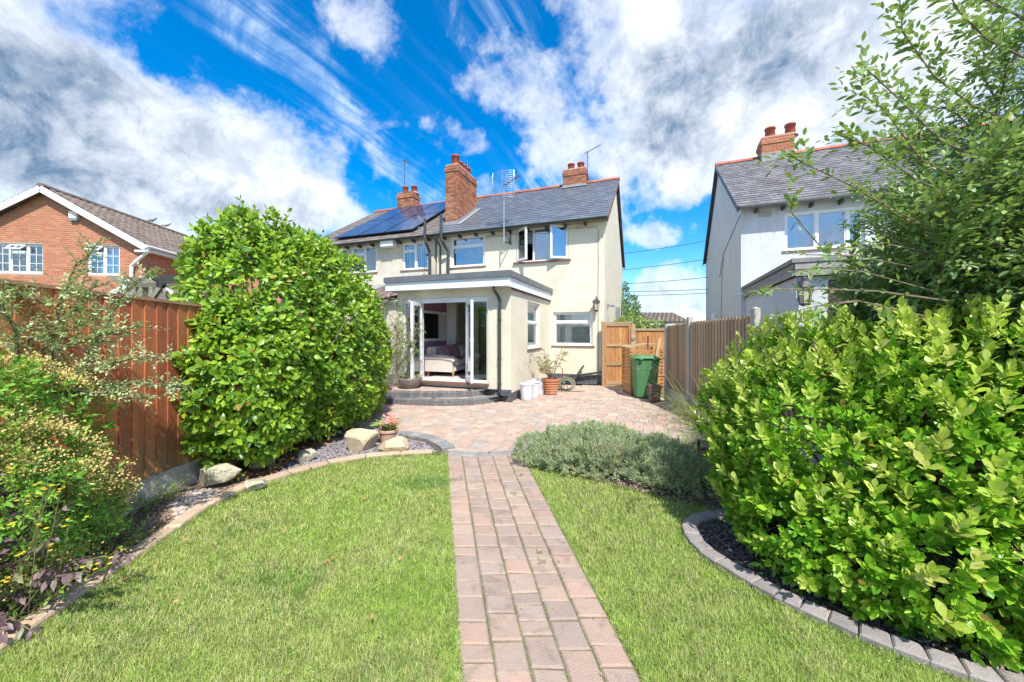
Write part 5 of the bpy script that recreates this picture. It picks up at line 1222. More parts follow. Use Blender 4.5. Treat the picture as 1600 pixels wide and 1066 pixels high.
x = C_.V(207, -0.06).x; pipe(brick, [(cov_ + 0.06, -0.2, CE - 0.08), (cov_ + 0.02, -0.16, CE - 0.22), (x + 0.15, -0.12, CE - 0.62), (x, -0.10, CE - 0.78), (x, -0.10, 0)], 0.06, m_upvc, 'rain_pipe')
window(brick, 'u', 0.06, *cw1[:2], *cw1[2:], [(0, 0.33, None), (0.33, 0.67, 0.72), (0.67, 1, None)], bars=(2, 3), behind='net', sill=False)
window(brick, 'u', 0.06, *cw2[:2], *cw2[2:], [(0, 0.5, 0.72), (0.5, 1, None)], bars=(2, 3), behind='net', sill=False)
for (w_, f0, f1) in ((cw1, 0.33, 0.67), (cw2, 0, 0.5)):       # open fanlights
    a = w_[0] + (w_[1] - w_[0]) * f0 + 0.03; b_ = w_[0] + (w_[1] - w_[0]) * f1 - 0.03; zt2_ = w_[3] - 0.03; h_ = 0.30
    m = MB(); T = Matrix.Translation((0, 0.05, zt2_)) @ Matrix.Rotation(R(-48), 4, 'X')
    rect_frame(m, 'u', a, b_, -h_, 0, -0.02, 0.02, 0.05); m.box((a + b_) / 2 - 0.01, (a + b_) / 2 + 0.01, -0.012, 0.012, -h_ + 0.05, -0.05); m.xform(T); f = m.build('fanlight', m_upvc, brick)
    m = MB(); m.box(a + 0.045, b_ - 0.045, -0.004, 0.004, -h_ + 0.045, -0.045); m.xform(T); m.build('pane', m_glass, f)
c = C_.V(114.5, -0.1, 336); m = MB(); soft_box(m, c.x - 0.14, c.x + 0.14, -0.14, -0.004, c.z - 0.14, c.z + 0.15, 0.03); m.build('alarm_box', m_blind, brick)
m = MB(); soft_box(m, c.x - 0.12, c.x + 0.12, -0.12, -0.01, c.z - 0.21, c.z - 0.145, 0.02); m.build('alarm_lamp', m_frost, brick)
# wing roof
mb = MB(); mb.xprism([(vi - 0.3, CE), (vi + 3.2, CE + 2.0), (vi + 3.2, CE + 1.9), (vi - 0.3, CE - 0.08)], 0.3, 4.2); wg = mb.build('wing_roof', m_trimgrey, brick)
slate_roof(wg, 0.3, 4.2, vi - 0.33, CE - 0.01, vi + 3.2, CE + 2.0, m_tile_brown, 0.27, 0.30, 0.02, name='roof_tile', tile=True)
for px, py, rz in ((237, 347, 0.4), (259, 356, 0.9)):
    p = C_.hit(px, py + 8, ((1, 0, 0), ua)); wp = C_.wld(p.x, p.y, CR + 0.09)
    bt = thing('pigeon', 'grey pigeon on the brown ridge, %s of the two' % ('higher' if px < 240 else 'lower'), 'pigeon', tuple(wp), rz, None)
    m = MB()
    m.tube([(-0.20, 0, 0.06), (-0.12, 0, 0.10), (0.0, 0, 0.13), (0.10, 0, 0.17), (0.14, 0, 0.23), (0.19, 0, 0.26), (0.23, 0, 0.245)], [0.015, 0.04, 0.075, 0.06, 0.038, 0.036, 0.008], 10)
    m.tube([(0.02, 0.03, 0.09), (0.02, 0.03, -0.01), (0.05, 0.03, -0.015)], 0.007, 5); m.tube([(0.02, -0.03, 0.09), (0.02, -0.03, -0.01), (0.05, -0.03, -0.015)], 0.007, 5); m.build('body', m_grey, bt, smooth=True)

# ------------------------------------------------------------------ garage and cables beyond
gx0, gx1 = AT(985, 505, 24).x, AT(1075, 505, 24).x; gz = AT(1040, 503, 24).z
gar = thing('tiled_garage', 'low garage with brown tiled roof far behind the gate', 'garage', (gx0, 24, 0))
mb = MB(); wall_holes(mb, 'u', 0, gx1 - gx0 - 0.25, 0, gz - 0.15, 0, 0.2, [(1.9, gx1 - gx0 - 0.5, 0, gz - 0.3)]); mb.box(0, 0.2, 0.21, 5, 0, gz - 0.15); mb.box(gx1 - gx0 - 0.45, gx1 - gx0 - 0.25, 0.21, 5, 0, gz - 0.15); mb.build('wall', m_brick, gar)
mb = MB(); mb.box(-0.3, gx1 - gx0, -0.25, -0.2, gz - 0.22, gz); mb.build('fascia', m_fascia, gar)
mb = MB(); mb.box(1.91, gx1 - gx0 - 0.51, 0.02, 0.06, 0, gz - 0.31); mb.build('garage_door', m_fascia, gar)
mb = MB(); mb.xprism([(-0.28, gz + 0.01), (2.4, gz + 0.72), (5.2, gz), (5.2, gz - 0.06), (2.4, gz + 0.6), (-0.28, gz - 0.02)], -0.3, gx1 - gx0); gr = mb.build('roof', m_trimgrey, gar)
slate_roof(gr, -0.3, gx1 - gx0, -0.32, gz, 2.4, gz + 0.72, m_tile_brown, 0.33, 0.30, 0.03, name='roof_tile', tile=True)
for i, (x0, y0_, x1, y1_) in enumerate(((975, 394, 1100, 375), (976, 419, 1098, 404), (980, 441, 1098, 432), (992, 453, 1098, 450), (992, 459, 1098, 456))):
    a = AT(x0 - 60, y0_ + (y0_ - y1_) * 60 / (x1 - x0), 20); b_ = AT(x1 + 60, y1_ - (y0_ - y1_) * 60 / (x1 - x0), 17)
    m = MB(); m.tube([a.lerp(b_, t) - Vector((0, 0, 0.10 * 4 * t * (1 - t))) for t in np.linspace(0, 1, 12)], 0.013, 5)
    o = m.build('overhead_cable', m_cable); tag(o, ('topmost', 'second from top', 'middle', 'second from bottom', 'lowest')[i] + ' of the five overhead cables crossing the gap between the houses', 'cable', 'overhead cables')
# ------------------------------------------------------------------ ground, path, patio, kerbs
mb = MB(); mb.box(-160, 160, -60, 260, -0.4, -0.06); struct(mb.build('ground', m_ground))
LX = lambda Y: -3.47 + (Y - 2.5) * 0.055              # left fence line
EDGE_PX = [(0, 1018), (28, 1003), (100, 952), (200, 882), (285, 823), (345, 782), (420, 750), (472, 738), (528, 723), (596, 713), (660, 709), (697, 709)]
EDGE = [G(-70, 1066), G(-40, 1045)] + [G(*p) for p in EDGE_PX]
EDGE = [Vector((-1.2, -0.3, 0)), Vector((-1.75, 0.5, 0)), Vector((-2.25, 1.25, 0))] + [G(*p) for p in EDGE_PX[0:]]
PL0, PL1 = G(697.8, 707), G(720, 1064); PR0, PR1 = G(814, 707), G(1005, 1066)
def pl(Y): t = (Y - PL1.y) / (PL0.y - PL1.y); return PL1.x + (PL0.x - PL1.x) * t
def pr(Y): t = (Y - PR1.y) / (PR0.y - PR1.y); return PR1.x + (PR0.x - PR1.x) * t
Y0P, Y1P = -0.4, 4.93
mb = MB(); q = [(-4.0, -4.0), (4.4, -4.0), (4.2, 7.0), (-3.2, 8.3)]; mb.prism(q, -0.3, -0.022); struct(mb.build('lawn_soil', m_turf))
mb = MB(); mb.prism([(pl(Y0P) - 0.01, Y0P), (pr(Y0P) + 0.01, Y0P), (pr(Y1P) + 0.01, Y1P), (pl(Y1P) - 0.01, Y1P)], -0.2, -0.012); path = struct(mb.build('garden_path', m_joint))
for c in range(5):
    Y = Y0P - random.uniform(0, 0.12)
    while Y < Y1P - 0.03:
        L = random.choice([0.10, 0.125, 0.15, 0.15, 0.19, 0.19, 0.13]); Y2 = min(Y + L, Y1P)
        if Y1P - Y2 < 0.06: Y2 = Y1P
        g = 0.0045; f0, f1 = c / 5, (c + 1) / 5
        wob = 0.006
        def X_(f, y): return pl(y) + (pr(y) - pl(y)) * f
        a, b_ = max(Y, Y0P) + g, Y2 - g
        if b_ - a > 0.03:
            j = lambda: random.uniform(-wob, wob) * 0.6
            q = [(X_(f0, a) + g + j(), a + j()), (X_(f1, a) - g + j(), a + j()), (X_(f1, b_) - g + j(), b_ + j()), (X_(f0, b_) + g + j(), b_ + j())]
            cx_, cy_ = sum(p[0] for p in q) / 4, sum(p[1] for p in q) / 4
            m = MB(); m.paver([(p[0] - cx_, p[1] - cy_) for p in q], -0.06, 0.0, 0.0075, tilt=0.0025); m.build('paver', m_paver, path, loc=(cx_, cy_, random.uniform(-0.0045, 0.003)))
        Y = Y2
def polyoff(pts, w_):
    out = []
    for i, p in enumerate(pts):
        a = pts[max(i - 1, 0)]; b_ = pts[min(i + 1, len(pts) - 1)]; d = (Vector((b_[0], b_[1])) - Vector((a[0], a[1]))).normalized()
        out.append(Vector((p[0] - d.y * w_, p[1] + d.x * w_)))
    return out
def resample(pts, step):
    P_ = [Vector((p[0], p[1])) for p in pts]; out = [P_[0]]; acc = 0.0
    for a, b_ in zip(P_[:-1], P_[1:]):
        L = (b_ - a).length; s_ = step - acc
        while s_ <= L: out.append(a.lerp(b_, s_ / L)); s_ += step
        acc = (acc + L) % step if L + acc >= step else acc + L
    return out
def smooth_line(pts, n=8):
    P_ = [Vector((p[0], p[1])) for p in pts]; out = []
    for i in range(len(P_) - 1):
        p0, p1, p2, p3 = P_[max(i - 1, 0)], P_[i], P_[i + 1], P_[min(i + 2, len(P_) - 1)]
        for k in range(n):
            t = k / n; out.append(0.5 * ((2 * p1) + (p2 - p0) * t + (2 * p0 - 5 * p1 + 4 * p2 - p3) * t * t + (3 * p1 - p0 - 3 * p2 + p3) * t ** 3))
    out.append(P_[-1]); return out
def kerb(name, pts, w_, step, z0, z1, mat, label=None, cat=None, piece='kerb_stone', gap=0.004, jit=0.004, bev=0.008):
    """a row of separate stones along a line; w_ wide to the left of the direction of travel"""
    base = resample(smooth_line(pts), step); o = thing(name, label, cat, (base[0].x, base[0].y, 0)) if cat else None
    if o is None: o = bpy.data.objects.new(name, None); COL.objects.link(o); o.location = (base[0].x, base[0].y, 0); o['kind'] = 'structure'
    off_ = polyoff(base, w_); O = Vector((base[0].x, base[0].y))
    for i in range(len(base) - 1):
        a, b_, c, d = base[i], base[i + 1], off_[i + 1], off_[i]
        e = (b_ - a).normalized() * gap
        q = [a + e, b_ - e, c - e, d + e]; ct = sum(q, Vector((0, 0))) / 4
        m = MB(); m.paver([p - ct + Vector((random.uniform(-jit, jit), random.uniform(-jit, jit))) for p in q], z0, z1 + random.uniform(-jit, jit) * 0.7, bev, tilt=jit * 0.4)
        m.build(piece, mat, o, loc=(ct.x - O.x, ct.y - O.y, 0))
    return o
lawn_edge = kerb('lawn_edging', EDGE, 0.115, 0.42, -0.08, 0.028, m_edge, 'curved pale sandstone edging between left lawn and bed', 'edging', 'edging_stone', 0.003, 0.006, 0.014)
KL = [G(498, 668), G(535, 672), G(572, 677), G(612, 681), (G(645, 684)), G(668, 690), G(684, 699), G(694, 708)]
kerb('patio_kerb', KL, 0.19, 0.16, -0.06, 0.035, m_kerb, 'dark kerb curving round the left slate bed to the path', 'kerb')
KM = [G(697, 709), G(740, 713.5), G(785, 712), G(815, 708)]
kerb('patio_kerb', KM, 0.17, 0.20, -0.06, 0.006, m_kerb, 'flush dark kerb row where the path meets the patio', 'kerb')
KR = [G(815, 708), G(826, 698), G(838, 688), G(860, 680), G(900, 676), G(950, 677), G(1000, 682), G(1027, 688), G(1060, 692), G(1095, 690), G(1130, 686)]
kerb('patio_kerb', KR, 0.17, 0.17, -0.06, 0.02, m_kerb, 'dark kerb behind the silver-green mound along the patio edge', 'kerb')
BK = [G(1175, 797), G(1149, 800), G(1115, 801), G(1092, 805), G(1072, 812), G(1066, 822), G(1067, 834), G(1085.5, 859), G(1110, 878), G(1145, 899), G(1197, 931), G(1285, 973), G(1390, 1018), G(1470, 1048), G(1560, 1078), G(1680, 1110), Vector((3.2, 1.35, 0)), Vector((4.1, 1.1, 0))]
kerb('bed_kerb', BK, 0.115, 0.125, -0.06, 0.03, m_kerb_bed, 'grey-brown block kerb round the bed of the bright green shrub', 'kerb', gap=0.003)
bed_poly = [(p.x, p.y) for p in BK] + [(4.1, 1.2), (4.0, 4.2), (2.6, 4.3)]
mb = MB(); mb.prism([(p.x, p.y) for p in BK] + [(4.0, 1.5), (4.0, 4.0)], -0.03, -0.012); 
lb = [(LX(-0.5) - 0.1, -0.4)] + [(p.x, p.y) for p in EDGE] + [(G(690, 703).x, G(690, 703).y), (G(668, 686).x, G(668, 686).y), (G(612, 677).x, G(612, 677).y), (G(535, 669).x, G(535, 669).y), (G(498, 665).x, G(498, 665).y), (-2.5, 8.2), (-3.25, 8.0)]
mb = MB(); mb.prism(lb, -0.2, -0.004); bedL = struct(mb.build('bed_soil', m_soil))
mb = MB(); mb.prism([(p.x, p.y) for p in BK] + [(4.3, 1.3), (4.3, 5.0), (2.3, 4.0)], -0.2, -0.006); struct(mb.build('bed_soil', m_soil))
rb = [G(812, 712), G(835, 722), G(880, 735), G(940, 752), G(1000, 768), G(1060, 782), G(1120, 795), G(1160, 800)]
rbp = [(p.x, p.y) for p in rb] + [(3.6, 3.6), (3.55, 5.5)] + [(p.x, p.y) for p in KR[::-1]]
mb = MB(); mb.prism(rbp, -0.2, -0.002); struct(mb.build('bed_soil', m_soil))

# patio
pat = [(p[0], p[1]) for p in polyoff(KL, 0.10)] + [(p[0], p[1]) for p in polyoff(KM, 0.10)] + [(p[0], p[1]) for p in polyoff(KR, 0.10)] + [(3.52, 5.4), (3.60, 8.6), (3.62, 11.3), (-4.2, 11.4), (-3.1, 8.2)]
mb = MB(); mb.prism(pat, -0.2, -0.010); patio = struct(mb.build('patio', m_joint))
rows = []; v = -9.5
cand = []
while v < 0.1:
    hgt = 0.155; u = -6.2 - random.uniform(0, 0.2)
    while u < 4.6:
        L = random.choice([0.12, 0.16, 0.16, 0.21, 0.24]); c = A.wld(u + L / 2, v + hgt / 2)
        if not (UL - 0.3 < u + L / 2 < UI - 0.02 and v + hgt > WV) and not (v > -0.02 and u < 0) and c.y > 3.5: cand.append((u, v, L, hgt, c))
        u += L
    v += hgt
ins = inside(np.array([[c[4].x, c[4].y] for c in cand]), pat); cand = [c for c, k in zip(cand, ins) if k]
cand.sort(key=lambda c: c[4].x ** 2 + c[4].y ** 2 if abs(c[4].x / c[4].y) < 1 else 999)
rest = MB()
for i, (u, v, L, hgt, c) in enumerate(cand):
    g = 0.0035; q = [A.wld(u + g, v + g), A.wld(u + L - g, v + g), A.wld(u + L - g, v + hgt - g), A.wld(u + g, v + hgt - g)]
    zz_ = random.uniform(-0.0025, 0.0025)
    if i < 290:
        m = MB(); m.paver([(p.x - c.x, p.y - c.y) for p in q], -0.05, 0.0, 0.005, tilt=0.002); m.build('paver', m_patio, patio, loc=(c.x, c.y, zz_))
    else: rest.paver([(p.x, p.y) for p in q], -0.05, zz_, 0.005, tilt=0.0015)
rest.build('paving_block', m_patio, patio, kind='stuff')

# two brick steps in front of the doors
steps = thing('garden_steps', 'two curved brick steps below the open french doors', 'steps', tuple(A.wld(-3.5, WV)))
O = steps.location
def step(front, z0, z1, piece_w, run):
    P_ = smooth_line(front, 6); poly = [(p.x - O.x, p.y - O.y) for p in P_]
    back = [A.wld(UI - 0.02 if run else UI - 0.3, WV - 0.013), A.wld(UL - 0.5, WV - 0.013)]
    poly += [(p.x - O.x, p.y - O.y) for p in back]
    m = MB(); m.prism(poly, z0, z1 - 0.004); s_ = m.build('step', m_kerb_dark, steps)
    base = resample(P_, 0.108); off_ = polyoff(base, 0.20); fr = polyoff(base, -0.012)
    for i in range(len(base) - 1):
        e = (base[i + 1] - base[i]).normalized() * 0.005
        q = [fr[i] + e, fr[i + 1] - e, off_[i + 1] - e, off_[i] + e]; ct = sum(q, Vector((0, 0))) / 4
        m = MB(); m.paver([p - ct for p in q], z0 + 0.002, z1 + 0.004, 0.012, tilt=0.001); b_ = m.build('edging_brick', m_kerb_dark, steps, loc=(ct.x - O.x, ct.y - O.y, 0))
    rp = MB(); ins_p = [(p[0], p[1]) for p in off_] + [(p.x, p.y) for p in back]
    for iu in range(-1, 26):
        for iv in range(12):
            uu = UL - 0.6 + iu * 0.205 + (0.1 if iv % 2 else 0); vv = WV - 1.6 + iv * 0.135; c = A.wld(uu + 0.1, vv + 0.065)
            if inside1((c.x, c.y), ins_p) and vv + 0.13 < WV - 0.01:
                q = [A.wld(uu + .004, vv + .004), A.wld(uu + .2, vv + .004), A.wld(uu + .2, vv + .13), A.wld(uu + .004, vv + .13)]
                rp.paver([(p.x - O.x, p.y - O.y) for p in q], z1 - 0.02, z1 + 0.001, 0.004)
    rp.build('paving_block', m_patio, steps, kind='stuff')
step([G(560, 629.5), G(600, 631), G(650, 633.5), G(700, 634.5), G(740, 633), G(770, 629), G(788, 625), G(799, 620), G(803, 615)], 0.0, 0.125, 0, True)
step([G(588, 610.5, .25), G(620, 612.5, .25), G(700, 613, .25), G(740, 611.6, .25), G(757, 609.5, .25), G(768, 606.8, .25), G(771, 604.5, .25)], 0.12, 0.25, 0, False)

# ------------------------------------------------------------------ left fence
lf = thing('red_fence', 'tall red-stained board fence along the left bed', 'fence', (LX(0.6), 0.6, 0))
FT = lambda Y: 1.95 - (Y - 2.6) * 0.04
yb = 0.6; i = 0
while yb < 8.4:
    wd = random.uniform(0.104, 0.114); p0 = Vector((LX(yb), yb, 0)) - lf.location; p1 = Vector((LX(yb + wd + 0.02), yb + wd + 0.02, 0)) - lf.location
    zb = 0.25 + random.uniform(-0.004, 0.004); zt = FT(yb) - random.uniform(0.015, 0.022)
    m = MB(); tn, tk = 0.006, 0.020
    x0, x1 = p0.x, p1.x
    m.add([(x0, p0.y, zb), (x0 + tk, p0.y, zb), (x1 + tn, p1.y, zb), (x1, p1.y, zb), (x0, p0.y, zt), (x0 + tk, p0.y, zt), (x1 + tn, p1.y, zt), (x1, p1.y, zt)], [(0, 1, 2, 3), (7, 6, 5, 4), (1, 5, 6, 2), (3, 2, 6, 7), (0, 3, 7, 4), (0, 4, 5, 1)])
    # board leans across its neighbour like a lap
    m.xform(Matrix.Translation((0.02, 0, 0))); m.build('board', m_redfence, lf); yb += wd; i += 1
for yp in (0.75, 2.42, 4.10, 5.9, 7.7):
    m = MB(); x = LX(yp) - lf.location.x; m.box(x + 0.035, x + 0.115, yp - 0.6 - 0.04, yp - 0.6 + 0.04, 0.12 if yp > 3 else 0, 1.0 if yp == 4.10 else FT(yp) - 0.05); 
    if yp != 2.42: m.build('post', m_redfence, lf)
for k, (ya, yc) in enumerate(((0.6, 2.42), (2.42, 4.12), (4.12, 5.95), (5.95, 8.4))):
    m = MB(); m.bar((LX(ya) - lf.location.x + 0.02, ya - 0.6 + 0.003, FT(ya) - 0.004), (LX(yc) - lf.location.x + 0.02, yc - 0.603, FT(yc) - 0.004), 0.058, 0.026); m.build('capping_rail', m_redcap, lf)
    m = MB(); m.bar((LX(ya) - lf.location.x + 0.0, ya - 0.6 + 0.004, 0.07), (LX(yc) - lf.location.x + 0.0, yc - 0.604, 0.07), 0.05, 0.34); m.build('gravel_board', m_concrete, lf)

# ------------------------------------------------------------------ right fence
rf = thing('brown_fence', 'brown feather-edge fence with concrete posts along the right of the patio', 'fence', (3.6, 8.6, 0))
FP = [(3.60, 8.62, 1.77), (3.535, 7.38, 1.82), (3.62, 5.52, 1.87), (3.66, 3.70, 1.80), (3.68, 1.90, 1.80)]
for k, (x, y, z) in enumerate(FP):
    m = MB(); q = (x - 3.6, y - 8.6); s_ = 0.045
    m.box(q[0] - s_, q[0] + s_, q[1] - s_, q[1] + s_, 0, z + (0.03 if k == 0 else 0.09)); m.add([(q[0] - s_, q[1] - s_, z + .09), (q[0] + s_, q[1] - s_, z + .09), (q[0] + s_, q[1] + s_, z + .09), (q[0] - s_, q[1] + s_, z + .09), (q[0], q[1], z + .115)], [(0, 1, 4), (1, 2, 4), (2, 3, 4), (3, 0, 4)]) if k else None
    m.build('post', m_concrete, rf)
for (xa, ya, za), (xb, yb_, zb_) in zip(FP[:-1], FP[1:]):
    a = Vector((xa, ya)); b_ = Vector((xb, yb_)); d = (b_ - a); L = d.length; d.normalize(); nrm = Vector((-d.y, d.x))
    if nrm.x > 0: nrm = -nrm
    A0 = a + d * 0.05; Lr = L - 0.10
    drop = 0.0 if yb_ > 5 else 0.16
    n_ = int(round(Lr / 0.088)); zt = min(za, zb_) if drop else None
    for j in range(n_):
        f0 = j / n_; f1 = (j + 1) / n_ + 0.010
        p = A0 + d * (Lr * f0); q = A0 + d * (Lr * min(f1, 1.0)); z = (za + (zb_ - za) * f0) - drop - random.uniform(0.002, 0.012)
        p = p - Vector((3.6, 8.6)); q = q - Vector((3.6, 8.6)); e0 = nrm * 0.014; e1 = nrm * 0.024
        m = MB(); vs = []
        for zz_ in (0.33, z):
            vs += [(p.x + e0.x * .2, p.y + e0.y * .2, zz_), (q.x + e1.x * .5, q.y + e1.y * .5, zz_), (q.x + e1.x * 1.4, q.y + e1.y * 1.4, zz_), (p.x + e0.x * .7, p.y + e0.y * .7, zz_)]
        m.add(vs, [(0, 1, 2, 3), (7, 6, 5, 4), (0, 4, 5, 1), (1, 5, 6, 2), (2, 6, 7, 3), (3, 7, 4, 0)]); m.build('board', m_brownfence, rf)
    o3 = Vector((3.6, 8.6, 0))
    m = MB(); m.bar(Vector((*A0, 0.165)) - o3, Vector((*(A0 + d * Lr), 0.165)) - o3, 0.045, 0.32); m.build('gravel_board', m_concrete, rf)
    for z in (0.55, 1.5):
        m = MB(); n3 = Vector((nrm.x, nrm.y, 0)) * -0.025; m.bar(Vector((*A0, z)) - o3 + n3, Vector((*(A0 + d * Lr), z)) - o3 + n3, 0.03, 0.06); m.build('rail', m_brownfence, rf)

# ------------------------------------------------------------------ gate and rear fence
GY = 11.12
gx0_, gx1_ = AT(945, 550, GY).x, AT(985, 550, GY).x
gate = thing('wooden_gate', 'tall orange pine boarded gate between house wall and post', 'gate', (gx0_, GY, 0))
gw = gx1_ - gx0_; n_ = 7
for j in range(n_):
    m = MB(); x = 0.03 + (gw - 0.06) * j / n_; m.box(x + 0.004, x + (gw - 0.06) / n_ - 0.004, 0.03, 0.048, 0.05, 1.84); m.build('board', m_gate, gate)
for z in (0.06, 0.62, 1.19, 1.80): m = MB(); m.box(0.0, gw, 0.0, 0.029, z, z + 0.075); m.build('rail', m_gate_pale, gate)
for x in (0.0, gw - 0.055): m = MB(); m.box(x, x + 0.055, -0.012, -0.001, 0.05, 1.875); m.build('stile', m_gate, gate)
m = MB(); m.box(-0.08, -0.005, -0.01, 0.08, 0, 1.93); m.box(-0.08, gw + 0.08, 0.0, 0.07, 1.885, 1.925); m.box(0, gw, -0.02, 0.08, 0.0, 0.045); m.build('gate_frame', m_gate_pale, gate)
gp = thing('gate_post', 'weathered post with a round latch between gate and rear fence', 'post', (gx1_ + 0.075, GY, 0))
m = MB(); m.box(-0.06, 0.065, -0.03, 0.09, 0, 1.86); m.build('post', m_gate_pale, gp)
m = MB(); m.lathe([(0.055, 0), (0.06, 0.01), (0.05, 0.03), (0.0, 0.035)], (0, 0, 0), 20); m.xform(Matrix.Translation((0.0, -0.03, 1.42)) @ Matrix.Rotation(R(90), 4, 'X')); m.build('latch', m_alu, gp)
m = MB(); m.box(-0.03, 0.03, -0.034, -0.030, 1.30, 1.52); m.build('latch_plate', m_concrete, gp)
x0_ = gx1_ + 0.15; x1_ = 4.75
bf = thing('rear_fence', 'orange pine fence panel behind the green bin, right of the gate post', 'fence', (x0_, GY, 0))
n_ = 10
for j in range(n_): m = MB(); x = (x1_ - x0_) * j / n_; m.box(x + 0.003, x + (x1_ - x0_) / n_ - 0.003, 0.03, 0.046 + 0.004 * (j % 2), 0.05, 1.70); m.build('board', m_gate, bf)
for z in (0.3, 0.86, 1.66): m = MB(); m.box(0, x1_ - x0_, 0.0, 0.029, z, z + 0.07); m.build('rail', m_gate_pale, bf)
# log store with slats
sx0, sy = AT(986, 600, 9.45).x, 9.45
ls = thing('slatted_store', 'slatted timber bin store with a curved lid behind the green bin', 'store', (sx0, sy, 0))
SWd, SDp, SH = 0.82, 0.75, 1.20
for s_ in range(13):
    z = 0.06 + s_ * 0.088
    m = MB(); m.box(0.0, SWd, 0.0, 0.02, z, z + 0.058); m.build('slat', m_gate, ls)
    m = MB(); m.box(-0.02, -0.001, 0.0, SDp, z, z + 0.058); m.build('slat', m_gate, ls)
for (x, y) in ((0.0, 0.021), (SWd - 0.05, 0.021), (0.0, SDp - 0.05), (SWd - 0.05, SDp - 0.05)): m = MB(); m.box(x + 0.001, x + 0.05, y, y + 0.05, 0, SH); m.build('post', m_gate_pale, ls)
m = MB()
for k in range(10):
    t0, t1 = k / 10, (k + 1) / 10; f = lambda t: SH + 0.015 + 0.09 * math.sin(t * math.pi * 0.62)
    m.bar((t0 * SWd * 1.1 - 0.04, 0.40, f(t0)), (t1 * SWd * 1.1 - 0.04, 0.40, f(t1)), 0.72, 0.022)
m.build('lid', m_gate_pale, ls)
m = MB(); m.box(0.42, 0.445, -0.005, 0.02, 1.15, 1.52); m.build('lid_prop', m_steel_dark, ls)
pk = AT(1020, 560, 9.2); pole = thing('timber_plank', 'pale plank leaning against fence and green bin lid', 'plank', (pk.x, 9.2, 0))
m = MB(); a = AT(1021, 556, 9.25); b_ = AT(1031, 528, 9.5); m.bar(Vector((-0.15, -0.1, 0.0)), b_ - pole.location, 0.07, 0.03, up=(0, 1, 0)); m.build('plank', m_gate_pale, pole)

# ------------------------------------------------------------------ wheelie bin and food caddy
BYb = 8.92; bx = AT(1013.5, 600, BYb).x
wbn = thing('wheelie_bin', 'green wheelie bin with domed lid by the right fence', 'bin', (bx, BYb + 0.3, 0), R(-6))
def tapered(mb, w0, d0, w1, d1, z0, z1, yoff=0.0, bev=0.05, n=4):
    """rounded rectangular shell, wider at the top"""
    vs = []; fs = []
    def ring(w_, d_, z, y_):
        out = []
        for (sx, sy_, a0) in ((1, 1, 0), (-1, 1, 90), (-1, -1, 180), (1, -1, 270)):
            for k in range(n + 1):
                t = R(a0 + 90 * k / n); out.append((sx * (w_ / 2 - bev) + bev * math.cos(t), y_ + sy_ * (d_ / 2 - bev) + bev * math.sin(t), z))
        return out
    r0 = ring(w0, d0, z0, 0); r1 = ring(w1, d1, z1, yoff); m_ = len(r0)
    vs = r0 + r1; fs = [(k, (k + 1) % m_, (k + 1) % m_ + m_, k + m_) for k in range(m_)] + [tuple(range(m_ - 1, -1, -1)), tuple(range(m_, 2 * m_))]
    mb.add(vs, fs)
m = MB(); tapered(m, 0.47, 0.50, 0.56, 0.62, 0.045, 0.93, -0.03); tapered(m, 0.58, 0.64, 0.585, 0.645, 0.90, 0.945, -0.03); m.build('body', m_bin, wbn)
m = MB(); tapered(m, 0.62, 0.68, 0.60, 0.66, 0.952, 0.985, -0.05); tapered(m, 0.60, 0.66, 0.40, 0.46, 0.985, 1.045, -0.03); m.tube([(-0.27, 0.36, 0.98), (0.27, 0.36, 0.98)], 0.02, 8)
for x in (-0.16, 0.16): m.box(x - 0.04, x + 0.04, -0.42, -0.38, 0.955, 0.985)
rb_ = MB()
for x in (-0.17, 0.0, 0.17): rb_.bar((x * 0.86, -0.250, 0.10), (x, -0.332, 0.86), 0.018, 0.012, up=(0, 1, 0))
rb_.bar((-0.22, -0.310, 0.70), (0.22, -0.310, 0.70), 0.02, 0.014, up=(0, 0, 1)); rb_.build('moulded_rib', m_bin, wbn)
m.build('lid', m_bin, wbn)
for sx in (-1, 1):
    m = MB(); m.lathe([(0.03, -0.02), (0.095, -0.022), (0.10, 0), (0.095, 0.022), (0.03, 0.02)], (0, 0, 0), 20); m.xform(Matrix.Translation((sx * 0.24, 0.24, 0.10)) @ Matrix.Rotation(R(90), 4, 'Y')); m.build('wheel', m_black, wbn)
m = MB(); m.tube([(-0.24, 0.24, 0.1), (0.24, 0.24, 0.1)], 0.012, 8); m.tube([(-0.2, 0.30, 0.86), (-0.2, 0.37, 0.93), (0.2, 0.37, 0.93), (0.2, 0.30, 0.86)], 0.014, 8); m.build('handle', m_bin, wbn)
cx_ = AT(1024.5, 615, 8.45).x
cd = thing('food_caddy', 'brown food waste caddy with black handle in front of the green bin', 'caddy', (cx_, 8.55, 0), R(-10))
m = MB(); tapered(m, 0.22, 0.22, 0.28, 0.28, 0.0, 0.37, 0, 0.03); m.build('body', m_caddy, cd)
m = MB(); tapered(m, 0.30, 0.30, 0.29, 0.29, 0.37, 0.405, 0, 0.03); m.build('lid', m_caddy, cd)
m = MB(); m.tube([(-0.15, 0, 0.36), (-0.155, -0.14, 0.32), (-0.13, -0.155, 0.10), (-0.16, -0.15, 0.12)], 0.010, 6); m.tube([(-0.152, -0.12, 0.12), (0.0, -0.155, 0.26), (0.152, -0.14, 0.36)], 0.012, 6); m.build('handle', m_black, cd)

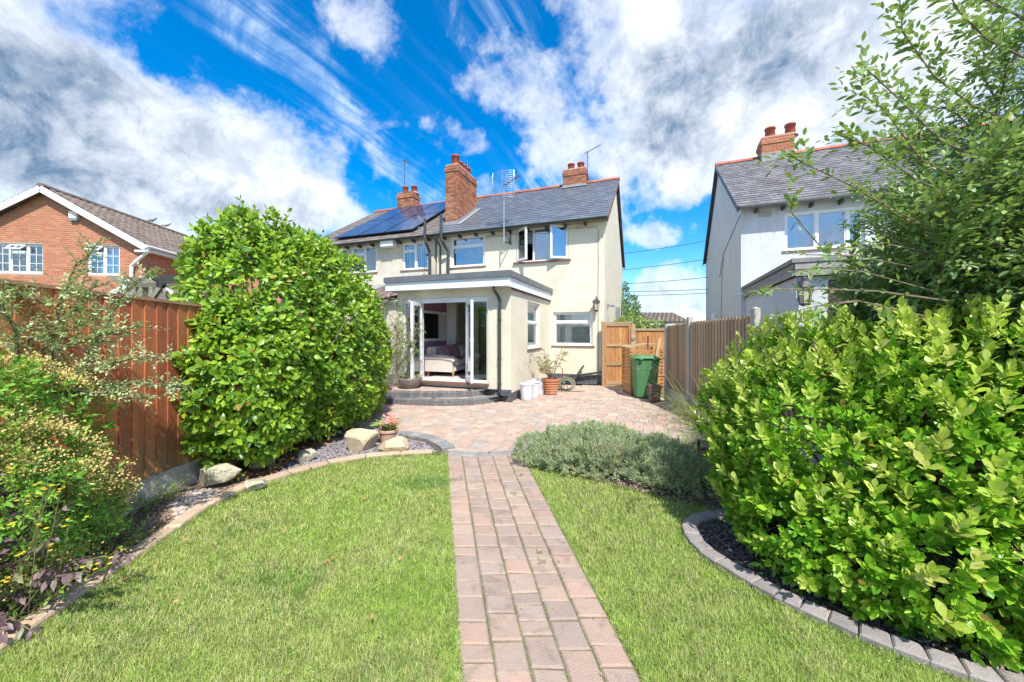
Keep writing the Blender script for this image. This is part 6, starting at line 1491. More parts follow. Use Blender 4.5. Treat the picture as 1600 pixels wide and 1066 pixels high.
# ------------------------------------------------------------------ pots, buckets, hose
def pot(name, label, cat, px, py, prof, mat, group=None, n=28, soil_z=None, soil_r=None, rim=None, rz=0.0):
    p = G(px, py); t = thing(name, label, cat, tuple(p), rz, group)
    m = MB(); m.lathe(prof, (0, 0, 0), n); m.build('pot_body', mat, t, smooth=False)
    if soil_z:
        m = MB(); m.lathe([(soil_r, soil_z), (0.0, soil_z + 0.012)], (0, 0, 0), n); m.build('compost', m_soil, t)
    return t
bucket = [(0.125, 0), (0.135, 0.03), (0.165, 0.36), (0.178, 0.365), (0.178, 0.395), (0.165, 0.40), (0.155, 0.37), (0.125, 0.04)]
pot('white_bucket', 'front white plastic bucket beside the extension corner, nearest the steps', 'bucket', 823, 625, bucket, m_whitepot, 'white buckets by the extension wall', soil_z=0.36, soil_r=0.156)
pot('white_bucket', 'middle of the three white buckets, half hidden behind the front one', 'bucket', 833.5, 620.5, bucket, m_whitepot, 'white buckets by the extension wall', soil_z=0.36, soil_r=0.156)
pot('white_bucket', 'rear white bucket, next to the terracotta pot', 'bucket', 841, 616.5, bucket, m_whitepot, 'white buckets by the extension wall', soil_z=0.36, soil_r=0.156)
tp = pot('terracotta_pot', 'ribbed terracotta pot holding a small maple by the extension wall', 'pot', 860.5, 616.5, [(0.15, 0), (0.155, 0.02)] + sum([[(0.158 + 0.0135 * k, 0.03 + 0.062 * k), (0.176 + 0.013 * k, 0.05 + 0.062 * k), (0.163 + 0.0135 * k, 0.078 + 0.062 * k)] for k in range(5)], []) + [(0.245, 0.36), (0.25, 0.41), (0.225, 0.415), (0.21, 0.36)], m_terra, soil_z=0.37, soil_r=0.215)
bw_ = A.wld(A.V(640, WV - 0.42).x, WV - 0.42, 0.25)
bowl = thing('planter_bowl', 'round taupe bowl planter on the top step by the left door', 'planter', tuple(bw_))
m = MB(); m.lathe([(0.15, 0.0), (0.20, 0.02), (0.265, 0.11), (0.285, 0.20), (0.29, 0.255), (0.278, 0.262), (0.265, 0.25), (0.24, 0.18)], (0, 0, 0), 32); m.build('bowl', m_taupe, bowl, smooth=True)
m = MB(); m.lathe([(0.262, 0.235), (0, 0.24)], (0, 0, 0), 24); m.build('compost', m_soil, bowl)
fp = pot('clay_pot', 'pinkish clay pot of red and pink flowers behind the pale boulders', 'pot', 607, 693, [(0.095, 0), (0.10, 0.01), (0.125, 0.17), (0.14, 0.175), (0.14, 0.205), (0.125, 0.21), (0.115, 0.17)], m_pinkpot, soil_z=0.18, soil_r=0.12)
hr = thing('hose_reel', 'coiled garden hose on a reel by the cream wall', 'hose reel', tuple(G(884, 612)))
m = MB()
for k in range(6):
    r_ = 0.16 + 0.018 * k; off2 = Vector((random.uniform(-0.02, 0.02), random.uniform(-0.03, 0.03), 0)); m.tube([Vector((r_ * math.cos(t) + 0.0, 0.06 * math.sin(t * 1.0) + k * 0.012, 0.20 + r_ * 0.72 * math.sin(t))) + off2 for t in np.linspace(0, 2 * math.pi, 22)], 0.011, 6)
m.tube([(0.2, 0, 0.02), (0.32, -0.05, 0.015), (0.45, 0.0, 0.015), (0.52, 0.1, 0.015)], 0.011, 6); m.build('hose', m_hose, hr)
m = MB(); m.tube([(-0.10, 0.05, 0), (-0.08, 0.08, 0.45), (-0.07, 0.1, 0.62)], 0.012, 6); m.tube([(0.12, 0.05, 0), (0.0, 0.05, 0.2), (-0.12, 0.05, 0)], 0.014, 6); m.build('reel_frame', m_rust, hr)
pc = A.V(905, -0.3, 585); pp = local_thing('metal_pole', 'dark pole lying along the wall above the plinth, one end propped', 'pole', (0, 0, 0))
m = MB(); a = A.V(885, -0.10, 589); b_ = A.V(942, -0.10, 581.5); m.bar(a, b_, 0.05, 0.06); a = A.V(894, -0.35, 597); b_ = A.V(912, -0.12, 571.5); m.bar(a, b_, 0.03, 0.05); m.build('pole', m_steel_dark, pp)
wc = thing('watering_can', 'green watering can standing behind the small maple', 'watering can', tuple(G(869, 610)))
m = MB(); m.lathe([(0.11, 0.0), (0.115, 0.22), (0.09, 0.25), (0.05, 0.26)], (0, 0, 0), 18); m.build('body', m_can, wc, smooth=True)
m = MB(); m.tube([(0.10, 0, 0.06), (0.22, 0, 0.20), (0.30, 0, 0.31)], 0.016, 8); m.lathe([(0.015, 0), (0.04, 0.04), (0.0, 0.045)], (0.30, 0, 0.30), 10); m.tube([(-0.10, 0, 0.06), (-0.20, 0, 0.18), (-0.12, 0, 0.32), (0.03, 0, 0.33), (0.06, 0, 0.25)], 0.010, 6); m.build('handle', m_can, wc)
sk = thing('garden_stake', 'short rusty metal stake in the right bed beside the small pond', 'stake', tuple(G(1091.5, 724)))
m = MB(); m.tube([(0, 0, 0), (0, 0, 0.22)], 0.012, 8); m.tube([(0, 0, 0.22), (0, 0, 0.245), (0, 0, 0.29)], [0.016, 0.02, 0.016], 8); m.build('stake', m_rust, sk)
pd = thing('small_pond', 'small dark pond with stone rim behind the ground cover', 'pond', tuple(G(1085, 712)))
m = MB(); m.prism([(0.42 * math.cos(t) * (1 + 0.1 * math.sin(3 * t)), 0.26 * math.sin(t), ) for t in np.linspace(0, 2 * math.pi, 20)[:-1]], 0.0, 0.012); m.build('water', m_water, pd)
for k in range(14):
    t = 2 * math.pi * k / 14; m = MB(); V_, F_ = rock_tpl(1, k, 0.2); m.add([(v[0] * 0.22 + 0.48 * math.cos(t), v[1] * 0.14 + 0.32 * math.sin(t), v[2] * 0.09 + 0.02) for v in V_], [tuple(f) for f in F_]); m.build('rim_stone', m_kerb, pd)

# ------------------------------------------------------------------ pergola beyond the left fence
pg = thing('weathered_pergola', 'silvered timber pergola with curved beam ends beyond the red fence', 'pergola', (-5.3, 5.2, 0))
def PW(px, py, Y): return AT(px, py, Y) - pg.location
m = MB()
for (px, Y) in ((222, 5.2), (279, 5.7), (238, 6.6)):
    a = PW(px, 452, Y); m2 = MB(); m2.box(a.x - 0.045, a.x + 0.045, a.y - 0.045, a.y + 0.045, 0, a.z + 0.05); m2.build('post', m_oldwood, pg)
def beam(a, b_, w_=0.05, h_=0.12, mat=m_oldwood, taper=True):
    m = MB(); m.bar(a, b_, w_, h_); 
    if taper:
        d = (b_ - a).normalized(); m.bar(a - d * 0.0, a - d * 0.28 + Vector((0, 0, h_ * 0.35)), w_, h_, w2=w_, h2=h_ * 0.25)
    m.build('beam', mat, pg)
beam(PW(252, 436, 5.1), PW(298, 437, 5.7)); beam(PW(222, 443, 5.2), PW(190, 438, 5.0), taper=False); beam(PW(186, 437, 6.0), PW(262, 443, 5.6))
beam(PW(219, 446, 5.15), PW(282, 443, 5.6), 0.05, 0.06, taper=False); beam(PW(252, 447, 5.25), PW(236, 470, 5.3), 0.04, 0.07, taper=False); beam(PW(252, 447, 5.3), PW(272, 476, 5.2), 0.04, 0.05, taper=False); beam(PW(286, 441, 5.5), PW(305, 436, 5.6), 0.05, 0.08, taper=False)
m = MB(); h_ = PW(252, 445, 5.05); m.lathe([(0.0, -0.03), (0.045, -0.03), (0.045, 0.03), (0, 0.035)], (0, 0, 0), 14); m.xform(Matrix.Translation(h_) @ Matrix.Rotation(R(90), 4, 'X')); m.build('hub', m_steel_dark, pg)
cn = thing('garden_shed', 'low pale shed roof glimpsed under the pergola', 'shed', tuple(AT(262, 462, 7.5)[:2]) + (0,))
m = MB(); m.xprism([(-0.5, 0), (0.9, 0), (0.9, 2.1), (-0.5, 2.1)], -0.6, 1.0); m.build('wall', m_render_old, cn); m = MB(); m.yprism([(-0.8, 2.1), (1.1, 2.1), (1.1, 2.16), (0.15, 2.62), (-0.8, 2.16)], -0.65, 1.0); m.build('roof', m_slate_brown, cn); m = MB(); m.bar((-0.8, -0.67, 2.13), (0.15, -0.67, 2.60), 0.03, 0.08); m.bar((0.15, -0.67, 2.60), (1.1, -0.67, 2.13), 0.03, 0.08); m.build('barge_board', m_upvc, cn)

# ------------------------------------------------------------------ boulders
def boulder(label, px, py, w_, h_, d_, mat, seed, rz=0.0):
    V_, F_ = rock_tpl(3, seed, 0.0); rr = random.Random(seed)
    dirs = [Vector((rr.gauss(0, 1), rr.gauss(0, 1), rr.gauss(0, 0.8))).normalized() for _ in range(13)]; lim = [rr.uniform(0.26, 0.40) for _ in dirs]
    vs = []
    for v in V_:
        p = Vector(v.tolist())
        for dd, l in zip(dirs, lim):
            k = p.dot(dd)
            if k > l: p = p - dd * (k - l)
        p = p * (1 + 0.05 * (vnoise(p.x * 9 + seed, p.y * 9 + p.z * 7, seed) - 0.5))
        vs.append((p.x * w_ * 1.18, p.y * d_ * 1.18, p.z * h_ * 1.25 + h_ * 0.42))
    g_ = G(px, py); m = MB(); m.add(vs, [tuple(f) for f in F_], 0.5); me = m.mesh('boulder', mat); o = obj('boulder', me, None, (g_.x, g_.y + d_ * 0.4, 0), (0, 0, rz))
    return tag(o, label, 'boulder', 'boulders in the left bed')
boulder('large flat-topped grey-green boulder against the fence foot', 329, 766, 0.44, 0.27, 0.30, m_rock_grey, 4)
boulder('largest pale yellow boulder, left of the flower pot', 559, 707, 0.47, 0.30, 0.30, m_rock, 12, 0.4)
boulder('pale yellow boulder right in front of the flower pot', 612, 709, 0.38, 0.22, 0.28, m_rock, 21)
boulder('leaning tan wedge-shaped boulder among brown fallen leaves', 403, 737, 0.27, 0.20, 0.16, m_rock, 33, 0.5)
boulder('small grey boulder at the foot of the glossy bush, beside the lawn edging', 472, 724, 0.25, 0.15, 0.2, m_rock_grey, 41)
boulder('low flat mossy boulder next to the edging, left of the tan wedge', 390, 768, 0.26, 0.10, 0.22, m_rock_grey, 55)
boulder('low pale boulder tucked behind the largest one', 545, 686, 0.34, 0.13, 0.22, m_rock, 61)
# ------------------------------------------------------------------ plants
class Bag:
    """collects leaf placements"""
    def __init__(s): s.P, s.D, s.N, s.S, s.R = [], [], [], [], []
    def add(s, p, d, n, sz, r): s.P.append(p); s.D.append(d); s.N.append(n); s.S.append(sz); s.R.append(r)
    def arrays(s, origin=(0, 0, 0)):
        return (np.array(s.P, float).reshape(-1, 3) - np.array(origin), np.array(s.D, float).reshape(-1, 3), np.array(s.N, float).reshape(-1, 3), np.array(s.S, float), np.array(s.R, float))
def shell(n, ells, noise_amp=0.12, noise_f=2.2, seed=0, zmin=0.03, shrink=1.0):
    """points on the outside of a union of lumpy ellipsoids, with outward normals"""
    area = np.array([(r[0] * r[1] + r[1] * r[2] + r[0] * r[2]) for _, r in ells]); pick = RNG.choice(len(ells), size=int(n * 2.2), p=area / area.sum())
    C = np.array([e[0] for e in ells])[pick]; Rr = np.array([e[1] for e in ells])[pick]
    u = unit(RNG.normal(size=(len(pick), 3))); d = 1 + noise_amp * (vnoise(u[:, 0] * noise_f * 2 + pick * 7, u[:, 2] * noise_f * 2 + u[:, 1] * 3, seed) - 0.5) * 2
    P = C + u * Rr * d[:, None] * shrink; N = unit(u / Rr)
    keep = P[:, 2] > zmin
    for i, (c, r) in enumerate(ells):
        q = np.linalg.norm((P - np.array(c)) / np.array(r), axis=1); keep &= ~((q < 0.90 * shrink) & (pick != i))
    P, N = P[keep], N[keep]; k = min(n, len(P)); return P[:k], N[k * 0:k]
CAMP = np.array([0, 0, EYE])
def facing_mask(P, N, lim=-0.45):
    return np.sum(unit(CAMP - P) * N, 1) > lim
def fan_leaves(P, N, per, L, spread, mat_r=(0, 1), up=0.35, tiers=1, seed=0, jit=0.25, axis_len=0.05, droop=0.0):
    """rosettes: `per` leaves round each shoot tip"""
    n = len(P); ax = unit(N + np.array([0, 0, up]) + RNG.normal(size=(n, 3)) * jit)
    a = unit(np.cross(ax, RNG.normal(size=(n, 3)))); b = np.cross(ax, a)
    k = np.tile(np.arange(per), n); ph = k * 2.399 + np.repeat(RNG.random(n) * 6.28, per)
    A_, a_, b_ = np.repeat(ax, per, 0), np.repeat(a, per, 0), np.repeat(b, per, 0)
    t = k / max(1, per - 1)
    sp = np.radians(spread[0] + (spread[1] - spread[0]) * (1 - t) + RNG.normal(size=n * per) * 9)
    rad = a_ * np.cos(ph)[:, None] + b_ * np.sin(ph)[:, None]
    D = A_ * np.cos(sp)[:, None] + rad * np.sin(sp)[:, None]; D[:, 2] -= droop
    Nn = A_ * np.sin(sp)[:, None] - rad * np.cos(sp)[:, None]
    PP = np.repeat(P, per, 0) + A_ * (t * axis_len)[:, None]
    S = RNG.uniform(L[0], L[1], n * per) * (0.8 + 0.4 * np.repeat(RNG.random(n), per)) * (0.65 + 0.35 * np.sin(np.pi * (0.25 + 0.6 * (1 - t))))
    base = np.repeat(RNG.random(n), per); Rn = np.clip(base * 0.7 + RNG.random(n * per) * 0.3, 0, 1) * (mat_r[1] - mat_r[0]) + mat_r[0]
    return PP, unit(D), unit(Nn), S, Rn
def cat5(*L): return [np.concatenate(x) for x in zip(*L)]
def branch_curve(p, d, L, n=7, curve=(0, 0, 0), wob=0.08, rr=random):
    p = Vector(p); d = Vector(d).normalized(); out = [p.copy()]; st = L / (n - 1); c = Vector(curve)
    for _ in range(n - 1):
        d = (d + c / (n - 1) + Vector((rr.gauss(0, wob), rr.gauss(0, wob), rr.gauss(0, wob)))).normalized(); p = p + d * st; out.append(p.copy())
    return out
def along(pts, f):
    k = f * (len(pts) - 1); i = min(int(k), len(pts) - 2); return pts[i].lerp(pts[i + 1], k - i), (pts[i + 1] - pts[i]).normalized()
def leafy(bag, pts, spacing, L, ang=50, start=0.1, tuft=True, r0=0, r1=1, up=(0, 0, 1), droop=0.0, pair=False, Lend=0.7):
    """leaves set alternately along a twig"""
    tot = sum((b - a).length for a, b in zip(pts[:-1], pts[1:])); n = max(2, int(tot * (1 - start) / spacing)); ph = random.random() * 6.28; rb = random.random()
    for k in range(n + 1):
        f = start + (1 - start) * k / n; p, d = along(pts, min(f, 0.999))
        for s_ in ((0, 1) if pair else (0,)):
            ph2 = ph + k * 2.4 + s_ * math.pi
            sd = d.cross(Vector(up)); sd = sd.normalized() if sd.length > 1e-3 else Vector((1, 0, 0)); u2 = sd.cross(d)
            rad = sd * math.cos(ph2) + u2 * math.sin(ph2) * 0.7; a = R(ang + random.gauss(0, 10)) * (1 - 0.5 * (k / n) ** 3)
            D = (d * math.cos(a) + rad * math.sin(a)); D.z -= droop; D.normalize()
            N = (u2 * 1.1 - D * D.dot(u2) + Vector((random.gauss(0, .3), random.gauss(0, .3), random.gauss(0, .3)))).normalized()
            sz = random.uniform(*L) * (1 - (1 - Lend) * k / n)
            bag.add(tuple(p), tuple(D), tuple(N), sz, r0 + (r1 - r0) * min(1, max(0, rb * 0.55 + random.random() * 0.45)))

# --- glossy camellia-like bush on the left ---------------------------------------------------
T_CAM = leaf_tpl(0.58, 0.10, 0.22, (0.72, 1.0, 0.70), 0.12)
E_CAM = [((-3.34, 4.88, 1.42), (0.70, 0.75, 1.56)), ((-3.16, 4.45, 1.02), (0.58, 0.68, 0.90)), ((-3.08, 5.85, 1.38), (0.78, 1.05, 1.46)), ((-3.08, 6.9, 1.15), (0.58, 0.9, 1.35)), ((-3.50, 4.85, 2.36), (0.45, 0.5, 0.60)), ((-3.25, 5.4, 2.22), (0.55, 0.7, 0.72))]
cam_b = thing('glossy_bush', 'tall dense glossy-leaved bush spilling over the red fence', 'bush', (-3.25, 5.0, 0))
P, N = shell(5800, E_CAM, 0.17, 3.4, 5, 0.18); k = facing_mask(P, N, -0.35); P, N = P[k], N[k]
P2, N2 = shell(1800, E_CAM, 0.08, 2.6, 9, 0.25, 0.86); k = facing_mask(P2, N2, -0.2); P2, N2 = P2[k], N2[k]
P3, N3 = shell(900, [E_CAM[0], E_CAM[2], E_CAM[4]], 0.1, 2.6, 15, 1.9, 1.05); 
sel = vnoise(P[:, 0] * 2.2 + P[:, 1] * 1.5, P[:, 2] * 2.2, 3)
L1 = fan_leaves(P, N, 6, (0.070, 0.104), (25, 80), (0.1, 1), up=0.35, axis_len=0.10, droop=0.12)
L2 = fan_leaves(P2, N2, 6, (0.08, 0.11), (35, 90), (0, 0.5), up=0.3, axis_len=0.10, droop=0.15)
P3 = P3 + np.array([0, 0, 1.0]) * RNG.random((len(P3), 1)) * 0.10; k = RNG.random(len(P3)) < 0.5
L3 = fan_leaves(P3[k], N3[k], 6, (0.06, 0.09), (20, 65), (0.1, 0.8), up=0.9, axis_len=0.12)
PP, D, Nn, S, Rn = cat5(L1, L2, L3); PP = PP - np.array(cam_b.location)
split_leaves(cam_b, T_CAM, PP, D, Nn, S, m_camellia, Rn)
m = MB(); rr = random.Random(5)
for i in range(9):
    a = rr.uniform(0, 6.28); b0 = Vector((rr.uniform(-0.15, 0.15), rr.uniform(-0.15, 0.5), 0)); m.tube(branch_curve(b0, (0.4 * math.cos(a), 0.5 * math.sin(a), 1), rr.uniform(1.2, 2.4), 8, (0, 0, 0), 0.09, rr), 0.028, 6, 0.008)
for i in range(50):
    q = rr.choice(E_CAM[:4]); u_ = Vector((rr.gauss(0, 1), rr.gauss(0, 1), rr.gauss(0, 1))).normalized(); c = Vector(q[0]) - cam_b.location; e = c + Vector((u_.x * q[1][0], u_.y * q[1][1], u_.z * q[1][2]))
    if e.z > 0.2: m.tube([c.lerp(e, 0.35), c.lerp(e, 0.7) + Vector((0, 0, 0.03)), e], 0.010, 5, 0.004)
m.build('branch', m_wood_twig, cam_b)

# --- bright broad-leaved shrub on the right ---------------------------------------------------
T_EUO = leaf_tpl(0.50, 0.10, 0.10, (0.60, 1.0, 0.86), 0.06)
E_EUO = [((2.90, 3.05, 0.66), (1.05, 1.05, 0.84)), ((2.24, 2.78, 0.60), (0.55, 0.55, 0.60)), ((2.95, 2.45, 0.72), (0.72, 0.62, 0.80)), ((3.3, 2.7, 0.80), (0.7, 0.7, 0.64)), ((3.12, 2.08, 0.50), (0.42, 0.32, 0.50)), ((2.62, 2.14, 0.66), (0.40, 0.30, 0.45)), ((2.50, 2.24, 0.42), (0.42, 0.35, 0.44)), ((1.99, 2.46, 0.30), (0.34, 0.33, 0.32)), ((2.16, 2.24, 0.27), (0.34, 0.30, 0.30)), ((2.42, 2.03, 0.30), (0.38, 0.28, 0.33)), ((2.78, 1.90, 0.36), (0.42, 0.28, 0.38)), ((1.98, 2.74, 0.44), (0.30, 0.32, 0.42)), ((2.56, 3.2, 0.72), (0.6, 0.5, 0.58))]
eb = thing('bright_green_shrub', 'big bright yellow-green shrub with broad leaves in the front right bed', 'shrub', (2.7, 2.9, 0))
P, N = shell(5600, E_EUO, 0.17, 3.0, 21, 0.05); k = facing_mask(P, N, -0.35); P, N = P[k], N[k]
P2, N2 = shell(2600, E_EUO, 0.10, 2.4, 25, 0.06, 0.86); k = facing_mask(P2, N2, -0.1); P2, N2 = P2[k], N2[k]
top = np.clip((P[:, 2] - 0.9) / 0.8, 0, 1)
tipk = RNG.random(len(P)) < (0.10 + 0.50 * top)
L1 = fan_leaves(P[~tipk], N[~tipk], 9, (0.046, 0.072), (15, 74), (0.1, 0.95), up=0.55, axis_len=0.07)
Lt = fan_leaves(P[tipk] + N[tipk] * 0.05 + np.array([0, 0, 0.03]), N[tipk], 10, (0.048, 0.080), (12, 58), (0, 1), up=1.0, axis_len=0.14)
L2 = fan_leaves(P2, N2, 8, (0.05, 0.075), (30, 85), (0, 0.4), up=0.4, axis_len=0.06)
o_ = np.array(eb.location)
a1x, a2x = cat5(L1, L2), Lt
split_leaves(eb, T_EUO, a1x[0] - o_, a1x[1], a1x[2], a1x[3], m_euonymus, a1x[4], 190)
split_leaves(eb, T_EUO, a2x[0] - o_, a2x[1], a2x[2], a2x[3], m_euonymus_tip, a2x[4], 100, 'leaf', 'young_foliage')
m = MB(); rr = random.Random(8)
for i in range(90):
    q = rr.choice(E_EUO); u_ = Vector((rr.gauss(-0.3, 1), rr.gauss(-0.6, 1), rr.gauss(0.3, 1))).normalized(); c = Vector((2.7, 2.9, 0.15)) - eb.location; cc = Vector(q[0]) - eb.location; e = cc + Vector((u_.x * q[1][0], u_.y * q[1][1], u_.z * q[1][2])) * 0.97
    if e.z > 0.1: m.tube([c.lerp(e, 0.1), c.lerp(e, 0.45) + Vector((0, 0, 0.08)), c.lerp(e, 0.75) + Vector((0, 0, 0.05)), e], 0.011, 5, 0.004)
m.build('branch', m_wood_twig, eb)

# --- tall grey-green shrub at the right edge --------------------------------------------------
T_ELA = leaf_tpl(0.42, 0.08, 0.12, (0.72, 1.0, 0.72), 0.12)
tr = thing('grey_green_tree', 'tall loose tree with small oval grey-green leaves at the right edge', 'tree', (3.48, 2.95, 0))
T0 = tr.location; rr = random.Random(14); random.seed(14)
wood = MB(); bag = Bag(); near = Bag(); shoots = []
def in_crown(p, tol=1.0):
    x, y, z = p; wx = 1.35 if x > 0 else (0.74 if z > 3.2 else 0.26 + 0.48 * max(0.0, (z - 1.4) / 1.8))
    return ((x + 0.02) / wx) ** 2 + (y / (1.25 if y < 0 else 0.84)) ** 2 + ((z - 2.5) / 2.9) ** 2 < tol
def trim(pts, tol=1.0):
    out = [pts[0]]
    for q in pts[1:]:
        if not in_crown(q, tol): break
        out.append(q)
    return out
stems = []
for i in range(17):
    a = i * 0.37 * 2.4 + rr.uniform(-0.3, 0.3); b0 = Vector((rr.uniform(-0.12, 0.12), rr.uniform(-0.12, 0.12), 0))
    p = branch_curve(b0, (0.24 * math.cos(a) - 0.04, 0.24 * math.sin(a), 1.0), rr.uniform(3.6, 4.9), 14, (0.22 * math.cos(a), 0.22 * math.sin(a), 0.1), 0.05, rr); p = trim(p, 1.0); stems.append(p)
    wood.tube(p, 0.032, 6, 0.007)
for p in stems:
    for k in range(76):
        f = rr.uniform(0.16, 1.0); q, d = along(p, f * 0.999); a = rr.uniform(0, 6.28)
        od = Vector((math.cos(a), math.sin(a), rr.uniform(0.1, 0.9))).normalized(); od = (od + d * 0.5).normalized()
        L = rr.uniform(0.45, 0.95) * (1.15 - 0.4 * f); s_ = trim(branch_curve(q, od, L, 6, (0, 0, -0.25), 0.07, rr), 1.2)
        if len(s_) < 3: continue
        wood.tube(s_, 0.008, 4, 0.003, cap=False); shoots.append(s_)
        for j in range(rr.randint(5, 8)):
            q2, d2 = along(s_, rr.uniform(0.2, 0.98)); o2 = (d2 + Vector((rr.gauss(0, .7), rr.gauss(0, .7), rr.gauss(0.1, .5)))).normalized(); t_s = branch_curve(q2, o2, rr.uniform(0.16, 0.36), 4, (0, 0, -0.1), 0.06, rr); shoots.append(t_s)
# low skirt so that the base is full
for i in range(200):
    a = rr.uniform(3.6, 6.4); zc = rr.uniform(0.9, 2.4); q = Vector((rr.uniform(-0.3, 0.3), rr.uniform(-0.3, 0.3), zc)); s_ = branch_curve(q, (math.cos(a), math.sin(a) * 0.9, rr.uniform(-0.1, 0.5)), rr.uniform(0.6, 1.2), 6, (0, 0, -0.2), 0.07, rr); s_ = trim(s_, 1.05)
    if len(s_) < 3: continue
    wood.tube(s_, 0.009, 4, 0.003, cap=False); shoots.append(s_)
    for j in range(4): q2, d2 = along(s_, rr.uniform(0.25, 0.98)); shoots.append(branch_curve(q2, (d2 + Vector((rr.gauss(0, .6), rr.gauss(0, .6), rr.gauss(0.1, .4)))), rr.uniform(0.15, 0.35), 4, (0, 0, 0), 0.06, rr))
# arching sprays that reach out in front of the white house
def spray(pix, Y0_, Y1_, r_=0.008, side=6, leaves=(0.040, 0.058), sp=0.032):
    pts = [AT(px, py, Y0_ + (Y1_ - Y0_) * i / (len(pix) - 1)) - T0 for i, (px, py) in enumerate(pix)]
    sm = []
    for i in range(len(pts) - 1):
        for k in range(4): sm.append(pts[i].lerp(pts[i + 1], k / 4))
    sm.append(pts[-1]); wood.tube(sm, r_, 5, 0.003); leafy(bag, sm, sp, leaves, 52, 0.12, up=(0, -0.5, 1))
    for k in range(side):
        q2, d2 = along(sm, rr.uniform(0.15, 0.95)); t_s = branch_curve(q2, d2 + Vector((rr.gauss(0, .5), rr.gauss(0, .5), rr.gauss(0, .5))), rr.uniform(0.10, 0.26), 4, (0, 0, 0), 0.05, rr); shoots.append(t_s)
spray([(1600, 90), (1540, 60), (1500, 20), (1470, -30)], 2.6, 2.4, 0.008, 22)
spray([(1600, 200), (1520, 165), (1460, 120), (1410, 50), (1405, -10)], 2.7, 2.4, 0.008, 26)
spray([(1560, 260), (1470, 220), (1410, 160), (1345, 100), (1352, 118)], 2.7, 2.3, 0.007, 24)
spray([(1520, 290), (1440, 250), (1380, 170), (1350, 150)], 2.7, 2.3, 0.007, 22)
spray([(1540, 330), (1430, 280), (1360, 230), (1300, 205)], 2.6, 2.3, 0.007, 22)
spray([(1500, 380), (1400, 330), (1320, 285), (1255, 255), (1232, 240)], 2.6, 2.3, 0.006, 12)
spray([(1480, 400), (1380, 380), (1290, 395), (1235, 330), (1240, 310)], 2.6, 2.35, 0.006, 3)
spray([(1480, 470), (1370, 455), (1280, 452), (1200, 452), (1185, 455)], 2.5, 2.2, 0.007, 3, (0.035, 0.05), 0.045)
spray([(1470, 500), (1340, 470), (1270, 480), (1205, 495)], 2.5, 2.2, 0.007, 3, (0.035, 0.05), 0.05)
spray([(1440, 420), (1340, 400), (1262, 398), (1232, 392)], 2.6, 2.3, 0.005, 2)
spray([(1460, 455), (1350, 425), (1280, 418), (1240, 425)], 2.55, 2.3, 0.005, 2)
for s_ in shoots: leafy(bag, s_, 0.028, (0.056, 0.086), 52, 0.05, up=(0, 0, 1))
wood.build('branch', m_wood_twig, tr)
PP, D, Nn, S, Rn = bag.arrays()
W0 = PP + np.array(T0); kk = (W0[:, 1] > 0.9) & (np.linalg.norm(W0 - CAMP, axis=1) > 1.25); PP, D, Nn, S, Rn = PP[kk], D[kk], Nn[kk], S[kk], Rn[kk]
vis = np.abs((PP + np.array(T0))[:, 0] / (PP + np.array(T0))[:, 1]) < 1.38
sc_ = np.where(vis, S / np.linalg.norm(PP + np.array(T0) - CAMP, axis=1), 0)
split_leaves(tr, T_ELA, PP, D, Nn, S, m_elaeagnus, Rn, 290, score=sc_)
print('tree leaves', len(PP))

# --- left foreground: pale small-leaved sprays, tan seed heads, plum shrub --------------------
T_SM = leaf_tpl(0.42, 0.05, 0.08, (1.0,), 0.05)
T_MID = leaf_tpl(0.36, 0.10, 0.14, (0.75, 1.0, 0.65), 0.05)
py_ = thing('pale_spray_shrub', 'airy shrub with long pale-leaved sprays rising above the red fence', 'shrub', (-2.75, 2.75, 0))
rr = random.Random(31); random.seed(31); bag = Bag(); wood = MB(); O3 = py_.location
def spray2(pix, Y0_, Y1_, side=24, L=(0.028, 0.044), ls=(0.12, 0.32), r_=0.010, sp=0.013):
    pts = [AT(px, py, Y0_ + (Y1_ - Y0_) * i / (len(pix) - 1)) - O3 for i, (px, py) in enumerate(pix)]; sm = []
    for i in range(len(pts) - 1):
        for k in range(5): sm.append(pts[i].lerp(pts[i + 1], k / 5) + Vector((rr.gauss(0, .006), rr.gauss(0, .006), rr.gauss(0, .006))))
    sm.append(pts[-1]); wood.tube(sm, r_, 5, 0.003); leafy(bag, sm, sp, L, 55, 0.15, r0=0.3)
    for k in range(int(side * 1.35)):
        f = rr.uniform(0.05, 0.97); q2, d2 = along(sm, f); t_s = branch_curve(q2, d2 * 0.6 + Vector((rr.gauss(0, .7), rr.gauss(0, .4), rr.gauss(0.1, .35))), rr.uniform(*ls) * (1.1 - 0.6 * f), 5, (0, 0, -0.15), 0.05, rr)
        wood.tube(t_s, 0.003, 3, 0.0015, cap=False); leafy(bag, t_s, sp * 0.85, L, 58, 0.05, r0=0.1)
spray2([(70, 640), (80, 560), (90, 480), (115, 425), (160, 372)], 2.75, 2.6, 34)
spray2([(90, 640), (140, 560), (170, 500), (200, 450), (240, 425)], 2.8, 2.8, 30)
spray2([(80, 480), (60, 470), (30, 462), (0, 455)], 2.7, 2.5, 16)
spray2([(70, 600), (150, 575), (210, 560), (268, 556)], 2.6, 2.7, 34, ls=(0.1, 0.24))
spray2([(80, 630), (150, 605), (200, 600), (262, 600), (280, 606)], 2.6, 2.8, 34, ls=(0.1, 0.22))
spray2([(60, 620), (130, 610), (190, 618), (240, 622)], 2.5, 2.7, 26, ls=(0.1, 0.2))
spray2([(40, 600), (90, 550), (130, 530), (180, 520), (225, 508)], 2.6, 2.7, 30)
spray2([(20, 600), (30, 540), (20, 500), (-10, 470)], 2.5, 2.3, 30)
spray2([(60, 560), (100, 500), (135, 470), (150, 440)], 2.7, 2.7, 24)
spray2([(10, 560), (50, 530), (90, 520), (140, 505), (180, 470)], 2.6, 2.7, 26)
